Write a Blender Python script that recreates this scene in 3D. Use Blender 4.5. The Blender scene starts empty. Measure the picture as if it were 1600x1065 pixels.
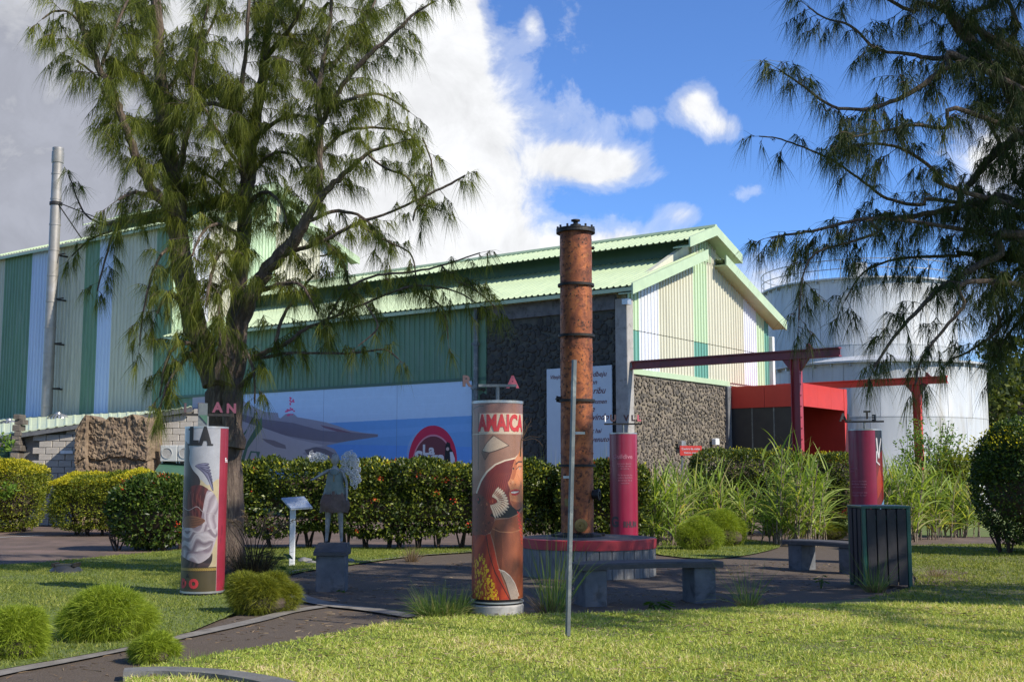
import bpy, bmesh, math, random
import numpy as np
from mathutils import Vector, Matrix, noise as mnoise

random.seed(7)
RNG = np.random.default_rng(7)
PI = math.pi
S = bpy.context.scene
COL = S.collection

# ------------------------------------------------------------------ camera
FPX, CX, CY, HOR, EYE = 1850.0, 800.0, 532.5, 740.0, 1.6
TILT = math.atan((HOR - CY) / FPX)
cam = bpy.data.cameras.new('camera')
cam.sensor_width = 36.0
cam.lens = FPX / 1600.0 * 36.0
cam.clip_start, cam.clip_end = 0.1, 3000
camo = bpy.data.objects.new('camera', cam)
camo.location = (0, 0, EYE)
camo.rotation_euler = (PI / 2 + TILT, 0, 0)
COL.objects.link(camo)
S.camera = camo

# ------------------------------------------------------------------ light
SUN_AZ, SUN_EL = math.radians(60), math.radians(38)
SDIR = Vector((math.cos(SUN_EL) * math.sin(SUN_AZ), -math.cos(SUN_EL) * math.cos(SUN_AZ), math.sin(SUN_EL)))
sun = bpy.data.lights.new('sun', 'SUN')
sun.energy = 5.0
sun.angle = math.radians(0.5)
sun.color = (1.0, 0.93, 0.82)
suno = bpy.data.objects.new('sun', sun)
suno.rotation_euler = SDIR.to_track_quat('Z', 'Y').to_euler()
suno.location = (20, -10, 30)
COL.objects.link(suno)
S.view_settings.view_transform = 'Standard'
S.view_settings.look = 'None'
S.view_settings.gamma = 1.0
S.view_settings.use_curve_mapping = False
S.view_settings.exposure = 0.4
S.cycles.max_bounces = 6
S.cycles.diffuse_bounces = 3
S.cycles.transparent_max_bounces = 6

W = bpy.data.worlds.new('World')
S.world = W
W.use_nodes = True
wn, wl = W.node_tree.nodes, W.node_tree.links
wn.clear()


class NT:
    """tiny node-writing helper"""
    def __init__(s, nodes, links):
        s.n, s.l = nodes, links

    def node(s, t, **kw):
        n = s.n.new(t)
        for k, v in kw.items():
            setattr(n, k, v)
        return n

    def put(s, sock, v):
        if v is None:
            return
        if hasattr(v, 'is_output'):
            s.l.new(v, sock)
        else:
            sock.default_value = v

    def math(s, op, a, b=None, c=None, clamp=False):
        n = s.n.new('ShaderNodeMath')
        n.operation = op
        n.use_clamp = clamp
        s.put(n.inputs[0], a)
        s.put(n.inputs[1], b)
        s.put(n.inputs[2], c)
        return n.outputs[0]

    def noise(s, vec, scale, detail=4, rough=0.55, dist=0.0):
        n = s.n.new('ShaderNodeTexNoise')
        s.put(n.inputs['Vector'], vec)
        n.inputs['Scale'].default_value = scale
        n.inputs['Detail'].default_value = detail
        n.inputs['Roughness'].default_value = rough
        n.inputs['Distortion'].default_value = dist
        return n.outputs['Fac']

    def ramp(s, fac, stops, interp='LINEAR'):
        n = s.n.new('ShaderNodeValToRGB')
        n.color_ramp.interpolation = interp
        el = n.color_ramp.elements
        while len(el) < len(stops):
            el.new(0.5)
        for e, (p, c) in zip(el, stops):
            e.position = p
            e.color = (c, c, c, 1) if isinstance(c, (int, float)) else (c[0], c[1], c[2], 1)
        s.put(n.inputs[0], fac)
        return n.outputs[0]

    def mix(s, fac, a, b, mode='MIX'):
        n = s.n.new('ShaderNodeMix')
        n.data_type = 'RGBA'
        n.blend_type = mode
        s.put(n.inputs[0], fac)
        for i, v in ((6, a), (7, b)):
            if not hasattr(v, 'is_output') and len(v) == 3:
                v = (*v, 1)
            s.put(n.inputs[i], v)
        return n.outputs[2]


wt = NT(wn, wl)
SKYSTR = 0.1
sky = wt.node('ShaderNodeTexSky', sky_type='NISHITA', sun_disc=False)
sky.sun_elevation = SUN_EL
sky.sun_rotation = PI - SUN_AZ
sky.altitude = 1500
sky.air_density = 1.0
sky.dust_density = 0.3
sky.ozone_density = 3.0
skyc = wt.mix(1.0, sky.outputs[0], (.84, 1.14, 1.58), 'MULTIPLY')
tc = wt.node('ShaderNodeTexCoord')
sep = wt.node('ShaderNodeSeparateXYZ')
wl.new(tc.outputs['Generated'], sep.inputs[0])
azn = wt.math('ARCTAN2', sep.outputs[0], sep.outputs[1])
eln = wt.math('ARCSINE', sep.outputs[2])


def paz(px): return math.atan((px - 800) / 1861.0)
def pel(py): return math.atan((HOR - py) / 1861.0)


nz = wt.noise(tc.outputs['Generated'], 15.0, 9, 0.64, 0.35)
nz2 = wt.noise(tc.outputs['Generated'], 3.0, 6, 0.6, 0.2)
# (px, py, rx, ry, weight)
blobs = [(250, 330, 395, 600, 1.6), (630, 80, 100, 330, 1.0), (690, 330, 115, 210, 1.1),
         (760, 400, 55, 70, .5), (945, 252, 92, 36, .95), (880, 235, 40, 24, .4), (730, 60, 20, 90, .4), (1095, 155, 42, 34, .75), (1140, 195, 36, 26, .62), (1010, 175, 34, 22, .28),
         (990, 385, 110, 45, .62), (900, 170, 100, 35, .30), (1075, 330, 40, 22, .5),
         (1175, 300, 40, 20, .36), (1180, 440, 110, 60, .62), (1585, 270, 70, 80, .7), (860, 470, 200, 80, .7), (1500, 520, 130, 90, .5), (835, 10, 18, 25, .5)]
tot = None
for (bx, by, rx, ry, wgt) in blobs:
    a = wt.math('MULTIPLY', wt.math('SUBTRACT', azn, paz(bx)), 1861.0 / rx)
    b = wt.math('MULTIPLY', wt.math('SUBTRACT', eln, pel(by)), 1861.0 / ry)
    d2 = wt.math('ADD', wt.math('MULTIPLY', a, a), wt.math('MULTIPLY', b, b))
    g = wt.math('MULTIPLY', wt.math('EXPONENT', wt.math('MULTIPLY', d2, -1.0)), wgt)
    tot = g if tot is None else wt.math('ADD', tot, g)
# scattered cloud everywhere else, from the broad noise alone
wide = wt.math('MULTIPLY', wt.math('SUBTRACT', nz2, 0.47), 1.3)
away = wt.math('GREATER_THAN', wt.math('ABSOLUTE', azn), 0.62)
tot = wt.math('ADD', tot, wt.math('MULTIPLY', wt.math('MAXIMUM', wide, 0.0), wt.math('MULTIPLY', away, 3.0)))
cov = wt.math('ADD', tot, wt.math('MULTIPLY', wt.math('SUBTRACT', nz, 0.5), 1.45))
mask = wt.ramp(cov, [(0.24, 0.0), (0.44, 0.30), (0.80, 1.0)], 'EASE')
# cloud body: thick grey-blue undersides by broad noise, white elsewhere
grey = wt.ramp(wt.math('ADD', wt.math('MULTIPLY', azn, -1.15), wt.math('MULTIPLY', wt.math('SUBTRACT', wt.math('ADD', wt.math('MULTIPLY', nz2, .6), wt.math('MULTIPLY', nz, .4)), 0.5), 3.4)),
               [(0.12, 0.0), (0.62, 1.0)])
cl = wt.mix(grey, (7.9, 8.0, 8.2), (3.2, 3.35, 3.9))
fine = wt.ramp(wt.math('ADD', wt.math('MULTIPLY', nz, .6), wt.math('MULTIPLY', nz2, .4)), [(0.36, 0.74), (0.62, 1.08)])
cl = wt.mix(1.0, cl, fine, 'MULTIPLY')
skym = wt.mix(mask, skyc, cl)
bg = wt.node('ShaderNodeBackground')
bg.inputs['Strength'].default_value = SKYSTR
wl.new(skym, bg.inputs['Color'])
wo = wt.node('ShaderNodeOutputWorld')
wl.new(bg.outputs[0], wo.inputs['Surface'])


# ------------------------------------------------------------------ pixels of the photograph -> places
def ray(px, py):
    x, y = (px - CX) / FPX, (CY - py) / FPX
    return Vector((x, math.cos(TILT) - y * math.sin(TILT), math.sin(TILT) + y * math.cos(TILT)))


def P(px, py, D):
    r = ray(px, py)
    return Vector((0, 0, EYE)) + r * (D / r.y)


def G(px, py, z=0.0):
    r = ray(px, py)
    return Vector((0, 0, EYE)) + r * ((z - EYE) / r.z)


def s2l(c):
    def f(v):
        v /= 255.0
        return v / 12.92 if v <= 0.04045 else ((v + 0.055) / 1.055) ** 2.4
    return tuple(f(v) for v in c)


# ------------------------------------------------------------------ materials
def mat(name, c1, c2=None, scale=8.0, rough=0.6, metal=0.0, bump=0.0, bscale=None, spec=None, c3=None, s3=1.0, t3=(0.5, 0.7),
        coat=0.0, stretch=None, trans=0.0):
    m = bpy.data.materials.new(name)
    m.use_nodes = True
    n, l = m.node_tree.nodes, m.node_tree.links
    b = n['Principled BSDF']
    t = NT(n, l)
    co = t.node('ShaderNodeTexCoord').outputs['Object']
    if stretch:
        mp = t.node('ShaderNodeMapping')
        l.new(co, mp.inputs[0])
        mp.inputs['Scale'].default_value = stretch
        co = mp.outputs[0]
    c2 = c2 or tuple(v * 0.75 for v in c1)
    f = t.noise(co, scale, 6, 0.6)
    col = t.ramp(f, [(0.34, c1), (0.66, c2)])
    if c3:
        f3 = t.noise(co, s3, 7, 0.65, 0.4)
        k = t.ramp(f3, [(t3[0], 0.0), (t3[1], 1.0)])
        col = t.mix(k, col, c3)
    l.new(col, b.inputs['Base Color'])
    b.inputs['Roughness'].default_value = rough
    b.inputs['Metallic'].default_value = metal
    if spec is not None:
        b.inputs['Specular IOR Level'].default_value = spec
    if coat:
        b.inputs['Coat Weight'].default_value = coat
    if bump:
        bp = t.node('ShaderNodeBump')
        bp.inputs['Strength'].default_value = 1.0
        bp.inputs['Distance'].default_value = bump
        l.new(t.noise(co, bscale or scale * 3, 5, 0.6), bp.inputs['Height'])
        l.new(bp.outputs[0], b.inputs['Normal'])
    return m


def leafmat(name, stops, transl=0.35, rough=0.55, tint=(1.3, 1.25, 0.5)):
    """per-leaf random value ('var') picks the colour; some light passes through"""
    m = bpy.data.materials.new(name)
    m.use_nodes = True
    n, l = m.node_tree.nodes, m.node_tree.links
    b = n['Principled BSDF']
    t = NT(n, l)
    at = t.node('ShaderNodeAttribute', attribute_name='var')
    col = t.ramp(at.outputs['Fac'], stops)
    l.new(col, b.inputs['Base Color'])
    b.inputs['Roughness'].default_value = rough
    b.inputs['Specular IOR Level'].default_value = 0.3
    tr = t.node('ShaderNodeBsdfTranslucent')
    l.new(t.mix(1.0, col, tint, 'MULTIPLY'), tr.inputs['Color'])
    mx = t.node('ShaderNodeMixShader')
    mx.inputs[0].default_value = transl
    l.new(b.outputs[0], mx.inputs[1])
    l.new(tr.outputs[0], mx.inputs[2])
    l.new(mx.outputs[0], n['Material Output'].inputs['Surface'])
    return m


M = {}
M['asphalt'] = mat('asphalt', (.080, .055, .040), (.13, .088, .064), 1.5, .9, bump=.006, bscale=90, c3=(.19, .125, .10), s3=.7, t3=(.5, .72))
M['patio'] = mat('exposed_aggregate', (.040, .029, .019), (.125, .092, .062), 70, .92, bump=.006, bscale=120, c3=(.11, .085, .07), s3=2.2, t3=(.56, .75))
M['concrete'] = mat('concrete', (.26, .25, .23), (.36, .34, .31), 3, .9, bump=.004, bscale=60, c3=(.16, .15, .13), s3=5, t3=(.55, .72))
M['kerb'] = mat('kerb_concrete', (.10, .10, .095), (.17, .165, .15), 5, .9, bump=.006, bscale=50, c3=(.12, .11, .09), s3=4)
M['turf'] = mat('turf_soil', (.17, .16, .05), (.10, .12, .03), 6, .95, bump=.02, bscale=40, c3=(.26, .19, .09), s3=9, t3=(.55, .7))
M['turf_green'] = mat('turf_green_soil', (.09, .13, .022), (.13, .16, .035), 4, .95, bump=.02, bscale=40, c3=(.12, .08, .045), s3=3, t3=(.6, .75))
M['soil'] = mat('bare_soil', (.10, .065, .042), (.15, .10, .065), 9, .95, bump=.02, bscale=40, c3=(.05, .035, .025), s3=20)
M['green_sheet'] = mat('green_sheet', (.115, .235, .135), (.09, .185, .11), 1.3, .5, c3=(.15, .24, .17), s3=1.2, stretch=(3, 3, .4))
M['ltgreen_sheet'] = mat('light_green_sheet', (.44, .56, .36), (.40, .52, .33), .8, .45, stretch=(3, 3, .4))
M['teal_sheet'] = mat('teal_sheet', (.13, .32, .25), (.11, .28, .22), .8, .45)
M['cream_sheet'] = mat('cream_sheet', (.56, .545, .42), (.49, .475, .37), 1.3, .5, c3=(.38, .36, .28), s3=1.6, t3=(.55, .9), stretch=(4, 4, .3))
M['shade_cream_sheet'] = mat('shade_dark_cream_sheet', (.47, .48, .37), (.40, .41, .32), 1.3, .5, c3=(.30, .31, .24), s3=1.2, stretch=(4, 4, .3))  # darker copy of the cream for the shaded long wall, with grime streaks
M['white_sheet'] = mat('white_sheet', (.66, .67, .70), (.58, .60, .64), .9, .4, stretch=(4, 4, .3))
M['shade_white_sheet'] = mat('shade_blue_white_sheet', (.44, .54, .70), (.38, .48, .63), .9, .4, stretch=(4, 4, .3))  # white cladding with the blue of skylit shade put into its colour
M['roof_sheet'] = mat('pale_green_roof_sheet', (.42, .50, .30), (.35, .43, .26), 1.0, .42, c3=(.30, .38, .25), s3=1.8, t3=(.52, .85))
M['trim_green'] = mat('pale_green_trim', (.42, .52, .32), (.36, .45, .28), 2, .4)
M['dkgreen'] = mat('dark_green_trim', (.05, .12, .08), (.04, .10, .065), 2, .5)
M['shade_mortar'] = mat('shade_dark_mortar', (.055, .058, .048), (.09, .09, .075), 5, .95, bump=.02, bscale=18)  # mortar copy with the shade of the facade put into its colour
M['shade_stone'] = mat('shade_dark_rubble', (.030, .031, .028), (.06, .06, .052), 1.7, .9, bump=.01, bscale=22)  # rubble copy darkened in colour for the shaded facade
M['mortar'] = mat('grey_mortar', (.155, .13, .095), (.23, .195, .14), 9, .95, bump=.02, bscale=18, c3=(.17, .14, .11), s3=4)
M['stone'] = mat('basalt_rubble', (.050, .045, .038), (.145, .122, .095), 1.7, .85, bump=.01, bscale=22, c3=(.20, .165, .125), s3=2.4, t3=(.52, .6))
M['block'] = mat('concrete_block', (.33, .30, .26), (.46, .42, .36), 2, .95, bump=.006, bscale=40, c3=(.13, .12, .11), s3=1.1, t3=(.52, .68))
M['block_mortar'] = mat('block_mortar', (.20, .19, .17), (.26, .24, .21), 6, .95, bump=.01, bscale=30)
M['earth'] = mat('rammed_earth_rubble', (.15, .105, .065), (.25, .18, .115), 5, .95, bump=.05, bscale=9, c3=(.10, .07, .05), s3=4, t3=(.5, .65))
M['red'] = mat('red_paint', (.50, .032, .020), (.44, .027, .017), 2, .5)
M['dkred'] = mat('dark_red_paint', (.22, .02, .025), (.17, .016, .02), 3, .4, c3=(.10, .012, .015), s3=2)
M['dark'] = mat('dark_interior', (.02, .02, .022), (.03, .03, .03), 3, .5)
M['glass'] = mat('dark_glass', (.03, .035, .04), (.04, .045, .05), 3, .12)
M['tank'] = mat('white_tank_paint', (.42, .44, .45), (.55, .56, .55), .5, .42, c3=(.33, .30, .23), s3=1.1, t3=(.50, .78), stretch=(2, 2, .25))
M['steel'] = mat('galvanised_steel', (.42, .42, .41), (.52, .51, .49), 4, .38, .75, c3=(.30, .28, .25), s3=2)
M['flue'] = mat('flue_steel', (.26, .24, .21), (.34, .31, .27), 2, .5, .45, c3=(.35, .33, .31), s3=1.5)
M['edging'] = mat('weathered_edging', (.15, .135, .115), (.22, .20, .17), 5, .9, bump=.006, bscale=50, c3=(.09, .08, .065), s3=3)
M['polegrey'] = mat('grey_post_paint', (.095, .11, .118), (.14, .155, .155), 9, .5, .3, c3=(.30, .31, .28), s3=5)
M['iron'] = mat('black_iron', (.02, .019, .018), (.035, .03, .026), 20, .55, .4, bump=.003, bscale=60)
M['brass'] = mat('tarnished_brass', (.22, .15, .05), (.14, .10, .045), 20, .4, .8)
M['slab'] = mat('dark_slab', (.05, .047, .045), (.08, .075, .07), 9, .7, bump=.003, bscale=40, c3=(.14, .13, .12), s3=6, t3=(.6, .8))
M['leg_conc'] = mat('bench_concrete', (.095, .10, .105), (.15, .152, .155), 5, .9, bump=.003, bscale=50, c3=(.05, .05, .05), s3=4, t3=(.52, .7))
M['plank'] = mat('grey_weathered_plank', (.15, .15, .145), (.22, .215, .20), 6, .85, bump=.004, bscale=30, stretch=(4, 4, .6), c3=(.09, .085, .08), s3=5)
M['redband'] = mat('red_band', (.42, .03, .035), (.36, .025, .03), 6, .5)
M['binslat'] = mat('charcoal_slat', (.018, .016, .018), (.030, .026, .028), 14, .6, bump=.002, bscale=50)
M['bingreen'] = mat('bottle_green_paint', (.012, .09, .06), (.01, .075, .05), 6, .4)
M['white_paint'] = mat('white_paint', (.72, .73, .72), (.62, .63, .62), 6, .5)
M['signboard'] = mat('pale_signboard', (.52, .58, .62), (.48, .54, .59), 3, .4)
M['signtext'] = mat('maroon_lettering', (.13, .012, .02), (.12, .01, .02), 3, .6)
M['magenta'] = mat('crimson_print', (.25, .008, .038), (.21, .007, .032), 3, .35, coat=.25)
M['wine'] = mat('wine_red_print', (.20, .010, .035), (.17, .009, .03), 3, .35, coat=.25)
M['paleletter'] = mat('faded_pink_lettering', (.46, .17, .22), (.42, .15, .20), 9, .6)
M['dullpink'] = mat('dull_pink_paint', (.17, .045, .075), (.13, .035, .06), 14, .5)
M['pinkletter'] = mat('pink_letter_paint', (.48, .10, .13), (.40, .08, .11), 14, .5)
M['darkletter'] = mat('dark_letter_paint', (.055, .03, .035), (.04, .02, .025), 14, .5)
M['redletter'] = mat('red_lettering', (.44, .03, .035), (.40, .028, .03), 9, .5)
M['blackletter'] = mat('black_lettering', (.012, .010, .010), (.016, .014, .014), 9, .5)
M['whiteletter'] = mat('white_lettering', (.7, .7, .7), (.62, .62, .62), 9, .5)
M['bark'] = mat('casuarina_bark', (.07, .048, .036), (.14, .10, .075), 4, .95, bump=.05, bscale=9, stretch=(5, 5, .7), c3=(.20, .155, .11), s3=5, t3=(.50, .66))
M['palebark'] = mat('pale_flaking_bark', (.22, .17, .12), (.34, .28, .21), 6, .95, bump=.04, bscale=14, stretch=(5, 5, 1.0), c3=(.08, .055, .04), s3=8, t3=(.5, .62))
M['twig'] = mat('dark_twig', (.045, .032, .022), (.075, .052, .036), 12, .9)
M['bronze_green'] = mat('verdigris_metal', (.10, .14, .12), (.17, .20, .17), 9, .55, .3, bump=.004, bscale=30)
M['bronze_brown'] = mat('rusted_sheet', (.085, .055, .042), (.13, .085, .062), 14, .6, .3, bump=.01, bscale=26)
M['pewter'] = mat('pewter_sheet', (.17, .175, .17), (.30, .30, .29), 14, .5, .4, bump=.006, bscale=40)
M['wire'] = mat('white_wire', (.55, .55, .54), (.65, .65, .63), 9, .45, .2)
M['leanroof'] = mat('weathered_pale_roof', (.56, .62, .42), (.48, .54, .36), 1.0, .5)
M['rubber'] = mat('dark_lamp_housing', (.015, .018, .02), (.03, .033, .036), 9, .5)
M['rock'] = mat('garden_rock', (.12, .12, .12), (.2, .19, .18), 6, .9, bump=.02, bscale=12)
M['acwhite'] = mat('beige_casing', (.45, .45, .42), (.40, .40, .37), 4, .5)


def copper_mat():
    m = bpy.data.materials.new('weathered_copper')
    m.use_nodes = True
    n, l = m.node_tree.nodes, m.node_tree.links
    b = n['Principled BSDF']
    t = NT(n, l)
    co = t.node('ShaderNodeTexCoord').outputs['Object']
    f1 = t.noise(co, 2.3, 9, .72, .9)
    f2 = t.noise(co, 14.0, 5, .7, .3)
    base = t.ramp(f1, [(.34, (.10, .036, .022)), (.46, (.25, .080, .036)), (.54, (.38, .125, .042)), (.62, (.20, .070, .040)), (.72, (.07, .032, .025))])
    k = t.ramp(f2, [(.52, 0.0), (.66, 1.0)])
    col = t.mix(k, base, (.055, .028, .022))
    f3 = t.noise(co, 9.0, 3, .5)
    k3 = t.ramp(f3, [(.63, 0.0), (.72, .8)])
    col = t.mix(k3, col, (.30, .13, .04))
    l.new(col, b.inputs['Base Color'])
    b.inputs['Metallic'].default_value = .55
    l.new(t.ramp(f2, [(.3, .38), (.7, .75)]), b.inputs['Roughness'])
    bp = t.node('ShaderNodeBump')
    bp.inputs['Distance'].default_value = .006
    l.new(f2, bp.inputs['Height'])
    l.new(bp.outputs[0], b.inputs['Normal'])
    return m


M['copper'] = copper_mat()
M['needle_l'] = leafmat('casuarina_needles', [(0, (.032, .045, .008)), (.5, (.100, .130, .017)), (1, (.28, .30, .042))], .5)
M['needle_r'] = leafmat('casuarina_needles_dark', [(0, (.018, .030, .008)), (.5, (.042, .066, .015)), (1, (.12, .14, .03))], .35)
M['leaf_hedge'] = leafmat('glossy_hedge_leaf', [(0, (.018, .034, .006)), (.6, (.060, .092, .015)), (1, (.28, .31, .045))], .35, .4)
M['leaf_yellow'] = leafmat('golden_duranta_leaf', [(0, (.05, .08, .010)), (.5, (.14, .18, .018)), (1, (.34, .34, .03))], .42)
M['leaf_gold'] = leafmat('golden_sunlit_growth', [(0, (.36, .36, .02)), (1, (.66, .56, .035))], .45)  # golden tone that also carries the sunlight on shrub tops
M['leaf_dark'] = leafmat('dark_shrub_leaf', [(0, (.02, .045, .008)), (.7, (.06, .105, .018)), (1, (.17, .22, .035))], .3, .4)
M['leaf_mid'] = leafmat('mid_green_leaf', [(0, (.07, .14, .018)), (1, (.20, .32, .05))], .4)
M['leaf_fern'] = leafmat('fine_lime_foliage', [(0, (.12, .17, .014)), (.6, (.25, .33, .024)), (1, (.42, .50, .06))], .4)
M['leaf_fern2'] = leafmat('fine_dark_lime_foliage', [(0, (.09, .11, .012)), (.6, (.17, .19, .018)), (1, (.32, .32, .03))], .4)
M['cane'] = leafmat('cane_leaf', [(0, (.13, .21, .03)), (.6, (.28, .38, .07)), (.9, (.44, .50, .14)), (1, (.42, .34, .17))], .45)
M['blade'] = leafmat('lawn_blades', [(0, (.12, .19, .025)), (.4, (.32, .41, .06)), (.75, (.54, .56, .13)), (1, (.72, .58, .34))], .35)
M['blade_g'] = leafmat('green_lawn_blades', [(0, (.11, .15, .024)), (.6, (.19, .235, .038)), (1, (.36, .36, .09))], .4)
M['tuft'] = leafmat('tuft_blades', [(0, (.09, .16, .03)), (.7, (.18, .27, .06)), (1, (.36, .32, .14))], .4)
M['fountain'] = leafmat('purple_fountain_grass', [(0, (.035, .025, .018)), (.6, (.07, .05, .03)), (1, (.12, .10, .04))], .3)
M['plume'] = leafmat('plume_hair', [(0, (.16, .11, .07)), (1, (.30, .22, .15))], .4)
M['litter'] = leafmat('dead_leaf', [(0, (.06, .035, .02)), (.6, (.20, .13, .07)), (1, (.42, .32, .20))], .2)
M['flower'] = leafmat('scarlet_ixora_blossom', [(0, (.50, .03, .012)), (1, (.70, .10, .03))], .25)
M['far_leaf'] = leafmat('distant_tree_leaf', [(0, (.02, .035, .008)), (.6, (.06, .085, .015)), (1, (.15, .17, .025))], .35)


# ------------------------------------------------------------------ mesh helpers
class MB:
    def __init__(s):
        s.v, s.f = [], []

    def add(s, vs, fs):
        o = len(s.v)
        s.v += [tuple(v) for v in vs]
        s.f += [tuple(i + o for i in f) for f in fs]
        return s

    def box(s, lo, hi, mtx=None):
        x0, y0, z0 = lo
        x1, y1, z1 = hi
        vs = [Vector(p) for p in ((x0, y0, z0), (x1, y0, z0), (x1, y1, z0), (x0, y1, z0), (x0, y0, z1), (x1, y0, z1), (x1, y1, z1), (x0, y1, z1))]
        if mtx:
            vs = [mtx @ v for v in vs]
        return s.add(vs, [(0, 3, 2, 1), (4, 5, 6, 7), (0, 1, 5, 4), (1, 2, 6, 5), (2, 3, 7, 6), (3, 0, 4, 7)])

    def bbox(s, lo, hi, b=.01, mtx=None):
        """box with chamfered vertical and top edges"""
        x0, y0, z0 = lo
        x1, y1, z1 = hi
        rings = []
        for (z, i) in ((z0, 0), (z1 - b, 0), (z1, b)):
            x0i, x1i, y0i, y1i = x0 + i, x1 - i, y0 + i, y1 - i
            rings.append([(x0i + b, y0i, z), (x1i - b, y0i, z), (x1i, y0i + b, z), (x1i, y1i - b, z), (x1i - b, y1i, z), (x0i + b, y1i, z), (x0i, y1i - b, z), (x0i, y0i + b, z)])
        vs = [Vector(p) for r in rings for p in r]
        if mtx:
            vs = [mtx @ v for v in vs]
        fs = [tuple(range(7, -1, -1)), tuple(range(16, 24))]
        for k in range(2):
            for i in range(8):
                j = (i + 1) % 8
                fs.append((k * 8 + i, k * 8 + j, k * 8 + 8 + j, k * 8 + 8 + i))
        return s.add(vs, fs)

    def tube(s, pts, rad, seg=8, caps=True, flat=1.0):
        pts = [Vector(p) for p in pts]
        n = len(pts)
        if isinstance(rad, (int, float)):
            rad = [rad] * n
        rings = []
        prev = None
        for i, p in enumerate(pts):
            d = (pts[min(i + 1, n - 1)] - pts[max(i - 1, 0)])
            if d.length < 1e-9:
                d = Vector((0, 0, 1))
            d.normalize()
            if prev is None:
                a = d.cross(Vector((0, 0, 1)))
                if a.length < 1e-3:
                    a = d.cross(Vector((0, 1, 0)))
            else:
                a = prev - d * prev.dot(d)
            a.normalize()
            prev = a
            b = d.cross(a)
            rings.append([p + (a * math.cos(2 * PI * k / seg) + b * math.sin(2 * PI * k / seg) * flat) * rad[i] for k in range(seg)])
        vs = [v for r in rings for v in r]
        fs = []
        for i in range(n - 1):
            for k in range(seg):
                k2 = (k + 1) % seg
                fs.append((i * seg + k, i * seg + k2, (i + 1) * seg + k2, (i + 1) * seg + k))
        if caps:
            fs.append(tuple(range(seg - 1, -1, -1)))
            fs.append(tuple((n - 1) * seg + k for k in range(seg)))
        return s.add(vs, fs)

    def lathe(s, prof, seg=32, c=(0, 0), a0=0.0, a1=2 * PI):
        full = abs(a1 - a0 - 2 * PI) < 1e-6
        m = seg if full else seg + 1
        vs, fs = [], []
        for (r, z) in prof:
            for k in range(m):
                a = a0 + (a1 - a0) * k / seg
                vs.append((c[0] + r * math.cos(a), c[1] + r * math.sin(a), z))
        for i in range(len(prof) - 1):
            for k in range(seg):
                k2 = (k + 1) % m
                fs.append((i * m + k, i * m + k2, (i + 1) * m + k2, (i + 1) * m + k))
        if full:
            if prof[0][0] > 1e-5:
                fs.append(tuple(range(m - 1, -1, -1)))
            if prof[-1][0] > 1e-5:
                fs.append(tuple((len(prof) - 1) * m + k for k in range(m)))
        return s.add(vs, fs)

    def prism(s, poly, z0, z1):
        n = len(poly)
        vs = [(p[0], p[1], z0) for p in poly] + [(p[0], p[1], z1) for p in poly]
        fs = [tuple(range(n - 1, -1, -1)), tuple(range(n, 2 * n))]
        for i in range(n):
            j = (i + 1) % n
            fs.append((i, j, n + j, n + i))
        return s.add(vs, fs)

    def extr(s, poly3, off):
        """polygon of 3-D points extruded by a vector"""
        n = len(poly3)
        poly3 = [Vector(p) for p in poly3]
        off = Vector(off)
        vs = poly3 + [p + off for p in poly3]
        fs = [tuple(range(n - 1, -1, -1)), tuple(range(n, 2 * n))]
        for i in range(n):
            j = (i + 1) % n
            fs.append((i, j, n + j, n + i))
        return s.add(vs, fs)

    def mesh(s, name, m=None, smooth=False):
        me = bpy.data.meshes.new(name)
        me.from_pydata(s.v, [], s.f)
        if m is not None:
            me.materials.append(m)
        bm = bmesh.new()
        bm.from_mesh(me)
        bmesh.ops.recalc_face_normals(bm, faces=bm.faces)
        bm.to_mesh(me)
        bm.free()
        if smooth:
            me.shade_smooth()
            try:
                me.set_sharp_from_angle(angle=math.radians(35))
            except Exception:
                pass
        return me

    def build(s, name, m=None, parent=None, smooth=False, loc=None):
        return link(name, s.mesh(name, m, smooth), parent, loc)


LAST = [None]


def link(name, me, parent=None, loc=None, rot=None):
    o = bpy.data.objects.new(name, me)
    LAST[0] = o
    COL.objects.link(o)
    if parent is not None:
        o.parent = parent
    if loc is not None:
        o.location = loc
    if rot is not None:
        o.rotation_euler = rot
    return o


def tag(o, label=None, cat=None, group=None, kind=None):
    if label:
        o['label'] = label
    if cat:
        o['category'] = cat
    if group:
        o['group'] = group
    if kind:
        o['kind'] = kind
    return o


def thing(name, loc, label, cat, group=None, rotz=0.0):
    o = bpy.data.objects.new(name, None)
    COL.objects.link(o)
    o.location = loc
    o.rotation_euler = (0, 0, rotz)
    o.empty_display_size = .3
    return tag(o, label, cat, group)


def np_mesh(name, V, F, m, var=None):
    """V (n,3), F (k,3 or 4) int; var per vertex"""
    me = bpy.data.meshes.new(name)
    nv, nf, w = len(V), len(F), F.shape[1]
    me.vertices.add(nv)
    me.vertices.foreach_set('co', V.astype(np.float32).ravel())
    me.loops.add(nf * w)
    me.loops.foreach_set('vertex_index', F.astype(np.int32).ravel())
    me.polygons.add(nf)
    me.polygons.foreach_set('loop_start', np.arange(0, nf * w, w, dtype=np.int32))
    me.polygons.foreach_set('loop_total', np.full(nf, w, dtype=np.int32))
    me.materials.append(m)
    if var is not None:
        a = me.attributes.new('var', 'FLOAT', 'POINT')
        a.data.foreach_set('value', var.astype(np.float32))
    me.update(calc_edges=True)
    me.validate()
    return me


def unit(a):
    return a / np.maximum(np.linalg.norm(a, axis=-1, keepdims=True), 1e-9)


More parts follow.
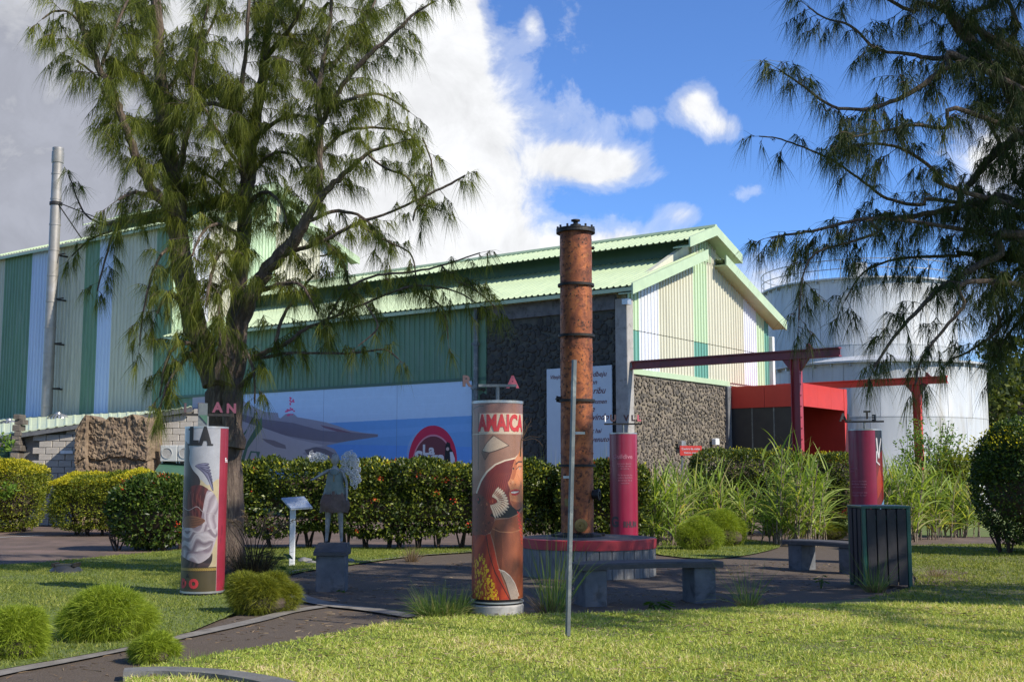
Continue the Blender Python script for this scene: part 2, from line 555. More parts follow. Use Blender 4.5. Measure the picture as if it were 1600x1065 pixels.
def leaves(C, L, Wd, m, name, up=.2, out=None, outw=.6, var=None, droop=0.0):
    """rhombic leaves, folded a little: 4 verts, 2 tris as one quad"""
    n = len(C)
    d = unit(RNG.normal(size=(n, 3)) + np.array([0, 0, up]) + (0 if out is None else out * outw * 2))
    d[:, 2] -= droop
    d = unit(d)
    nrm = unit(RNG.normal(size=(n, 3)) + (0 if out is None else out * 1.5) + np.array([0, 0, .7]))
    s = unit(np.cross(d, nrm))
    Ls = L * RNG.uniform(.6, 1.3, (n, 1))
    Ws = Wd * RNG.uniform(.6, 1.3, (n, 1))
    V = np.empty((n, 4, 3))
    V[:, 0] = C
    V[:, 1] = C + d * Ls * .5 + s * Ws * .5
    V[:, 2] = C + d * Ls
    V[:, 3] = C + d * Ls * .5 - s * Ws * .5
    F = np.arange(n * 4).reshape(n, 4)
    vv = RNG.uniform(0, 1, n) if var is None else var
    return np_mesh(name, V.reshape(-1, 3), F, m, np.repeat(vv, 4))


def blades(B, D, L, Wd, m, name, bend=.5, seg=2, var=None, side=None):
    """curved tapering blades from bases B along unit D; tri tip"""
    n = len(B)
    if side is None:
        side = unit(np.cross(D, RNG.normal(size=(n, 3))))
    L = np.asarray(L).reshape(-1, 1) * np.ones((n, 1))
    Wd = np.asarray(Wd).reshape(-1, 1) * np.ones((n, 1))
    hor = D * np.array([1, 1, 0])
    rows = []
    bend = np.asarray(bend).reshape(-1, 1) * np.ones((n, 1))
    for k in range(seg + 1):
        t = k / seg
        c = B + D * L * t + (hor * .4 - np.array([0, 0, 1.0])) * L * bend * t * t
        w = Wd * (1 - t) ** .8 * .5
        rows.append((c, w))
    V, F = [], []
    nvp = 2 * seg + 1
    V = np.empty((n, nvp, 3))
    for k in range(seg):
        V[:, 2 * k] = rows[k][0] - side * rows[k][1]
        V[:, 2 * k + 1] = rows[k][0] + side * rows[k][1]
    V[:, 2 * seg] = rows[seg][0]
    tri = []
    for k in range(seg - 1):
        a = 2 * k
        tri += [(a, a + 1, a + 3), (a, a + 3, a + 2)]
    tri.append((2 * seg - 2, 2 * seg - 1, 2 * seg))
    tri = np.array(tri)
    F = (tri[None] + (np.arange(n) * nvp)[:, None, None]).reshape(-1, 3)
    vv = RNG.uniform(0, 1, n) if var is None else var
    return np_mesh(name, V.reshape(-1, 3), F, m, np.repeat(vv, nvp))


def inpoly(X, Y, poly):
    r = np.zeros(X.shape, bool)
    n = len(poly)
    j = n - 1
    for i in range(n):
        xi, yi, xj, yj = poly[i][0], poly[i][1], poly[j][0], poly[j][1]
        if yi != yj:
            c = ((yi > Y) != (yj > Y)) & (X < (xj - xi) * (Y - yi) / (yj - yi) + xi)
            r ^= c
        j = i
    return r


def smooth_poly(pts, n=4, closed=True):
    out = []
    N = len(pts)
    pts = [Vector(p) for p in pts]
    rng = N if closed else N - 1
    for i in range(rng):
        p0, p1 = pts[(i - 1) % N] if closed or i else pts[0], pts[i]
        p2 = pts[(i + 1) % N]
        p3 = pts[(i + 2) % N] if closed or i + 2 < N else p2
        for k in range(n):
            t = k / n
            out.append(0.5 * ((2 * p1) + (p2 - p0) * t + (2 * p0 - 5 * p1 + 4 * p2 - p3) * t * t + (3 * p1 - p0 - 3 * p2 + p3) * t ** 3))
    if not closed:
        out.append(pts[-1])
    return out


def sheet(name, poly, z, m, kind='structure', thick=None):
    me = bpy.data.meshes.new(name)
    bm = bmesh.new()
    vs = [bm.verts.new((p[0], p[1], z)) for p in poly]
    f = bm.faces.new(vs)
    bmesh.ops.triangulate(bm, faces=[f])
    bmesh.ops.recalc_face_normals(bm, faces=bm.faces)
    for f in bm.faces:
        if f.normal.z < 0:
            f.normal_flip()
    if thick:
        r = bmesh.ops.extrude_face_region(bm, geom=bm.faces[:])
        bmesh.ops.translate(bm, verts=[v for v in r['geom'] if isinstance(v, bmesh.types.BMVert)], vec=(0, 0, thick))
        bmesh.ops.recalc_face_normals(bm, faces=bm.faces)
    bm.to_mesh(me)
    bm.free()
    me.materials.append(m)
    o = link(name, me)
    o['kind'] = kind
    return o


# ------------------------------------------------------------------ lettering
def text_mesh(txt, size, depth=.004, bold=0.0, shear=0.0, align='CENTER', xs=1.0):
    cu = bpy.data.curves.new('txt', 'FONT')
    cu.body = txt
    cu.size = size
    cu.extrude = depth / 2
    cu.offset = bold
    cu.shear = shear
    cu.align_x = align
    cu.align_y = 'CENTER'
    cu.resolution_u = 3
    ob = bpy.data.objects.new('txt', cu)
    COL.objects.link(ob)
    dg = bpy.context.evaluated_depsgraph_get()
    me = bpy.data.meshes.new_from_object(ob.evaluated_get(dg))
    bpy.data.objects.remove(ob)
    bpy.data.curves.remove(cu)
    for v in me.vertices:
        v.co.x *= xs
    return me


def mat_text(me, m):
    me.materials.clear()
    me.materials.append(m)
    return me


def text_flat(name, txt, size, mtx, m, parent, **kw):
    me = mat_text(text_mesh(txt, size, **kw), m)
    me.transform(mtx)
    return link(name, me, parent)


def text_cyl(name, txt, size, R, ang, z, m, parent, fitw=None, **kw):
    """text wrapped on a vertical cylinder; ang 0 = facing -Y"""
    me = mat_text(text_mesh(txt, size, **kw), m)
    xs = [v.co.x for v in me.vertices]
    w = max(xs) - min(xs)
    if fitw:
        k = fitw / w
        for v in me.vertices:
            v.co.x *= k
        w = fitw
    bm = bmesh.new()
    bm.from_mesh(me)
    x0 = min(v.co.x for v in bm.verts)
    n = max(1, int(w / (R * .10)))
    for i in range(1, n):
        bmesh.ops.bisect_plane(bm, geom=bm.verts[:] + bm.edges[:] + bm.faces[:], plane_co=(x0 + w * i / n, 0, 0), plane_no=(1, 0, 0))
    for v in bm.verts:
        a = v.co.x / R + ang
        r = R + .003 + v.co.z
        v.co = Vector((r * math.sin(a), -r * math.cos(a), z + v.co.y))
    bm.to_mesh(me)
    bm.free()
    return link(name, me, parent)


# ------------------------------------------------------------------ printed pictures (drawn here into memory, no files)
class Canvas:
    def __init__(s, w, h, col):
        s.a = np.ones((h, w, 3)) * np.array(col) / 255.0
        s.w, s.h = w, h
        s.X, s.Y = np.meshgrid(np.arange(w) + .5, np.arange(h) + .5)

    def poly(s, pts, col, al=1.0):
        m = inpoly(s.X, s.Y, pts)
        s.a[m] = s.a[m] * (1 - al) + np.array(col) / 255.0 * al

    def ell(s, cx, cy, rx, ry, col, al=1.0, rot=0.0, ring=None):
        dx, dy = s.X - cx, s.Y - cy
        c, q = math.cos(rot), math.sin(rot)
        u, v = (dx * c + dy * q) / rx, (-dx * q + dy * c) / ry
        d = u * u + v * v
        m = d < 1
        if ring:
            m &= d > ring
        s.a[m] = s.a[m] * (1 - al) + np.array(col) / 255.0 * al

    def line(s, pts, wd, col, al=1.0):
        for (x0, y0), (x1, y1) in zip(pts[:-1], pts[1:]):
            dx, dy = x1 - x0, y1 - y0
            L2 = dx * dx + dy * dy + 1e-9
            t = np.clip(((s.X - x0) * dx + (s.Y - y0) * dy) / L2, 0, 1)
            d = np.hypot(s.X - x0 - t * dx, s.Y - y0 - t * dy)
            m = d < wd / 2
            s.a[m] = s.a[m] * (1 - al) + np.array(col) / 255.0 * al

    def dim(s, k, sat=1.22, con=1.12):
        g = s.a.mean(axis=2, keepdims=True)
        s.a = g + (s.a - g) * sat
        s.a = np.clip(((s.a - .42) * con + .42) * k, 0.01, 1)

    def folds(s, pts, col, dark, ang, freq, warp=1.0, seed=0, al=1.0, power=1.0):
        # cloth-like soft bands inside a polygon
        m = inpoly(s.X, s.Y, pts)
        c, q = math.cos(ang), math.sin(ang)
        u = (s.X * c + s.Y * q) / 100.0
        v = (-s.X * q + s.Y * c) / 100.0
        w = (np.sin(v * 2.1 + seed) * .5 + np.sin(v * 4.7 + u * 1.3 + seed * 2) * .22 + np.sin(u * 3.1 - v * 1.7 + seed * 3) * .3) * warp
        b = (.5 + .5 * np.sin((u + w * .35) * freq * 6.283)) ** power
        b = b * .8 + .2 * (.5 + .5 * np.sin((u * 2.7 + w) * freq * 6.283 + 1))
        k = (b * al)[..., None]
        cc = np.array(col) / 255.0 * (1 - k) + np.array(dark) / 255.0 * k
        s.a[m] = cc[m]

    def grain(s, k, seed=1):
        r = np.random.default_rng(seed)
        s.a = np.clip(s.a * (1 + r.normal(size=(s.h, s.w, 1)) * k), 0, 1)

    def material(s, name, rough=.4, coat=.2, dirt=.78):
        img = bpy.data.images.new(name, s.w, s.h)
        px = np.ones((s.h, s.w, 4), np.float32)
        px[..., :3] = s.a[::-1]
        img.pixels.foreach_set(px.ravel())
        img.update()
        img.pack()
        m = bpy.data.materials.new(name)
        m.use_nodes = True
        n, l = m.node_tree.nodes, m.node_tree.links
        b = n['Principled BSDF']
        ti = n.new('ShaderNodeTexImage')
        ti.image = img
        ti.extension = 'EXTEND'
        # dirt film over the print
        t = NT(n, l)
        co = t.node('ShaderNodeTexCoord').outputs['Object']
        k = t.ramp(t.noise(co, 3.5, 6, .65), [(.35, dirt), (.65, 1.0)])
        l.new(t.mix(1.0, ti.outputs[0], k, 'MULTIPLY'), b.inputs['Base Color'])
        b.inputs['Roughness'].default_value = rough
        b.inputs['Coat Weight'].default_value = coat
        return m


def printed_cylinder(name, R, z0, z1, m, parent, seg=64):
    """UV u 0..1 spans angle -100..100 deg about the front"""
    A = math.radians(100)
    V, F, UV = [], [], []
    for k in range(seg):
        a0, a1 = -PI + 2 * PI * k / seg, -PI + 2 * PI * (k + 1) / seg
        o = len(V)
        for a, z in ((a0, z0), (a1, z0), (a1, z1), (a0, z1)):
            V.append((R * math.sin(a), -R * math.cos(a), z))
        F.append((o, o + 1, o + 2, o + 3))
        f = lambda a: (a + A) / (2 * A)
        UV += [(f(a0), 0), (f(a1), 0), (f(a1), 1), (f(a0), 1)]
    me = bpy.data.meshes.new(name)
    me.from_pydata(V, [], F)
    uv = me.uv_layers.new(name='UVMap')
    for i, c in enumerate(UV):
        uv.data[i].uv = c
    me.materials.append(m)
    me.shade_smooth()
    bm = bmesh.new()
    bm.from_mesh(me)
    bmesh.ops.remove_doubles(bm, verts=bm.verts, dist=1e-5)
    bm.to_mesh(me)
    bm.free()
    return link(name, me, parent)

# ================================================================== GROUND
Z_ROAD, Z_TURF, Z_PATIO, Z_EDGE = 0.0, 0.035, 0.012, 0.03


def gp(pts, z, k=3):
    return smooth_poly([G(x, y, z) for x, y in pts], k)


base = sheet('ground', [(-700, -60, 0), (700, -60, 0), (700, 1200, 0), (-700, 1200, 0)], Z_ROAD - .012, M['turf_green'])
road_poly = [(-30, 19.5), (-9.2, 20.5), (0, 22.5), (9, 22), (40, 22), (60, 34), (30, 60), (-60, 75), (-60, 30)]
sheet('road', [Vector((x, y, 0)) for x, y in road_poly], Z_ROAD, M['asphalt'])

# turf beds (the outline of each in the photograph)
lawn_left_px = [(-260, 935), (-80, 890), (60, 878), (200, 866), (300, 857), (365, 856), (480, 855), (600, 855), (735, 853), (830, 851), (860, 856), (735, 862), (640, 869), (545, 882),
                (470, 893), (432, 905), (425, 925), (300, 985), (130, 1022), (0, 1045), (-300, 1110)]
lawn_front_px = [(205, 1050), (240, 1040), (330, 1022), (450, 1002), (640, 968), (760, 957), (850, 960), (960, 957), (1090, 952), (1200, 945),
                 (1330, 936), (1415, 921), (1432, 905), (1418, 885), (1400, 868), (1405, 853), (1500, 850), (1640, 850), (1900, 850), (2000, 950), (2300, 1100), (2600, 1300),
                 (1200, 1350), (300, 1250), (195, 1110)]
island_px = [(1010, 862), (1100, 872), (1180, 864), (1220, 850), (1150, 842), (1060, 844), (1000, 850)]
patio_px = [(432, 900), (470, 888), (545, 878), (640, 866), (735, 859), (860, 852), (1000, 846), (1100, 848), (1240, 842), (1400, 846), (1420, 870),
            (1440, 900), (1420, 925), (1330, 945), (1200, 955), (1000, 972), (760, 975), (640, 985), (450, 1020), (240, 1056), (160, 1085), (100, 1110), (-100, 1130), (-150, 1075),
            (0, 1040), (130, 1016), (300, 980), (425, 940)]
LAWN_L = gp(lawn_left_px, Z_TURF)
LAWN_F = gp(lawn_front_px, Z_TURF, 3)
ISLAND = gp(island_px, Z_TURF)
sheet('patio', gp(patio_px, Z_PATIO, 2), Z_PATIO, M['patio'])
sheet('lawn_left', LAWN_L, Z_TURF, M['turf_green'])
sheet('lawn_front', LAWN_F, Z_TURF, M['turf'])
sheet('lawn_island', ISLAND, Z_TURF, M['turf_green'])
sheet('flower_bed_soil', gp([(1435, 900), (1460, 890), (1510, 893), (1525, 903), (1490, 912), (1440, 913)], Z_TURF + .005), Z_TURF + .005, M['soil'])
sheet('lawn_far_right', [Vector(p) for p in ((9, 31, 0), (40, 26, 0), (60, 50, 0), (12, 52, 0))], .01, M['turf_green'])


def strip(name, px, w, z, m, h=None):
    c = smooth_poly([G(x, y, z) for x, y in px], 5, False)
    L, R_ = [], []
    for i, p in enumerate(c):
        d = (c[min(i + 1, len(c) - 1)] - c[max(i - 1, 0)]).normalized()
        nrm = Vector((-d.y, d.x, 0))
        L.append(p + nrm * w / 2)
        R_.append(p - nrm * w / 2)
    mb = MB()
    n = len(c)
    if h is None:
        mb.add(L + R_, [(i, i + 1, n + i + 1, n + i) for i in range(n - 1)])
    else:
        up = Vector((0, 0, h))
        vs = [v - Vector((0, 0, .1)) for v in L] + [v + up for v in L] + [v + up for v in R_] + [v - Vector((0, 0, .1)) for v in R_]
        fs = []
        for i in range(n - 1):
            for k in range(3):
                fs.append((k * n + i, k * n + i + 1, (k + 1) * n + i + 1, (k + 1) * n + i))
        fs += [(0, n, 2 * n, 3 * n), (n - 1, 2 * n - 1, 3 * n - 1, 4 * n - 1)]
        mb.add(vs, fs)
    o = mb.build(name, m)
    o['kind'] = 'structure'
    for p in o.data.polygons:
        pass
    return o


strip('path_edging', [(-200, 1095), (0, 1050), (120, 1027), (300, 990), (400, 968), (450, 955), (505, 946)], .20, Z_EDGE, M['edging'])
strip('path_edging', [(432, 912), (470, 932), (520, 944), (580, 951), (650, 962)], .26, Z_EDGE + .005, M['edging'])
strip('path_edging', [(390, 903), (432, 899), (470, 889), (545, 879), (640, 868), (735, 861), (800, 858)], .10, Z_EDGE + .01, M['edging'])
strip('kerb', [(193, 1060), (260, 1058), (345, 1063), (430, 1078), (500, 1104)], .20, .02, M['kerb'], h=.07)

# a faded painted line on the road, far left
strip('road_marking', [(-60, 842), (0, 838.5), (70, 836)], .10, Z_ROAD + .005, M['white_paint'])

# ================================================================== THE HALL (right) and the TALL BLOCK (left)
HX, HY = P(980, 700, 38).x, 38.0
ROTZ = math.atan2(.802, .597)
D2 = Vector((math.cos(ROTZ), math.sin(ROTZ), 0))
D1 = Vector((-math.sin(ROTZ), math.cos(ROTZ), 0))
HC = Vector((HX, HY, 0))


def t_gable(px, c=HC):
    tn = ray(px, 700).x / ray(px, 700).y
    return (tn * c.y - c.x) / (D2.x - tn * D2.y)


def t_fac(px, off=0.0):
    tn = ray(px, 700).x / ray(px, 700).y
    c = HC + D2 * off
    return (tn * c.y - c.x) / (D1.x - tn * D1.y)


def fac(px, py, off=0.0):
    """point of the facade plane (local y, z)"""
    t = t_fac(px, off)
    w = HC + D2 * off + D1 * t
    r = ray(px, py)
    return t, EYE + r.z / r.y * w.y


def rib_sheet(u0, u1, zb, zt, plane, m, pitch=.2, depth=.035, inward=False):
    """one profiled cladding sheet. plane: 'x' -> stands in the plane x=0 facing -x, u along y; 'y' -> plane y=0 facing -y, u along x"""
    us = []
    n = max(1, round((u1 - u0) / pitch))
    p = (u1 - u0) / n
    for i in range(n):
        a = u0 + i * p
        us += [(a, 0), (a + p * .62, 0), (a + p * .72, depth), (a + p * .90, depth)]
    us.append((u1, 0))
    vs, fs = [], []
    for u, d in us:
        for z in (zb(u), zt(u)):
            vs.append((-d, u, z) if plane == 'x' else (u, -d, z))
    for i in range(len(us) - 1):
        fs.append((2 * i, 2 * i + 2, 2 * i + 3, 2 * i + 1))
    mb = MB().add(vs, fs)
    return mb.mesh('cladding_sheet', m)


def rubble(name, poly, u2w, out, m, parent, r0=.13, r1=.24, seed=3, n_try=6000, gap=.86, cap=900):
    """fieldstones, each its own lump, set proud of the mortar. poly in (u,z)"""
    rng = random.Random(seed)
    us, zs = [p[0] for p in poly], [p[1] for p in poly]
    pts = []
    grid = {}
    cell = r1
    for _ in range(n_try):
        u, z = rng.uniform(min(us), max(us)), rng.uniform(min(zs), max(zs))
        r = rng.uniform(r0, r1) * (.6 if rng.random() < .35 else 1)
        if not inpoly(np.array([u]), np.array([z]), poly)[0]:
            continue
        ok = True
        gx, gz = int(u / cell), int(z / cell)
        for i in range(gx - 2, gx + 3):
            for j in range(gz - 2, gz + 3):
                for (a, b, q) in grid.get((i, j), ()):
                    if (a - u) ** 2 + (b - z) ** 2 < ((q + r) * gap) ** 2:
                        ok = False
                        break
                if not ok:
                    break
            if not ok:
                break
        if ok:
            grid.setdefault((gx, gz), []).append((u, z, r))
            pts.append((u, z, r))
        if len(pts) > cap:
            break
    mb = MB()
    for (u, z, r) in pts:
        k = rng.randint(6, 8)
        ph = rng.random() * 6
        el = rng.uniform(.75, 1.3)
        outer, inner = [], []
        for i in range(k):
            a = ph + 2 * PI * i / k
            q = r * rng.uniform(.85, 1.12)
            du, dz = q * math.cos(a) * el, q * math.sin(a) / el
            outer.append(u2w(u + du, z + dz) - out * .01)
            inner.append(u2w(u + du * .72, z + dz * .72) + out * rng.uniform(.03, .055))
        vs = outer + inner
        fs = [tuple(range(k, 2 * k))] + [(i, (i + 1) % k, k + (i + 1) % k, k + i) for i in range(k)]
        mb.add(vs, fs)
    o = mb.build(name, m, parent)
    o['kind'] = 'stuff'
    return o


hall = thing('warehouse', HC, 'green and cream metal-clad hall with a stone base, raised ridge roof and a seaside mural', 'building', rotz=ROTZ)
GW = 10.9
LEN = t_fac(262)
ZE = 7.68          # eave
SL = .36


def roofz(x):
    return ZE + .02 + SL * (x if x < GW / 2 else GW - x)


def part(mb, name, m, parent, smooth=False, label=None):
    o = mb.build(name, m, parent, smooth)
    if label:
        o['label'] = label
    return o


# gable: backing wall + rubble below, cladding above
ZS, ZSEAM = 4.87, 6.26
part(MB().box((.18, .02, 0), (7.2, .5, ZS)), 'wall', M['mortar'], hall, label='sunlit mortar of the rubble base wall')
part(MB().box((.02, .32, 0), (.5, 5.72, 7.3)), 'wall', M['shade_mortar'], hall, label='shaded rubble wall under the eave')
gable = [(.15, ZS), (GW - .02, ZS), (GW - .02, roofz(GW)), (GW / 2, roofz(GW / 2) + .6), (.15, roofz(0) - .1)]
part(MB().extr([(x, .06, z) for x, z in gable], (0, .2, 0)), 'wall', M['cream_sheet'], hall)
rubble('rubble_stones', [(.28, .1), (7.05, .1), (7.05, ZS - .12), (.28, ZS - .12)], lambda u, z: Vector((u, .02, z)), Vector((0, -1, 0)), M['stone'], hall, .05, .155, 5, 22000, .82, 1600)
rubble('rubble_stones', [(.02, 2.0), (5.6, 2.0), (5.6, 6.75), (.02, 6.75)], lambda u, z: Vector((.02, u + .3, z)), Vector((-1, 0, 0)), M['shade_stone'], hall, .11, .22, 6, 12000, .74)
# concrete corner pillar, pilaster beside the portal, beam under the eave
part(MB().bbox((-.12, -.12, 0), (.28, .34, 7.25), .02), 'corner_pillar', M['concrete'], hall)
part(MB().bbox((6.95, -.14, 0), (7.22, .1, 4.8), .02), 'pilaster', M['leg_conc'], hall)
part(MB().box((-.10, .36, 6.92), (.03, 5.7, 7.42)), 'eave_beam', M['leg_conc'], hall)
part(MB().box((.16, -.06, ZS - .05), (7.3, .0, ZS + .13)), 'sill_flashing', M['trim_green'], hall)
# gable cladding sheets, colour by colour
tg = lambda px: t_gable(px)
cuts = [(983, 1000, 'ltgreen_sheet', 'teal_sheet'), (1000, 1031, 'white_sheet', 'white_sheet'), (1031, 1058, 'cream_sheet', 'cream_sheet'), (1058, 1086, 'cream_sheet', 'cream_sheet'),
        (1086, 1108, 'ltgreen_sheet', 'teal_sheet'), (1108, 1126, 'cream_sheet', 'cream_sheet'), (1126, 1147, 'cream_sheet', 'cream_sheet'), (1147, 1165, 'cream_sheet', 'cream_sheet'),
        (1165, 1185, 'white_sheet', 'white_sheet'), (1185, 1197, 'ltgreen_sheet', 'ltgreen_sheet'), (1197, 1204, 'teal_sheet', 'teal_sheet')]


def topz(x):
    d = abs(x - GW / 2)
    return roofz(x) - .05 if d > .95 else roofz(x) + .35


for a, b, mu, ml in cuts:
    ua, ub = max(.12, tg(a)), min(GW, tg(b))
    o = link('cladding_sheet', rib_sheet(ua + .002, ub - .002, lambda u: ZSEAM + .012, topz, 'y', M[mu], .2, .04), hall)
    o = link('cladding_sheet', rib_sheet(ua + .002, ub - .002, lambda u: ZS + .10, lambda u: ZSEAM - .012, 'y', M[ml], .2, .04), hall)
part(MB().bbox((GW - .06, -.2, 0), (GW + .12, .0, 7.0), .01), 'corner_trim', M['white_paint'], hall)

# long facade: green cladding above, mural board below
MUR_T = 4.93
y0, y1 = 5.72, LEN
nsh = 18
for i in range(nsh):
    a, b = y0 + (y1 - y0) * i / nsh, y0 + (y1 - y0) * (i + 1) / nsh
    mm = 'ltgreen_sheet' if i == -1 else ('green_sheet' if i < 13 else 'teal_sheet')
    link('cladding_sheet', rib_sheet(a + .002, b - .002, lambda u: MUR_T + .04, lambda u: 7.62, 'x', M[mm], .24, .04), hall)
part(MB().box((.03, y0, 0), (.3, y1, 7.6)), 'wall', M['green_sheet'], hall)
part(MB().box((-.07, y0, MUR_T - .06), (.02, y1, MUR_T + .05)), 'sill_flashing', M['dkgreen'], hall)
part(MB().box((-.05, y0 - .02, 4.6), (.05, y0 + .55, 7.3)), 'corner_trim', M['green_sheet'], hall)

# downpipe near the stone wall
dy = t_fac(747)
part(MB().tube([(-.14, dy, 7.5), (-.14, dy, 3.0)], .09, 10).tube([(-.14, dy, 7.45), (-.4, dy, 7.65)], .07, 8).box((-.24, dy - .12, 6.1), (0, dy + .12, 6.2)).box((-.26, dy - .14, 4.55), (0, dy + .14, 4.7)),
     'downpipe', M['polegrey'], hall)
part(MB().box((-.36, dy - .22, 7.0), (-.02, dy - .14, 7.5)), 'pipe_bracket', M['dark'], hall)


# ---- roofs
def roof_slope(xa, za, xb, zb_, ya, yb, parent, m, pitch=.28, sheets=1.0):
    """profiled sheets running down the slope from ridge (b) to eave (a); shared mesh per sheet"""
    n = max(1, round((yb - ya) / sheets))
    w = (yb - ya) / n
    k = max(1, round(w / pitch))
    p = w / k
    prof = []
    for i in range(k):
        a = i * p
        prof += [(a, 0), (a + p * .55, 0), (a + p * .68, .045), (a + p * .87, .045)]
    prof.append((w, 0))
    nv = Vector((-(zb_ - za), 0, (xb - xa))).normalized()
    if nv.z < 0:
        nv = -nv
    vs, fs = [], []
    for (u, h) in prof:
        for (x, z) in ((xa, za), (xb, zb_)):
            for q in (h, h - .012):
                v = Vector((x, u, z)) + nv * q
                vs.append(v)
    for i in range(len(prof) - 1):
        a, b = 4 * i, 4 * i + 4
        fs += [(a, b, b + 2, a + 2), (a + 1, a + 3, b + 3, b + 1), (a, a + 1, b + 1, b), (a + 2, b + 2, b + 3, a + 3)]
    me = MB().add(vs, fs).mesh('roof_sheet', m)
    for i in range(n):
        link('roof_sheet', me, parent, (0, ya + i * w, 0))


def build_roof(parent, ya, yb, ze, mya=None, myb=None, oh=.5, far=True, fasc=.28, uh=1.05, w_up=2.05):
    zr = lambda x: ze + .06 + SL * (x if x < GW / 2 else GW - x)
    xm = GW / 2
    inner = xm - .8
    roof_slope(-oh, zr(-oh), inner, zr(inner), ya, yb, parent, M['roof_sheet'])
    roof_slope(GW + oh, ze + .06 - SL * oh, GW - inner, zr(inner), ya, yb, parent, M['roof_sheet'])
    # monitor
    mya = ya if mya is None else mya
    myb = yb if myb is None else myb
    ze2 = zr(xm - w_up) + .72
    zp = ze2 + SL * w_up
    roof_slope(xm - w_up, ze2, xm, zp, mya, myb, parent, M['roof_sheet'])
    roof_slope(xm + w_up, ze2, xm, zp, mya, myb, parent, M['roof_sheet'])
    part(MB().box((xm - .9, mya + .6, zr(xm - .9) - .2), (xm + .9, myb, ze2 + .35)), 'monitor_wall', M['cream_sheet'], parent)
    part(MB().box((xm - 1.0, mya + .62, zr(xm - .95) - .1), (xm - .92, myb, ze2 + .2)), 'monitor_shade_band', M['dkgreen'], parent)  # dark strip: shade under the monitor roof put into its green
    part(MB().box((xm + .92, mya + .62, zr(xm - .95) - .1), (xm + 1.0, myb, ze2 + .2)), 'monitor_shade_band', M['dkgreen'], parent)
    part(MB().tube([(xm, mya, zp + .03), (xm, myb, zp + .03)], .11, 6), 'ridge_cap', M['trim_green'], parent)
    # soffits under the eaves and the bargeboards on the gable end
    part(MB().extr([(-oh + .02, ya, zr(-oh) - .04), (.1, ya, zr(.1) - .05), (.1, ya, zr(.1) - .12), (-oh + .02, ya, zr(-oh) - .16)], (0, yb - ya, 0)), 'gutter', M['trim_green'], parent)
    for sx in (0, 1):
        f = (lambda x: x) if sx == 0 else (lambda x: GW - x)
        mb = MB()
        mb.extr([(f(-oh), ya - .03, zr(-oh) + .08), (f(inner + .1), ya - .03, zr(inner + .1) + .08), (f(inner + .1), ya - .03, zr(inner + .1) - fasc), (f(-oh), ya - .03, zr(-oh) - fasc)], (0, .06, 0))
        part(mb, 'bargeboard', M['trim_green'], parent)
        mb = MB()
        mb.extr([(f(-oh + .05), ya + .03, zr(-oh) - fasc + .04), (f(inner), ya + .03, zr(inner) - fasc + .04), (f(inner), ya + .03, zr(inner) - fasc + .08), (f(-oh + .05), ya + .03, zr(-oh) - fasc + .08)], (0, .52, 0))
        part(mb, 'soffit', M['trim_green'], parent)
        mb = MB()
        mb.extr([(f(xm - w_up), mya - .03, ze2 + .07), (xm, mya - .03, zp + .07), (xm, mya - .03, zp - fasc), (f(xm - w_up), mya - .03, ze2 - fasc)], (0, .06, 0))
        part(mb, 'bargeboard', M['trim_green'], parent)
        mb = MB()
        mb.extr([(f(xm - w_up), mya + .03, ze2 - fasc + .02), (xm, mya + .03, zp - fasc + .02), (xm, mya + .03, zp - fasc + .06), (f(xm - w_up), mya + .03, ze2 - fasc + .06)], (0, .62, 0))
        part(mb, 'soffit', M['trim_green'], parent)
    return zr, ze2, zp


zr_h, ze2_h, zp_h = build_roof(hall, -.55, LEN - .05, ZE)
# monitor gable infill on the front
part(MB().extr([(GW / 2 - .95, -.0, zr_h(GW / 2 - .95) - .2), (GW / 2 + .95, -.0, zr_h(GW / 2 - .95) - .2), (GW / 2 + .95, -.0, ze2_h + .28), (GW / 2, -.0, zp_h - .15), (GW / 2 - .95, 0, ze2_h + .28)], (0, .1, 0)),
     'monitor_gable', M['cream_sheet'], hall)
for a, b, mm in ((-.95, -.45, 'cream_sheet'), (-.45, .55, 'ltgreen_sheet'), (.55, .95, 'cream_sheet')):
    link('cladding_sheet', rib_sheet(GW / 2 + a, GW / 2 + b, lambda u: zr_h(GW / 2 - .95) - .1, lambda u: zp_h - .28 - SL * abs(u - GW / 2), 'y', M[mm], .2, .04), hall)

# small bits on the gable wall
for (px, py) in ((1059, 694), (1112, 690)):
    t = t_gable(px)
    w = HC + D2 * t
    r = ray(px, py)
    z = EYE + r.z / r.y * w.y
    part(MB().bbox((t - .14, -.25, z - .1), (t + .14, -.07, z + .12), .02), 'floodlight', M['white_paint'] if px > 1100 else M['steel'], hall)
part(MB().bbox((-.35, -.3, 7.0), (-.12, -.05, 7.2), .02), 'floodlight', M['steel'], hall)

# ---- mural
mu_px = [(285, 560), (738, 560), (738, 760), (285, 760)]
yl, yr_ = t_fac(300), t_fac(738)
zt, zbm = MUR_T - .05, 1.4
MW, MH = 1500, 430


def mpt(x, y):           # photo px -> canvas
    t, z = fac(x, y)
    return ((yl - t) / (yl - yr_) * MW, (zt - z) / (zt - zbm) * MH)


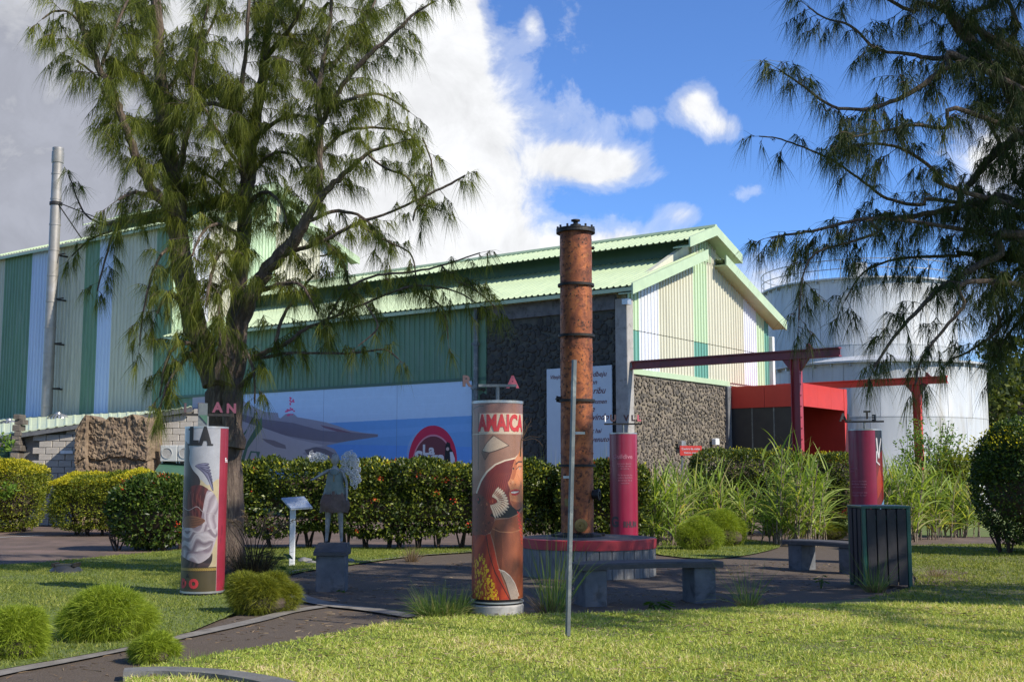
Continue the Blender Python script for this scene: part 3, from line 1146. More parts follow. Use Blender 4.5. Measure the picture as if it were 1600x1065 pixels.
cv = Canvas(MW, MH, (186, 214, 238))
cr = lambda x, y: (360 + x / 3.327, 420 + y / 3.327)
q = lambda pts: [mpt(*cr(*p)) for p in pts]
rr = random.Random(4)
for k in range(14):
    yy = 640 + k * 14 + rr.uniform(-5, 5)
    x0 = rr.uniform(0, 900)
    cv.poly(q([(x0, yy), (x0 + rr.uniform(200, 500), yy - 22), (x0 + 400, yy - 14)]), (196, 220, 242), .5)
cv.poly(q([(-400, 860), (520, 800), (1300, 760), (1300, 1100), (-400, 1100)]), (112, 168, 222))
cv.poly(q([(-400, 890), (560, 850), (1300, 800), (1300, 840), (560, 890)]), (122, 176, 228))
cv.poly(q([(-400, 940), (600, 912), (1300, 925), (1300, 1100), (-400, 1100)]), (98, 158, 228))
cv.poly(q([(-400, 600), (0, 655), (40, 672), (120, 715), (180, 742), (248, 748), (252, 772), (262, 776), (290, 752), (330, 752), (350, 770), (420, 782), (500, 797), (560, 815), (620, 838), (700, 852), (770, 858),
          (772, 870), (650, 888), (560, 905), (500, 918), (545, 935), (562, 960), (560, 1010), (-400, 1010)]), (158, 156, 166))
cv.poly(q([(-400, 700), (20, 740), (130, 775), (330, 800), (480, 840), (640, 850), (770, 860), (770, 872), (560, 902), (430, 890), (200, 850), (0, 820), (-400, 900)]), (124, 120, 132))
cv.poly(q([(0, 800), (60, 790), (210, 838), (330, 880), (420, 900), (500, 918), (430, 925), (380, 960), (470, 1000), (300, 1020), (-400, 1030), (-400, 880)]), (184, 182, 188))
cv.poly(q([(165, 880), (230, 890), (290, 915), (295, 935), (240, 925), (190, 900)]), (134, 128, 136))
cv.poly(q([(390, 940), (450, 925), (500, 935), (560, 965), (520, 1000), (420, 985)]), (112, 108, 118))
cv.poly(q([(470, 810), (560, 830), (640, 852), (560, 845), (490, 825)]), (112, 62, 76), .6)
for (a, b) in ((305, 740), (315, 700), (320, 680), (300, 750), (325, 745)):
    for k in range(6):
        cv.ell(*mpt(*cr(a + rr.uniform(-12, 12), b + rr.uniform(-18, 12))), 5, 4, (226, 80, 128), .9)
for pts in ([(0, 1000), (20, 920), (90, 830), (85, 850), (35, 930), (15, 1010)], [(60, 1000), (90, 900), (130, 830), (165, 765), (168, 830), (130, 880), (95, 930), (75, 1010)],
            [(90, 1000), (110, 945), (160, 950), (150, 990), (140, 955), (115, 955), (100, 1010)], [(190, 1010), (225, 960), (228, 1015)], [(10, 1000), (40, 950), (80, 985), (60, 960), (35, 970), (25, 1010)]):
    cv.poly(q(pts), (76, 118, 100))
cv.ell(*mpt(672, 708), 105, 112, (196, 202, 214), .35)
lc = mpt(677, 720)
cv.ell(lc[0], lc[1], 112, 158, (205, 30, 72))
cv.ell(lc[0] + 2, lc[1] + 22, 96, 140, (215, 140, 150))
cv.ell(lc[0] + 2, lc[1] + 24, 91, 134, (112, 52, 58))
cv.poly(q([(1118, 1000), (1122, 920), (1130, 898), (1146, 905), (1150, 930), (1168, 960), (1172, 1010)]), (18, 16, 20))
cv.poly(q([(1145, 950), (1160, 950), (1172, 985), (1172, 1010), (1150, 1010)]), (214, 216, 220))
cv.ell(*mpt(*cr(1134, 935)), 7, 8, (200, 170, 160))
for k in (.27, .52, .77):
    cv.line([(MW * k, 0), (MW * k, MH)], 2, (80, 100, 130), .5)
cv.grain(.015)
mm = cv.material('mural_print', .55, 0.0, .95)
me = bpy.data.meshes.new('mural')
mb = MB().box((-.05, yr_, zbm), (.029, yl, zt))
me = mb.mesh('mural', mm)
uv = me.uv_layers.new(name='UVMap')
for lp in me.loops:
    c = me.vertices[lp.vertex_index].co
    uv.data[lp.index].uv = ((yl - c.y) / (yl - yr_), (c.z - zbm) / (zt - zbm))
mural = link('mural_board', me, hall)
mural['label'] = 'printed seaside mural board with a volcano, blue sea and a round red logo'


def fac_mtx(px, py, off=-.056):
    """text frame lying on the facade plane, reading left to right"""
    t, z = fac(px, py)
    return Matrix.Translation((off, t, z)) @ Matrix(((0, 0, -1, 0), (-1, 0, 0, 0), (0, 1, 0, 0), (0, 0, 0, 1)))


text_flat('lettering', 'La', .50, fac_mtx(671, 703), M['whiteletter'], mural, bold=.018, xs=1.25)
text_flat('lettering', 'Saga', .68, fac_mtx(673, 716), M['whiteletter'], mural, bold=.026, xs=1.2)

# ---- welcome signboard on the shaded stone wall
sa, sz1 = fac(858, 574)
sb, _ = fac(960, 570)
board = thing('welcome_signboard', HC + D1 * sa + D2 * (-.08), 'tall pale board of greetings in many languages on the shaded stone wall', 'sign', rotz=ROTZ)
Lb = sa - sb
part(MB().bbox((-.06, -Lb, 1.5), (0, 0, 5.10), .01), 'board', M['signboard'], board)
for (txt, px, py, sz, al) in (('Vítejte', 863, 590, .20, 'LEFT'), ('Willkommen', 952, 627, .22, 'RIGHT'), ('Karibu', 950, 610, .32, 'RIGHT'), ('uron', 937, 597, .24, 'RIGHT'),
                              ('usidbeju', 952, 584, .26, 'RIGHT'), ('Welcome', 933, 639, .30, 'RIGHT'), ('Bem-vindo', 955, 651, .32, 'RIGHT'), ('Swaagat hai', 943, 673, .22, 'RIGHT'), ('Benvenuto', 955, 686, .26, 'RIGHT')):
    t, z = fac(px, py)
    mt = Matrix.Translation((-.066, t - sa, z)) @ Matrix(((0, 0, -1, 0), (-1, 0, 0, 0), (0, 1, 0, 0), (0, 0, 0, 1)))
    text_flat('lettering', txt, sz * .92, mt, M['signtext'], board, bold=.001, shear=.35, align=al)

# ---- small red notice behind the hedge
rp = P(1079, 703, 34)
notice = thing('notice_board', (rp.x, rp.y, 0), 'small red sign with white writing above the clipped hedge by the stone wall', 'sign', rotz=.18)
part(MB().bbox((-.33, -.02, 2.12), (.33, .02, 2.40), .008), 'panel', M['red'], notice)
part(MB().box((-.27, .02, 0), (-.22, .06, 2.3)), 'post', M['polegrey'], notice)
part(MB().box((.22, .02, 0), (.27, .06, 2.3)), 'post', M['polegrey'], notice)
rot = Matrix.Rotation(PI / 2, 4, 'X')
text_flat('lettering', 'Centre de visite', .085, Matrix.Translation((0, -.024, 2.31)) @ rot, M['whiteletter'], notice)
text_flat('lettering', 'Visitors centre', .07, Matrix.Translation((0, -.024, 2.20)) @ rot, M['whiteletter'], notice)

# ---- red portal
portal = thing('entrance_portal', HC + D2 * 7.25, 'red box-shaped entrance porch with dark glass doors beside the stone wall', 'entrance', rotz=ROTZ)
PW, PD, PT = 4.25, 2.85, 4.78
part(MB().box((0, -PD, PT - .12), (PW, .0, PT)), 'roof', M['red'], portal)
for k in range(2):
    part(MB().bbox((-.02, -PD - .02 + k * 1.43, PT - .78), (.092, -PD - .03 + (k + 1) * 1.43, PT + .02), .008), 'fascia_panel', M['red'], portal)
for k in range(3):
    fx0, fx1 = .10 + (PW - .38) * k / 3, .10 + (PW - .38) * (k + 1) / 3
    part(MB().bbox((fx0 + .004, -PD - .04, PT - .78), (fx1 - .004, -PD + .1, PT + .04), .008), 'fascia_panel', M['red'], portal)
part(MB().box((PW - .28, -PD - .05, 0), (PW + .02, 0, PT + .05)), 'side_wall', M['red'], portal)
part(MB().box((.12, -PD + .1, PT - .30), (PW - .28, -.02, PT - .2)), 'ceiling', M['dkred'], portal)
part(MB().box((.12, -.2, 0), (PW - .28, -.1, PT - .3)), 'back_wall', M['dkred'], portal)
for k in range(4):
    part(MB().box((.3 + k * .9, -.26, 0), (.34 + k * .9, -.2, PT - .4)), 'mullion', M['polegrey'], portal)
    part(MB().box((.36 + k * .9, -.24, .05), (1.17 + k * .9, -.205, PT - .45)), 'glass_door', M['glass'], portal)
for k in range(3):
    part(MB().box((.02, -.95 - k * .85, 0), (.07, -.90 - k * .85, PT - .78)), 'mullion', M['polegrey'], portal)
part(MB().box((.03, -2.6, 0), (.06, -.1, PT - .78)), 'dark_opening_sheet', M['dark'], portal)  # dark sheet across the open side, standing in for the shade inside

# ---- red gantries
def ibeam(mb, a, b, h, w):
    a, b = Vector(a), Vector(b)
    d = (b - a).normalized()
    s = Vector((-d.y, d.x, 0))
    u = Vector((0, 0, 1))
    for (sx, sz, hw, hh) in ((0, h / 2 - .02, w / 2, .02), (0, -h / 2 + .02, w / 2, .02), (0, 0, .012, h / 2 - .04)):
        pts = [a + s * -hw + u * (sz - hh), a + s * hw + u * (sz - hh), a + s * hw + u * (sz + hh), a + s * -hw + u * (sz + hh)]
        mb.extr(pts, b - a)
    return mb


M['dkred2'] = mat('crimson_steel_paint', (.33, .025, .03), (.27, .02, .025), 3, .4)


def gantry(a, b, c, z, label):
    a, b, c = Vector(a), Vector(b), Vector(c)
    g = thing('gantry_frame', (c.x, c.y, 0), label, 'gantry', 'red steel gantries in front of the entrance')
    o = Vector((c.x, c.y, 0))
    h = .27
    part(ibeam(MB(), a - o, b - o, h, .2), 'beam', M['red'] if 'second' in label or 'farther' in label else M['dkred'], g)
    d = (b - a).normalized()
    mb = MB()
    s = Vector((-d.y, d.x, 0))
    zz = z - h / 2 - .002
    for (k, wd, tk) in ((-.13, .012, .1), (.13, .012, .1)):
        p0 = d * k
        mb.extr([p0 - d * wd - s * tk, p0 + d * wd - s * tk, p0 + d * wd + s * tk, p0 - d * wd + s * tk], (0, 0, zz))
    mb.extr([-d * .118 - s * .012, d * .118 - s * .012, d * .118 + s * .012, -d * .118 + s * .012], (0, 0, zz))
    part(mb, 'post', M['dkred2'] if 'reaching' in label else M['red'], g)
    mb = MB()
    for k in (-1, 1):
        mb.extr([Vector((0, 0, zz)) + d * k * .145 - s * .04, Vector((0, 0, zz)) + d * k * .42 - s * .04, Vector((0, 0, zz - .36)) + d * k * .145 - s * .04], s * .08)
    part(mb, 'bracket', M['dkred'], g)
    mb = MB()
    for k in range(10):
        for sg in (-1, 1):
            mb.box((-.018, -.018, -.018), (.018, .018, .018), Matrix.Translation(d * .15 * sg - s * .06 + Vector((0, 0, zz - .1 - k * .32))))
    part(mb, 'bolts', M['dkred'], g)
    mb = MB()
    e = d * .35
    mb.extr([e + Vector((0, 0, z + h / 2 + .002)) - s * .05, e + d * .2 + Vector((0, 0, z + h / 2 + .002)) - s * .05, e + d * .06 + Vector((0, 0, z + h / 2 + .16)) - s * .05, e + Vector((0, 0, z + h / 2 + .16)) - s * .05], s * .1)
    part(mb, 'lug', M['dkred'], g)
    return g


z1_ = 5.07
A1, B1 = P(988, 573, 38.0), P(1313, 551, 33.7)
A1.z = B1.z = z1_
dd = (B1 - A1)
tt = (1246 - 988) / (1313 - 988)
# foot position: where the line of sight through px 1246 meets the beam
tn = ray(1246, 650).x / ray(1246, 650).y
tt = (tn * A1.y - A1.x) / (dd.x - tn * dd.y)
gantry(A1, B1, A1 + dd * tt, z1_, 'dark red steel beam reaching from the hall corner to its red post')
A2, B2 = P(1215, 614, 47.6), P(1480, 593, 43.4)
A2.z = B2.z = 5.05
dd = (B2 - A2)
tn = ray(1434, 650).x / ray(1434, 650).y
tt = (tn * A2.y - A2.x) / (dd.x - tn * dd.y)
gantry(A2, B2, A2 + dd * tt, 5.05, 'farther red steel beam and post in front of the white tanks')

# ================================================================== TALL BLOCK at the left
TC = HC + D1 * LEN
tall = thing('factory_building', TC, 'tall striped metal-clad factory block with green, cream and shade-tinted white sheets, left', 'building', rotz=ROTZ)
TE = 12.75
TL = 27.0
px_cols = [(262, 235, 'green_sheet'), (235, 201, 'shade_cream_sheet'), (201, 167, 'shade_cream_sheet'), (167, 145, 'shade_white_sheet'), (145, 122, 'green_sheet'), (122, 96, 'shade_cream_sheet'), (96, 62, 'shade_cream_sheet'),
           (62, 38, 'shade_white_sheet'), (38, 17, 'green_sheet'), (17, -5, 'green_sheet'), (-5, -60, 'shade_cream_sheet'), (-60, -110, 'green_sheet')]
for a, b, mm in px_cols:
    ua, ub = t_fac(a) - LEN, t_fac(b) - LEN
    if a == 262:
        ua = 0
    link('cladding_sheet', rib_sheet(ua + .003, ub - .003, lambda u: 3.9, lambda u: TE, 'x', M[mm], .27, .045), tall)
TL = t_fac(-110) - LEN
part(MB().box((.05, .05, 0), (.4, TL, TE)), 'wall', M['shade_cream_sheet'], tall)
ztl = lambda x: TE + .02 + SL * (x if x < GW / 2 else GW - x)
part(MB().extr([(.05, .05, 0), (GW, .05, 0), (GW, .05, ztl(GW)), (GW / 2, .05, ztl(GW / 2) + .4), (.05, .05, ztl(0))], (0, .3, 0)), 'wall', M['cream_sheet'], tall)
gc = ['ltgreen_sheet', 'white_sheet', 'cream_sheet', 'cream_sheet', 'ltgreen_sheet', 'ltgreen_sheet', 'cream_sheet', 'cream_sheet', 'cream_sheet', 'white_sheet', 'ltgreen_sheet']
for i, mm in enumerate(gc):
    a, b = GW * i / 11, GW * (i + 1) / 11
    link('cladding_sheet', rib_sheet(a + .003, b - .003, lambda u: 7.4, lambda u: ztl(u) - .05 + (.5 if abs(u - GW / 2) < 1 else 0), 'y', M[mm], .2, .04), tall)
build_roof(tall, -.5, TL, TE, -.5, 12.3, oh=.35)

# steel flue on the long wall
fy = t_fac(93) - LEN
flue = thing('flue_chimney', TC + D1 * fy - D2 * .75, 'tall slim steel flue standing against the striped factory wall', 'chimney', rotz=ROTZ)
r = .25
rad, zz = [], []
for i in range(11):
    z = 3.6 + i * 1.25
    zz += [z, z + 1.17, z + 1.17, z + 1.25]
    rad += [r, r, r + .02, r + .02]
part(MB().lathe(list(zip(rad, zz)) + [(r, 17.0)], 20), 'pipe', M['flue'], flue, True)
part(MB().lathe([(r + .03, 16.6), (r + .04, 16.65), (r + .04, 17.15), (r - .02, 17.2)], 20), 'cap', M['flue'], flue, True)
for i in range(4):
    z = 5.6 + i * 2.15
    part(MB().box((-.02, -.04, z), (.9, .04, z + .07)).box((.1, -.75, z), (.16, 0, z + .06)), 'wall_bracket', M['iron'], flue)
part(MB().tube([(0, -r, 14.6), (1.5, -4.2, 12.9)], .03, 6), 'stay_rod', M['iron'], flue)
part(MB().tube([(0, -r, 14.5), (1.2, -.6, 12.85)], .03, 6), 'stay_rod', M['iron'], flue)
part(MB().lathe([(r + .02, 14.5), (r + .05, 14.52), (r + .05, 14.66), (r + .02, 14.68)], 20), 'collar', M['iron'], flue)
part(MB().lathe([(r + .5, 3.3), (r + .02, 3.75)], 20), 'flashing', M['steel'], flue)

# ---- lean-to with block gable
def wl_(px, py, D):
    return P(px, py, D)


bx0, bx1 = P(28, 700, 37).x, P(122, 700, 37).x
leanto = thing('lean_to_shed', (bx0, 37, 0), 'low concrete-block lean-to with a pale green sheet roof below the striped wall', 'building')
ztop = lambda px: P(px, 676 - (px - 35) * .15, 37).z
# walls behind the blocks
xa, xb = P(-60, 700, 37).x - bx0, P(300, 700, 37).x - bx0
za, zb_ = ztop(-60), ztop(300)
part(MB().extr([(xa, .22, 0), (xb, .22, 0), (xb, .22, zb_ - .05), (xa, .22, za - .05)], (0, .25, 0)), 'wall', M['block_mortar'], leanto)
bw, bh = .415, .2
row = 0
meshes = {}
z = .02
rb = random.Random(11)
blk = MB().bbox((.008, 0, .008), (bw - .008, .2, bh - .006), .012).mesh('block', M['block'])
while z < 3.6:
    x = P(60, 700, 37).x - bx0 + (-.2 if row % 2 else 0)
    while x < xb:
        pxm = 800 + (x + bx0) / 37 * 1861
        zt_ = ztop(pxm + 6)
        if z + bh < zt_ and not (150 < pxm < 232 and z > .6) and z + bh > .0 and pxm < 300:
            o = link('block', blk, leanto, (x, .02 + rb.uniform(-.008, .008), z), (0, 0, 0))
        x += bw
    z += bh
    row += 1
# roof: pale sheets rising back to the tall wall
f0, f1 = Vector((xa, -.15, za + .0)), Vector((xb, -.15, zb_ + .0))
bkz = 4.35
k = 26
mbs = MB()
for i in range(k):
    u0, u1 = i / k, (i + 1) / k
    a, b = f0.lerp(f1, u0), f0.lerp(f1, u1)

    def back(pt):
        wx = pt.x + bx0
        # meet the tall wall plane
        px_ = 800 + wx / 37 * 1861
        t = t_fac(px_)
        w = HC + D1 * t - D2 * .05
        return Vector((w.x - bx0, w.y - 37, bkz))
    ba, bb = back(a), back(b)
    me = MB()
    vs, fs = [], []
    for (s_, h) in ((0, 0), (.6, 0), (.7, .022), (.88, .022), (1, 0)):
        p_, q_ = a.lerp(b, s_), ba.lerp(bb, s_)
        vs += [p_ + Vector((0, 0, h + .03)), q_ + Vector((0, 0, h + .03)), p_ + Vector((0, 0, h)), q_ + Vector((0, 0, h))]
    for j in range(4):
        c_, d_ = 4 * j, 4 * j + 4
        fs += [(c_, d_, d_ + 1, c_ + 1), (c_ + 2, c_ + 3, d_ + 3, d_ + 2), (c_, c_ + 2, d_ + 2, d_)]
    me.add(vs, fs).build('roof_sheet', M['leanroof'], leanto)
# verge board under the roof edge
part(MB().extr([f0 + Vector((0, 0, -.14)), f1 + Vector((0, 0, -.14)), f1 + Vector((0, 0, -.01)), f0 + Vector((0, 0, -.01))], (0, .06, 0)), 'verge_board', M['leg_conc'], leanto)
# broken masonry pier, lintel and louvre at the far left
mb = MB()
px0, px1 = P(21, 700, 36.9).x - bx0, P(35, 700, 36.9).x - bx0
z = 0
while z < 3.35:
    h = rb.uniform(.12, .22)
    mb.bbox((px0 + rb.uniform(-.05, .06), -.25 + rb.uniform(-.04, .04), z), (px1 + rb.uniform(-.07, .05), .2, z + h - .012), .015)
    z += h
part(mb, 'masonry_pier', M['stone'], leanto)
lx0, lx1 = P(-60, 700, 37).x - bx0, P(17, 700, 37).x - bx0
part(MB().bbox((lx0, -.1, 2.45), (lx1 + .12, .2, 2.66), .02), 'lintel', M['leg_conc'], leanto)
part(MB().box((lx1 - .03, -.05, 0), (lx1 + .08, .2, 2.45)), 'jamb', M['dkgreen'], leanto)
for k in range(12):
    mt = Matrix.Translation((0, 0, 1.3 + k * .095)) @ Matrix.Rotation(.5, 4, 'X')
    part(MB().box((lx0, -.05, 0), (lx1 - .05, -.035, .10), mt), 'louvre_slat', M['dkgreen'], leanto)
pl = P(103, 706, 36.9)
part(MB().box((pl.x - bx0 - .19, -.05, pl.z - .05), (pl.x - bx0 + .19, -.0, pl.z + .05)), 'name_plate', M['white_paint'], leanto)

# turbine vents on the lean-to roof
for i, (px, py, D) in enumerate(((91, 652, 50), (14, 662, 50), )):
    p = P(px, py, D)
    v = thing('roof_vent', (p.x, p.y, p.z - .75), ['round turbine vent on the lean-to roof beside the steel flue', 'round turbine vent on the lean-to roof at the far left'][i], 'roof vent', 'turbine vents on the lean-to roof')
    part(MB().lathe([(.28, -.35), (.26, .35)], 16), 'collar', M['steel'], v, True)
    mb = MB()
    for k in range(18):
        a = 2 * PI * k / 18
        pts = []
        for j in range(7):
            e = -1.1 + 2.3 * j / 6
            rr_ = .42 * math.cos(e) + .04
            aa = a + j * .07
            pts.append(Vector((rr_ * math.cos(aa), rr_ * math.sin(aa), .62 + .30 * math.sin(e))))
        for j in range(6):
            n_ = Vector((-math.sin(a), math.cos(a), 0)) * .045
            mb.add([pts[j] - n_, pts[j] + n_, pts[j + 1] + n_, pts[j + 1] - n_], [(0, 1, 2, 3)])
    part(mb, 'fins', M['steel'], v)
    part(MB().lathe([(.36, .62), (.34, .5), (.3, .4), (.01, .38)], 16), 'drum', M['dark'], v, True)
    part(MB().lathe([(.12, .90), (.10, .96), (0.0, .99)], 12), 'cap', M['steel'], v, True)

# ---- crumbling earth wall block, with a rough face
ex0, ex1 = P(121, 700, 36).x, P(238, 700, 36).x
ez = P(150, 652, 36).z
def earth_wall():
    nx, nz = 110, 110
    w, h, d = ex1 - ex0, ez, .9
    V, F = [], []
    for j in range(nz + 1):
        for i in range(nx + 1):
            u, v = i / nx, j / nz
            x, z = u * w, v * h
            e = mnoise.fractal(Vector((x * 1.3, z * 1.3, 3)), 1.0, 2.0, 4)
            f = mnoise.fractal(Vector((x * 9, z * 9, 9)), .6, 2.0, 5)
            y = -e * .09 - f * .045
            if v > .62 + .04 * e:
                y -= .10
            if u < .14:
                y -= .22
            if u > .93:
                y += (u - .93) * 5
            top = 1 + (.05 * mnoise.noise(Vector((x * 2.2, 7, 1))) + .03 * mnoise.noise(Vector((x * 7, 2, 1)))) * v
            if u < .12:
                top -= .12 * v * (1 - u / .12)
            V.append((x + .05 * e, y, z * top))
    for j in range(nz):
        for i in range(nx):
            a = j * (nx + 1) + i
            F.append((a, a + 1, a + nx + 2, a + nx + 1))
    # sides/top/back
    n0 = len(V)
    border = [j * (nx + 1) for j in range(nz + 1)] + [nz * (nx + 1) + i for i in range(1, nx + 1)] + [j * (nx + 1) + nx for j in range(nz - 1, -1, -1)]
    for b in border:
        V.append((V[b][0], d, V[b][2]))
    for k in range(len(border) - 1):
        F.append((border[k], border[k + 1], n0 + k + 1, n0 + k))
    return MB().add(V, F)


ew = earth_wall().build('earth_wall', M['earth'], None, True)
ew.location = (ex0, 36.1, 0)
tag(ew, 'crumbling brown earth and rubble wall block in front of the grey blocks', 'wall ruin')

# ---- air conditioners on the shaded block wall
for i, (px, D) in enumerate(((266, 36.4), (293, 36.4))):
    p = P(px, 720, D)
    ac = thing('air_conditioner', (p.x, p.y, p.z), ['beige air conditioner unit nearest the earth wall, fan facing out', 'second air conditioner unit, partly hidden by the printed column'][i], 'air conditioner', 'air conditioners on the block wall')
    part(MB().bbox((-.26, -.2, 0), (.26, .18, .48), .02), 'casing', M['acwhite'], ac)
    part(MB().lathe([(.165, 0), (.165, .02), (.15, .02), (.15, -.01)], 24), 'fan_ring', M['acwhite'], ac)
    LAST[0].rotation_euler = (PI / 2, 0, 0)
    LAST[0].location = (-.05, -.2, .24)
    part(MB().lathe([(.001, -.02), (.155, -.02), (.155, 0.004), (.001, .004)], 24), 'fan_grille', M['concrete'], ac)
    LAST[0].rotation_euler = (PI / 2, 0, 0)
    LAST[0].location = (-.05, -.2, .24)
    part(MB().box((-.24, -.1, -.06), (-.2, .4, 0)).box((.2, -.1, -.06), (.24, .4, 0)), 'bracket', M['steel'], ac)
p = P(266, 735, 36.0)
aw = thing('awning', (p.x, p.y, p.z), 'small dark green metal awning under the air conditioners', 'awning')
part(MB().extr([(-.35, -.5, -.1), (.9, -.5, -.25), (.9, .7, .2), (-.45, .7, .3)], (0, 0, .04)), 'sheet', M['dkgreen'], aw)
part(MB().box((-.3, -.2, -1.4), (-.26, -.16, 0)).box((.8, -.2, -1.4), (.84, -.16, -.1)), 'post', M['polegrey'], aw)

# ================================================================== TANKS
def tank(px, D, Rr, zt_, label, rings, rail):
    c = P(px, 700, D)
    t = thing('storage_tank', (c.x, c.y, 0), label, 'storage tank', 'white storage tanks')
    zs = [0] + rings + [zt_]
    for a, b in zip(zs[:-1], zs[1:]):
        k = 20
        for i in range(k):
            a0, a1 = 2 * PI * i / k + a * .3, 2 * PI * (i + 1) / k + a * .3
            pr = [(Rr, a), (Rr + .012, a + .05), (Rr, a + .09), (Rr, b - .012)]
            part(MB().lathe(pr, 5, a0=a0 + .0035, a1=a1), 'shell_plate', M['tank'], t, True)
    part(MB().lathe([(Rr - .05, 0), (Rr - .05, zt_)], 64), 'shell', M['steel'], t, True)
    part(MB().lathe([(Rr, zt_ - .05), (Rr + .22, zt_ - .03), (Rr + .22, zt_ + .07), (Rr - .1, zt_ + .1)], 72), 'rim', M['tank'], t, True)
    part(MB().lathe([(Rr, zt_ + .02), (Rr * .5, zt_ + .55), (0.0, zt_ + .85)], 48), 'roof', M['tank'], t, True)
    mb = MB()
    for i in range(36):
        a = 2 * PI * i / 36
        mb.box((Rr, -.03, zt_ - .2), (Rr + .2, .03, zt_ - .06), Matrix.Rotation(a, 4, 'Z'))
    part(mb, 'rim_bracket', M['steel'], t)
    if rail:
        la = math.atan2(-c.y, -c.x) - .62
        mbl = MB()
        mtl = Matrix.Rotation(la, 4, 'Z')
        mbl.box((Rr + .14, -.24, .5), (Rr + .18, -.20, zt_ + 1.1), mtl).box((Rr + .14, .20, .5), (Rr + .18, .24, zt_ + 1.1), mtl)
        for i in range(44):
            mbl.box((Rr + .145, -.2, .7 + i * .3), (Rr + .175, .2, .73 + i * .3), mtl)
        part(mbl, 'ladder', M['steel'], t)
        for h in (.6, 1.15):
            part(MB().tube([((Rr + .18) * math.cos(2 * PI * i / 64), (Rr + .18) * math.sin(2 * PI * i / 64), zt_ + h) for i in range(65)], .028, 6, False), 'handrail', M['steel'], t)
        pm = MB().tube([(0, 0, 0), (0, 0, 1.15)], .028, 6).mesh('rail_post', M['steel'])
        for i in range(28):
            a = 2 * PI * i / 28
            link('rail_post', pm, t, ((Rr + .18) * math.cos(a), (Rr + .18) * math.sin(a), zt_ + .05))
        part(MB().bbox((-.5, -.5, zt_ + .75), (.5, .5, zt_ + 1.9), .05), 'vent_box', M['tank'], t)
    return t


tank(1374, 62, 5.35, EYE + 161 / 29.84, 'wide shorter white storage tank in front, red gantry before it', [1.9, 4.3], False)
tank(1349, 76, 5.95, EYE + 284 / 24.3, 'taller white storage tank behind, with a railing around its top', [2.4, 4.8, 7.2, 9.6 - .35], True)

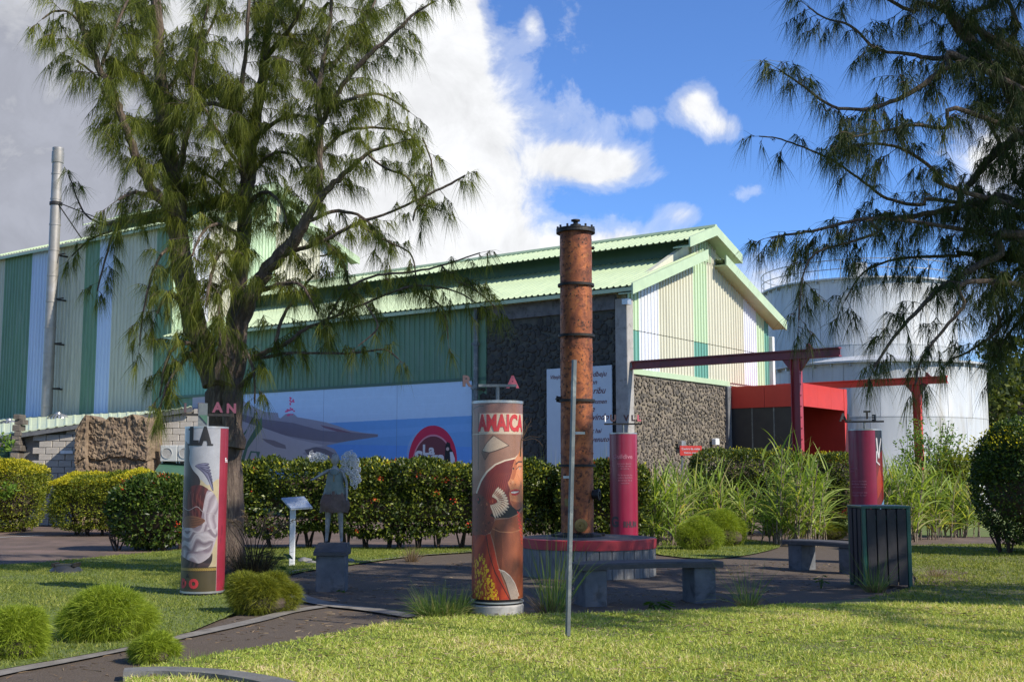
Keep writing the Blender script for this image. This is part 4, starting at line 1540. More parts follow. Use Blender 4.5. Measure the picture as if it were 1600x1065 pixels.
# ================================================================== TREES
class Tree:
    def __init__(s, origin):
        s.o = Vector(origin)
        s.wood = MB()
        s.twigs = MB()
        s.nb, s.nd, s.nl, s.nv = [], [], [], []
        s.dk = 1.0

    def limb(s, pts, D, seg=8, twig_from=0.0, dens=1.0, tl=1.0, thick=None, ends=True, needle=1.0, leafy=True):
        """pts: (px, py, radius_px, depth offset)"""
        w = []
        for p in pts:
            d = D + (p[3] if len(p) > 3 else 0)
            w.append((P(p[0], p[1], d), p[2] * d / 1861.0))
        s.limb3([a for a, _ in w], [b for _, b in w], seg, twig_from, dens, tl, needle, leafy)

    def limb3(s, pts, rad, seg=8, twig_from=0.0, dens=1.0, tl=1.0, needle=1.0, leafy=True):
        sp = smooth_poly([tuple(p) for p in pts], 5, False)
        n = len(sp)
        rs = [float(np.interp(i / (n - 1) * (len(pts) - 1), range(len(pts)), rad)) for i in range(n)]
        for i in range(1, n - 1):
            k = min(rs[i] * .35, .025)
            sp[i] = sp[i] + Vector((random.uniform(-k, k), random.uniform(-k, k), random.uniform(-k, k)))
            rs[i] *= random.uniform(.96, 1.05)
        s.wood.tube([p - s.o for p in sp], rs, seg)
        if leafy:
            s.spray(sp, twig_from, dens, tl, needle)

    def spray(s, sp, twig_from=0.0, dens=1.0, tl=1.0, needle=1.0):
        L = [0]
        for a, b in zip(sp[:-1], sp[1:]):
            L.append(L[-1] + (b - a).length)
        tot = L[-1]
        u = twig_from * tot
        i = 0
        while u < tot:
            while i < len(L) - 2 and L[i + 1] < u:
                i += 1
            a, b = sp[i], sp[i + 1]
            f = (u - L[i]) / max(1e-6, L[i + 1] - L[i])
            p = a.lerp(b, min(1, f))
            d = (b - a).normalized()
            rnd = Vector((random.gauss(0, 1), random.gauss(0, 1), random.gauss(0, .6) + .25))
            side = (rnd - d * rnd.dot(d)).normalized()
            dr = (side + d * random.uniform(.2, 1.1)).normalized()
            s.twig(p, dr, tl * random.uniform(.45, 1.25) * (1 - .35 * u / tot), 2, needle)
            u += random.uniform(.06, .20) / (dens * s.dk)
        # the tip itself
        d = (sp[-1] - sp[-2]).normalized()
        s.twig(sp[-1], d, tl * .6, 2, needle)

    def twig(s, p, d, L, lvl, needle):
        n = 6
        pts = []
        sag = random.uniform(.10, .45)
        wob = Vector((random.uniform(-.15, .15), random.uniform(-.15, .15), random.uniform(-.1, .15)))
        for i in range(n + 1):
            t = i / n
            pts.append(p + d * L * t + Vector((0, 0, -1)) * sag * L * t * t + wob * L * t * t)
        r0 = .010 * (L ** .6) if lvl == 2 else .005
        s.twigs.tube([q_ - s.o for q_ in (pts[0], pts[2], pts[4], pts[6])], [r0, r0 * .8, r0 * .6, r0 * .4], 3, False)
        step = .055
        u = .12 if lvl == 2 else .04
        vv = random.random()
        while u < L:
            t = u / L
            i = min(n - 1, int(t * n))
            q_ = pts[i].lerp(pts[i + 1], t * n - i)
            dd_ = (pts[i + 1] - pts[i]).normalized()
            s.nb.append((q_.x, q_.y, q_.z))
            s.nd.append((dd_.x, dd_.y, dd_.z))
            s.nl.append(needle)
            s.nv.append(vv)
            u += step * random.uniform(.7, 1.4)
        if lvl > 1:
            for k in range(random.randint(3, 5)):
                t = random.uniform(.25, .95)
                i = min(n - 1, int(t * n))
                q_ = pts[i].lerp(pts[i + 1], t * n - i)
                rnd = Vector((random.gauss(0, 1), random.gauss(0, 1), random.gauss(0, .5)))
                s.twig(q_, (d * .7 + rnd.normalized() * .9).normalized(), L * random.uniform(.25, .5), 1, needle)

    def build(s, name, label, cat, wood_m, leaf_m, per=8, nlen=.24, width=.0085, group=None):
        t = thing(name, s.o, label, cat, group)
        part(s.wood, 'trunk', wood_m, t, True)
        part(s.twigs, 'twigs', M['twig'], t)['kind'] = 'stuff'
        B = np.repeat(np.array(s.nb) - np.array(s.o), per, 0)
        D = np.repeat(np.array(s.nd), per, 0)
        sc = np.repeat(np.array(s.nl), per)
        v = np.repeat(np.array(s.nv), per)
        n = len(B)
        d = unit(D * .45 + RNG.normal(size=(n, 3)) * .34 + np.array([0, 0, -.85]))
        L = nlen * sc * RNG.uniform(.45, 1.15, n)
        var = np.clip(v * .55 + RNG.uniform(0, .55, n), 0, 1)
        me = blades(B, d, L, width * np.sqrt(sc), leaf_m, 'crown', bend=RNG.uniform(.25, .8, n), seg=2, var=var)
        o = link('crown', me, t)
        o['kind'] = 'stuff'
        print(name, 'needles', n)
        return t


D0 = 19.0
T = Tree(P(352, 896, D0))
T.dk = .72
# bole
T.limb([(356, 905, 34), (355, 880, 28), (356, 800, 25), (354, 720, 24), (349, 650, 24), (346, 600, 24), (343, 575, 20)], D0, 18, leafy=False)
T.limb([(368, 700, 15, -.25), (364, 640, 17, -.25), (368, 590, 15, -.2), (376, 520, 11, -.1)], D0, 10, leafy=False)
T.limb([(350, 600, 18, -.35), (352, 560, 14, -.3), (350, 520, 8, -.2)], D0, 8, leafy=False)
# a: left main stem
T.limb([(336, 600, 20), (318, 545, 18), (303, 500, 18, .1), (290, 440, 17, .2), (279, 380, 16, .2), (276, 320, 15, .2), (266, 255, 14, .2), (258, 190, 12, .2), (253, 120, 10, .3), (247, 50, 9, .3),
        (243, -30, 8, .3), (238, -130, 6, .3), (235, -240, 3, .3)], D0, 12, .28, 1.5, .85)
# b: centre stem
T.limb([(352, 590, 18), (366, 520, 15, .2), (374, 450, 13, .4), (379, 370, 12, .5), (385, 300, 11, .5), (396, 215, 9, .5), (410, 120, 8, .5), (420, 40, 6, .5), (428, -60, 5, .5), (434, -180, 3, .5)], D0, 10, .35, 1.4, .9)
T.limb([(385, 300, 7, .5), (376, 255, 5, .2), (372, 200, 5, .0), (378, 140, 4, -.2), (386, 60, 3, -.3), (390, -40, 3, -.3)], D0, 6, .1, 1.1, .8)
T.limb([(412, 95, 5, .5), (440, 60, 4, 0), (468, 20, 3, -.5), (490, -40, 2, -.8)], D0, 6, 0, 1.2, .8)
# c: right limb, forking
T.limb([(365, 565, 13), (378, 500, 13, -.1), (400, 445, 12, -.3), (432, 405, 11, -.5), (462, 372, 10, -.7), (482, 338, 8, -.8), (516, 293, 5, -.9), (545, 266, 4, -1), (573, 240, 3, -1.1), (615, 225, 2, -1.2)], D0, 10, .5, .9, .7)
T.limb([(478, 345, 5, -.8), (497, 306, 5, -.8), (500, 250, 5, -.7), (500, 191, 5, -.6), (498, 137, 4, -.5), (508, 80, 4, -.4), (516, 30, 3, -.3), (520, -60, 3, -.2), (522, -160, 2)], D0, 6, .1, 1.4, .8)
T.limb([(503, 195, 4, -.6), (515, 165, 4, -.7), (535, 134, 4, -.8), (573, 89, 4, -1.0), (605, 62, 3, -1.1), (627, 41, 3, -1.2), (650, 20, 2, -1.2), (680, 2, 1.5, -1.2)], D0, 6, .15, 1.2, .62)
T.limb([(498, 137, 3, -.5), (475, 95, 3, -.2), (450, 50, 3, .2), (425, 10, 2, .5)], D0, 5, 0, 1.2, .8)
T.limb([(516, 110, 3, -.5), (545, 70, 3, .2), (575, 25, 2, .6), (600, -30, 2, 1)], D0, 5, 0, 1.2, .8)
T.limb([(520, 170, 3, -.6), (560, 150, 3, -.3), (600, 150, 2, 0), (640, 175, 1.5, .2)], D0, 5, 0, 1.2, .55)
T.limb([(500, 240, 3, -.6), (540, 205, 3, -.3), (590, 200, 2, 0), (640, 210, 1.5, .3), (660, 240, 1.2, .4)], D0, 5, 0, 1.2, .5)
T.limb([(573, 240, 2, -1), (600, 262, 2, -1), (640, 280, 2, -1), (655, 330, 1.5, -1)], D0, 5, 0, 1.2, .45)
# d: far left limb
T.limb([(283, 350, 9, .1), (262, 325, 9, -.2), (239, 298, 8, -.4), (222, 265, 8, -.6), (208, 234, 7, -.8), (191, 183, 6, -1.0), (175, 141, 6, -1.1), (149, 93, 5, -1.3), (124, 28, 4, -1.4), (108, -30, 3, -1.5), (95, -110, 2, -1.6)], D0, 8, .15, 1.5, .75)
T.limb([(191, 183, 4, -1), (165, 150, 3, -.8), (150, 120, 2, -.7), (120, 95, 2, -.6)], D0, 5, .1, 1.3, .5)
T.limb([(130, 40, 3, -1.4), (108, 20, 2, -1.5), (85, 18, 2, -1.6), (66, 30, 1.2, -1.7)], D0, 5, 0, 1.4, .45)
T.limb([(160, 100, 3, -1.2), (178, 50, 3, -1), (200, 0, 2, -.8)], D0, 5, 0, 1.3, .7)
T.limb([(150, 95, 2, -1.2), (120, 75, 2, -1.3), (105, 55, 1.5, -1.4)], D0, 5, 0, 1.3, .55)
T.limb([(262, 200, 4, .2), (235, 150, 4, .5), (215, 90, 3, .8), (205, 30, 2, 1.0), (200, -40, 2, 1)], D0, 5, 0, 1.3, .8)
# e: branch between a and b
T.limb([(281, 270, 5, 0), (287, 239, 5, -.2), (301, 183, 5, -.3), (324, 163, 4, -.4), (363, 169, 3, -.5), (390, 150, 2, -.6)], D0, 6, .1, 1.3, .8)
T.limb([(301, 183, 3, -.3), (300, 130, 3, -.5), (310, 70, 2, -.6), (325, 10, 2, -.8)], D0, 5, 0, 1.4, .8)
T.limb([(255, 150, 3, .2), (290, 100, 3, .6), (330, 40, 2, .9), (350, -20, 2, 1)], D0, 5, 0, 1.4, .8)
T.limb([(375, 262, 3, -.2), (345, 215, 3, -.5), (320, 170, 2, -.8)], D0, 5, 0, 1.4, .8)
# middle masses
for (pts, dn, tl) in (
        ([(276, 330, 5, 0), (250, 315, 4, -.4), (215, 300, 3, -.7), (185, 312, 2, -.9)], 1.5, .6),
        ([(276, 340, 5, 0), (235, 345, 4, .5), (190, 345, 3, .8), (160, 350, 2, .9), (130, 330, 1.5, 1), (108, 275, 1, 1)], 1.0, .35),
        ([(190, 345, 2, .8), (175, 370, 2, .8), (163, 410, 1.5, .8), (152, 455, 1.2, .8)], 1.2, .32),
        ([(175, 360, 2, .8), (140, 375, 1.5, .8), (112, 400, 1.2, .8)], 1.0, .36),
        ([(285, 400, 5, 0), (262, 390, 3, -.4), (245, 410, 2, -.6), (232, 450, 2, -.7), (222, 500, 1.5, -.7), (218, 540, 1, -.7)], 1.1, .36),
        ([(303, 500, 5, -.2), (280, 470, 4, -.5), (262, 460, 3, -.7), (245, 490, 2, -.8)], 1.4, .55),
        ([(318, 550, 5, -.2), (295, 535, 4, -.5), (270, 545, 3, -.7), (256, 580, 2, -.8), (250, 620, 1.2, -.8)], 1.4, .5),
        ([(320, 540, 4, -.3), (290, 560, 3, -.7), (262, 600, 2, -.9), (250, 640, 1.2, -.9)], 1.0, .4),
        ([(379, 370, 4, .3), (340, 350, 3, -.3), (315, 365, 2, -.6), (300, 400, 2, -.8)], 1.6, .7),
        ([(379, 400, 4, .3), (345, 395, 3, -.5), (330, 430, 3, -.8), (322, 480, 2, -.9)], 1.6, .7),
        ([(375, 450, 4, .2), (350, 450, 3, -.5), (342, 490, 2, -.8), (345, 540, 2, -.9)], 1.5, .6),
        ([(385, 320, 4, .4), (415, 300, 3, 0), (440, 320, 2, -.3), (450, 360, 2, -.4)], 1.5, .6),
        ([(390, 270, 4, .4), (430, 240, 3, .2), (460, 245, 2, .1), (480, 280, 2, 0)], 1.5, .7),
        ([(400, 215, 4, .4), (440, 185, 3, 0), (470, 180, 2, -.3)], 1.5, .8),
        ([(395, 200, 4, .4), (355, 165, 3, .6), (320, 130, 2, .9)], 1.5, .8),
        ([(380, 330, 4, .4), (345, 290, 3, .2), (320, 270, 2, 0)], 1.5, .7),
        ([(277, 300, 4, .1), (310, 290, 3, .4), (330, 320, 2, .5)], 1.5, .6),
        ([(400, 454, 5, -.3), (425, 448, 4, -.5), (453, 441, 3, -.7), (475, 450, 2, -.9), (496, 490, 1.5, -1)], 1.2, .5),
        ([(420, 415, 4, -.4), (450, 396, 4, -.5), (503, 377, 3, -.7), (560, 348, 3, -.9), (600, 335, 2, -1), (640, 318, 2, -1.1), (656, 310, 2, -1.1), (698, 290, 2, -1.2), (727, 274, 1.5, -1.3)], .75, .38),
        ([(482, 345, 4, -.8), (530, 330, 3, -.6), (575, 345, 2, -.4), (600, 390, 1.5, -.3)], 1.2, .5),
        ([(395, 560, 5, -.3), (420, 549, 4, -.4), (456, 531, 3, -.5), (475, 515, 3, -.6), (510, 500, 2, -.8), (570, 474, 2, -1), (645, 447, 2, -1.2), (705, 453, 1.5, -1.3), (740, 470, 1.2, -1.3)], .85, .42),
        ([(510, 500, 2, -.8), (545, 450, 2, -.9), (590, 430, 2, -1), (640, 425, 2, -1.1), (690, 415, 1.5, -1.2), (750, 395, 1, -1.3)], .85, .36),
        ([(690, 415, 1.5, -1.2), (715, 440, 1.5, -1.2), (745, 455, 1.2, -1.2), (775, 480, 1, -1.2)], 1.2, .30),
        ([(405, 560, 3, -.4), (440, 553, 3, -.5), (480, 551, 2, -.6), (540, 552, 2, -.8), (600, 546, 1.5, -1), (622, 560, 1.2, -1.1)], .8, .36),
        ([(560, 350, 2, -.9), (600, 375, 2, -1), (640, 395, 1.5, -1), (650, 430, 1, -1)], 1.0, .4),
        ([(530, 490, 2, -.8), (545, 450, 2, -.7), (530, 400, 2, -.6), (500, 400, 1.5, -.5)], 1.3, .5),
        ([(378, 540, 4, -.2), (390, 560, 3, -.5), (398, 590, 2, -.6), (398, 630, 1.5, -.6)], 1.4, .36),
        ([(372, 610, 5, -.3), (385, 595, 4, -.4), (400, 575, 2, -.5)], .4, .3),
        ([(430, 545, 3, -.4), (440, 500, 3, -.4), (465, 460, 2, -.5), (490, 430, 2, -.5)], .9, .45),
        ([(660, 215, 1.5, .2), (675, 260, 1.5, .2), (665, 310, 1, .2)], 1.0, .33),
        ([(645, 345, 1.5, -1.1), (655, 320, 1.5, -1.1), (690, 330, 1.2, -1.2)], 1.0, .3),
        ([(640, 447, 1.5, -1.2), (690, 480, 1.5, -1.1), (700, 530, 1, -1.1)], .9, .3),
        ([(570, 474, 1.5, -1.0), (590, 510, 1.5, -1.1), (560, 540, 1, -1.1)], .9, .3)):
    T.limb([tuple(p) for p in pts], D0, 6, .08, dn, tl)
T.build('casuarina_tree', 'large casuarina with drooping needle foliage behind the printed column at the left', 'tree', M['bark'], M['needle_l'], per=9, nlen=.30, width=.0070)

# ---- right tree, its trunk just outside the frame
D1_ = 12.5
TR = Tree((8.6, 13.2, 0))
TR.dk = 1.15
TR.limb3([(8.6, 13.2, -.1), (8.55, 13.1, 1.5), (8.4, 12.9, 3.2), (8.2, 12.8, 5), (8.3, 12.9, 7), (8.2, 13, 9.5), (8.3, 13, 12)], [.36, .28, .25, .22, .18, .12, .05], 14, leafy=False)
hub = lambda z: (8.3, 12.9, z)


def rlimb(pts, z, dn, tl, r0=.06, nd=1.0):
    w = [(P(p[0], p[1], D1_ + (p[3] if len(p) > 3 else 0)), p[2] * D1_ / 1861.) for p in pts]
    # from the trunk out of frame into the frame
    TR.limb3([Vector(hub(z))] + [a for a, _ in w], [r0] + [b for _, b in w], 8, .22, dn, tl, 1.0)


rlimb([(1680, 262, 14), (1600, 172, 13), (1565, 124, 11), (1527, 77, 9), (1488, 25, 8), (1469, -5, 7), (1440, -70, 5), (1400, -150, 3)], 4.2, 1.3, .55, .11)
rlimb([(1546, 108, 5), (1511, 92, 5), (1456, 91, 4), (1415, 84, 3), (1370, 77, 2.5), (1329, 41, 2), (1290, 29, 1.5), (1262, 10, 1.2)], 4.4, 1.3, .42, .05)
rlimb([(1527, 102, 5, -.3), (1482, 105, 5, -.3), (1437, 137, 4, -.3), (1399, 156, 3.5, -.3), (1357, 171, 3, -.3), (1300, 166, 2.5, -.3), (1258, 137, 2, -.3), (1216, 108, 1.2, -.3)], 4.3, 1.3, .40, .05)
rlimb([(1640, 190, 8, .3), (1600, 207, 8, .3), (1558, 236, 7, .3), (1527, 271, 6, .3), (1504, 303, 5, .3), (1490, 350, 3, .3)], 4.0, 1.3, .45, .06)
rlimb([(1600, 318, 7), (1552, 314, 6), (1502, 322, 5), (1428, 338, 4), (1345, 343, 3), (1279, 359, 2.5), (1235, 366, 2), (1203, 371, 1.2)], 3.6, 1.35, .40, .06)
rlimb([(1500, 318, 3.5, .3), (1440, 320, 3, .3), (1386, 310, 2.5, .3), (1341, 278, 2, .3), (1303, 252, 2, .3), (1255, 230, 1.5, .3), (1214, 216, 1.2, .3), (1186, 213, 1, .3)], 3.7, .8, .26, .05)
rlimb([(1420, 345, 3, -.2), (1370, 365, 2.5, -.2), (1320, 380, 2, -.2), (1275, 395, 2, -.2), (1255, 430, 1.5, -.2), (1248, 500, 1.2, -.2)], 3.6, 1.0, .32, .05)
rlimb([(1597, 367, 7, -.2), (1564, 396, 6, -.2), (1510, 425, 5, -.2), (1461, 458, 4, -.2), (1428, 491, 3, -.2), (1395, 529, 2.5, -.2), (1366, 574, 2, -.2)], 3.4, 1.25, .36, .06)
rlimb([(1560, 395, 4, .4), (1556, 440, 4, .4), (1552, 467, 3, .4), (1562, 510, 2.5, .4), (1520, 545, 2, .4), (1490, 560, 1.5, .4)], 3.4, 1.1, .34, .05)
rlimb([(1540, 400, 4, .2), (1500, 400, 3, .2), (1455, 400, 2.5, .2), (1400, 405, 2, .2), (1350, 425, 1.5, .2), (1320, 470, 1.2, .2)], 3.5, 1.2, .36, .05)
rlimb([(1545, 440, 4, -.4), (1505, 480, 3, -.4), (1470, 520, 2.5, -.4), (1440, 560, 2, -.4), (1430, 600, 1.5, -.4)], 3.3, 1.1, .33, .05)
rlimb([(1510, 300, 4, -.3), (1465, 270, 3, -.3), (1415, 235, 2.5, -.3), (1370, 225, 2, -.3), (1320, 232, 1.5, -.3)], 3.9, 1.2, .42, .05)
rlimb([(1530, 180, 4, -.5), (1480, 200, 3, -.5), (1430, 195, 2.5, -.5), (1380, 205, 2, -.5), (1330, 215, 1.5, -.5)], 4.1, 1.2, .42, .05)
rlimb([(1488, 25, 4), (1428, 19, 3), (1386, -2, 3), (1330, -25, 2), (1280, -45, 1.5)], 4.8, 1.2, .45, .05)
rlimb([(1540, 60, 4, .4), (1560, 0, 4, .4), (1570, -60, 3, .4)], 4.7, 1.2, .5, .05)
rlimb([(1600, 100, 5, .6), (1590, 40, 4, .6), (1560, -30, 3, .6)], 4.8, 1.3, .5, .05)
rlimb([(1620, 300, 5, .8), (1585, 260, 4, .8), (1550, 200, 3, .8), (1530, 150, 2, .8)], 4.0, 1.1, .42, .05)
for (x, y) in ((1590, 430), (1585, 520), (1600, 480)):
    rlimb([(x + 60, y - 60, 4, .5), (x + 15, y - 25, 3, .5), (x - 15, y + 10, 2, .5), (x - 35, y + 50, 1.2, .5)], 3.1, 1.2, .38, .05)
# the rest of its crown: away from the frame, up, right and back, as a whole tree
TR.dk = 1.0
rt = random.Random(5)
for k in range(46):
    z = rt.uniform(3.6, 11.5)
    L = (3.6 if z < 8 else 2.6) * rt.uniform(.7, 1.15)
    for _ in range(40):
        a = rt.uniform(0, 2 * PI)
        e = Vector((8.3 + L * math.cos(a), 12.9 + L * math.sin(a), z + rt.uniform(.2, 1.2)))
        # stay outside the picture (right of it or above it)
        if e.y > 1 and (e.z - EYE) / e.y < .50 and e.x / e.y < .56:
            continue
        break
    else:
        continue
    st = Vector(hub(z))
    TR.limb3([st, st.lerp(e, .5) + Vector((0, 0, .35)), e, e + (e - st) * .15 - Vector((0, 0, .4))], [.06, .035, .02, .006], 5, .25, .85, .8, 1.15)
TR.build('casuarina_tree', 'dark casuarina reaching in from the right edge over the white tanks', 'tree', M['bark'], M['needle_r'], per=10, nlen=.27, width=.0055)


# ================================================================== SHRUBS AND HEDGES
def shell_points(n, kind, a, b, h, seed, z0=.12, p=4.0, flat=.0):
    """points in the outer layer of a clipped body: superellipsoid of half sizes a,b and height h"""
    r = np.random.default_rng(seed)
    v = unit(r.normal(size=(n, 3)))
    v[:, 2] = np.abs(v[:, 2]) * np.where(r.random(n) < .28, -1, 1)
    q_ = (np.abs(v[:, 0]) ** p + np.abs(v[:, 1]) ** p + np.abs(v[:, 2]) ** p) ** (1 / p)
    s_ = v / q_[:, None]
    depth = 1 - np.abs(r.normal(0, .09, n))
    dirn = s_.copy()
    pos = s_ * depth[:, None]
    X = np.empty((n, 3))
    X[:, 0], X[:, 1] = pos[:, 0] * a, pos[:, 1] * b
    X[:, 2] = z0 + (pos[:, 2] + 1) / 2 * (h - z0)
    # lumpy outline
    sd = float(seed) * 3.7
    lum = np.array([mnoise.noise(Vector((x_ * 1.1 + sd, y_ * 1.1, z_ * 1.3))) * 1.0 + mnoise.noise(Vector((x_ * 3.3, y_ * 3.3 + sd, z_ * 3.3))) * .55 for x_, y_, z_ in X.tolist()]) * (.075 if p > 2.3 else .11)
    nrm = unit(np.stack([np.sign(s_[:, 0]) * np.abs(s_[:, 0]) ** (p - 1) / a, np.sign(s_[:, 1]) * np.abs(s_[:, 1]) ** (p - 1) / b, np.sign(s_[:, 2]) * np.abs(s_[:, 2]) ** (p - 1) / (h / 2)], 1))
    X += nrm * lum[:, None] * (1 + min(a, h)) * min(1.0, .35 + h * .4)
    return X, nrm, depth


def core(a, b, h, z0, p=3.0):
    """closed dark hull standing in for the shade inside a dense shrub"""
    mb = MB()
    vs, fs = [], []
    nu, nv = 20, 8
    for j in range(nv + 1):
        ph = -PI / 2 + PI * j / nv
        for i in range(nu):
            th = 2 * PI * i / nu
            v = Vector((math.cos(ph) * math.cos(th), math.cos(ph) * math.sin(th), math.sin(ph)))
            q_ = (abs(v.x) ** p + abs(v.y) ** p + abs(v.z) ** p) ** (1 / p)
            v = v / max(q_, 1e-6) * .80
            vs.append((v.x * a, v.y * b, z0 + (v.z + 1) / 2 * (h - z0)))
    for j in range(nv):
        for i in range(nu):
            fs.append((j * nu + i, j * nu + (i + 1) % nu, (j + 1) * nu + (i + 1) % nu, (j + 1) * nu + i))
    return mb.add(vs, fs)


def bush(name, label, cat, px, pyb, wpx, hpx, D=None, depth=None, m='leaf_hedge', n=9000, L=.07, Wd=.035, p=3.5, seed=1, stems=5, group=None, flowers=0, gold=0, z0=.15, rot=0.0, fine=False, inner=True, at=None, size=None):
    if at is None:
        g = G(px, pyb) if D is None else Vector((P(px, 700, D).x, D, 0))
        a = wpx / 2 * g.y / 1861
        h = hpx * g.y / 1861
        b = depth or a * .9
        if D is None:
            k_ = (g.y + b * .8) / g.y
            g = Vector((g.x * k_, g.y * k_, 0))
            a, h = a * k_, h * (.5 + .5 * k_)
    else:
        g = Vector(at)
        a, b, h = size
    t = thing(name, g, label, cat, group, rot)
    if fine:
        rl = random.Random(seed)
        parts = []
        k_n = 6
        for k in range(k_n):
            ax, bx, hx = a * rl.uniform(.48, .70), b * rl.uniform(.5, .75), h * rl.uniform(.78, 1.15)
            ox, oy = (a - ax) * (-1 + 2 * (k + .5) / k_n) * rl.uniform(.8, 1.05), (b - bx) * rl.uniform(-.9, .9)
            Xk, Nk, _ = shell_points(n // k_n, 0, ax, bx, hx, seed * 10 + k, z0, p)
            parts.append((Xk + np.array([ox, oy, 0]), Nk))
        X, N = np.concatenate([q_[0] for q_ in parts]), np.concatenate([q_[1] for q_ in parts])
        n = len(X)
    else:
        X, N, dep = shell_points(n, 0, a, b, h, seed, z0, p)
    if fine:
        d = unit(N * .8 + RNG.normal(size=N.shape) * .62 + np.array([0, 0, .30]))
        me = blades(X - N * L * .8, d, L * RNG.uniform(.4, 1.5, n), Wd, M[m], 'foliage', bend=RNG.uniform(.1, .5, n), seg=2)
    else:
        me = leaves(X, L, Wd, M[m], 'foliage', .25, N, .5)
    o = link('foliage', me, t)
    o['kind'] = 'stuff'
    if gold:  # lighter golden leaves on upward faces paint the sunlit top
        X, N, dep = shell_points(gold * 3, 0, a * 1.02, b * 1.02, h * 1.01, seed + 5, z0, p)
        k = N[:, 2] > .35
        X, N = X[k][:gold], N[k][:gold]
        o = link('sunlit_top_growth', leaves(X, L * .9, Wd * .9, M['leaf_gold'], 'sunlit_top_growth', .8, N, .5), t)
        o['kind'] = 'stuff'
    if inner:  # dark hull fills the gaps between leaves with painted shade
        part(core(a * (.72 if fine else 1), b * (.72 if fine else 1), h * (.6 if fine else .985), z0 + (0 if fine else .1), min(p, 3.0)), 'shade_core', M['twig'], t)
    if stems:
        mb = MB()
        r = random.Random(seed)
        for k in range(stems):
            x = a * (-.8 + 1.6 * (k + .5) / stems) + r.uniform(-.1, .1) if a > b else r.uniform(-.5, .5) * a
            y = r.uniform(-.3, .3) * b
            for j in range(6):
                mb.tube([(x + r.uniform(-.05, .05), y + r.uniform(-.05, .05), -.02), (x + r.uniform(-.14, .14), y + r.uniform(-.14, .14), z0 + .15), (x + r.uniform(-.38, .38), y + r.uniform(-.3, .3), z0 + .5)],
                        [.022, .018, .01], 5)
        part(mb, 'stems', M['twig'], t)
    if flowers:
        r = np.random.default_rng(seed + 9)
        X, N, dep = shell_points(flowers, 0, a * 1.03, b * 1.03, h * 1.02, seed + 3, z0, p)
        k = (N[:, 1] < .2)
        X, N = X[k], N[k]
        C = np.repeat(X, 14, 0) + r.normal(0, .035, (len(X) * 14, 3))
        o = link('blossoms', leaves(C, .035, .028, M['flower'], 'blossoms', .6, np.repeat(N, 14, 0), .5), t)
        o['kind'] = 'stuff'
    return t


def loose_shrub(px, D, h, w, label, m, seed):
    t = thing('tall_shrub', (P(px, 700, D).x, D, 0), label, 'shrub')
    r = random.Random(seed)
    mb = MB()
    C, O = [], []
    for k in range(30):
        a, q_ = r.uniform(0, 2 * PI), r.uniform(.1, 1) ** .7
        tip = Vector((w * q_ * math.cos(a), w * q_ * math.sin(a), h * (1 - .45 * q_ * q_) * r.uniform(.72, 1.05)))
        pts = [Vector((.15 * math.cos(a), .15 * math.sin(a), 0)), Vector((tip.x * .5, tip.y * .5, tip.z * .45)), tip]
        pts = smooth_poly(pts, 5, False)
        mb.tube(pts, [.03 * (1 - i / len(pts)) + .006 for i in range(len(pts))], 4)
        for j in range(200):
            i = int(len(pts) * (.3 + .7 * r.random() ** .8)) - 1
            p_ = pts[max(0, min(len(pts) - 1, i))]
            C.append(p_ + Vector((r.gauss(0, .14), r.gauss(0, .14), r.gauss(0, .12))))
    part(mb, 'stems', M['twig'], t)
    o = link('foliage', leaves(np.array(C), .14, .055, M[m], 'foliage', .3), t)
    o['kind'] = 'stuff'
    return t


def hedge_row(label, pxa, pxb, D, hgt, depth, m, n, seed, L=.07, Wd=.038, flowers=0, stems=9, gold=0, z0=.35, p=7, name='hedge'):
    xa, xb = P(pxa, 700, D).x, P(pxb, 700, D).x
    return bush(name, label, 'hedge', 0, 0, 0, 0, at=((xa + xb) / 2, D, 0), size=((xb - xa) / 2, depth, hgt), m=m, n=n, L=L, Wd=Wd, p=p, seed=seed, stems=stems, flowers=flowers, gold=gold, z0=z0)


hedge_row('long clipped green hedge with scarlet blossoms below the mural', 363, 872, 25.6, 1.80, .75, 'leaf_hedge', 60000, 21, .085, .045, 70, 14, 900)
hedge_row('clipped green hedge with red blossoms between copper still and crimson column', 868, 1012, 25.3, 1.82, .7, 'leaf_hedge', 20000, 22, .085, .045, 40, 5, 200)
hedge_row('bright green flat-topped hedge beneath the rubble wall and entrance porch', 1082, 1262, 31.5, 2.15, .9, 'leaf_hedge', 26000, 23, .075, .036, 0, 7, 500)
hedge_row('short clipped hedge behind the sugar cane, right of the red post', 1268, 1330, 32.0, 2.12, .8, 'leaf_hedge', 9000, 24, .075, .036, 0, 3, 200)
hedge_row('golden-topped clipped hedge in front of the grey block wall', 90, 300, 31.5, 1.55, .85, 'leaf_yellow', 44000, 25, .062, .032, 0, 8, 15000, .2, 5)
bush('rounded_shrub', 'big rounded golden-green shrub at the left edge of the picture', 'shrub', 0, 0, 0, 0, at=(P(8, 700, 33.5).x, 33.5, 0), size=(1.12, 1.0, 1.98), m='leaf_yellow', n=26000, L=.065, Wd=.034, p=3.6, seed=31, stems=5, gold=6000, z0=.05)
bush('ixora_bush', 'loose dark ixora bush beside the golden hedge, a few red blossoms', 'shrub', 0, 0, 0, 0, at=(P(243, 700, 25.4).x, 25.4, 0), size=(.92, .7, 1.55), m='leaf_dark', n=9000, L=.11, Wd=.05, p=2.4, seed=32, stems=6, flowers=22, z0=.12)
bush('rounded_shrub', 'large dark rounded clipped bush at the right edge of the picture', 'shrub', 0, 0, 0, 0, at=(P(1645, 700, 23.5).x, 23.8, 0), size=(1.42, 1.3, 2.65), m='leaf_dark', n=34000, L=.075, Wd=.04, p=2.8, seed=33, stems=8, gold=1800, z0=.25)
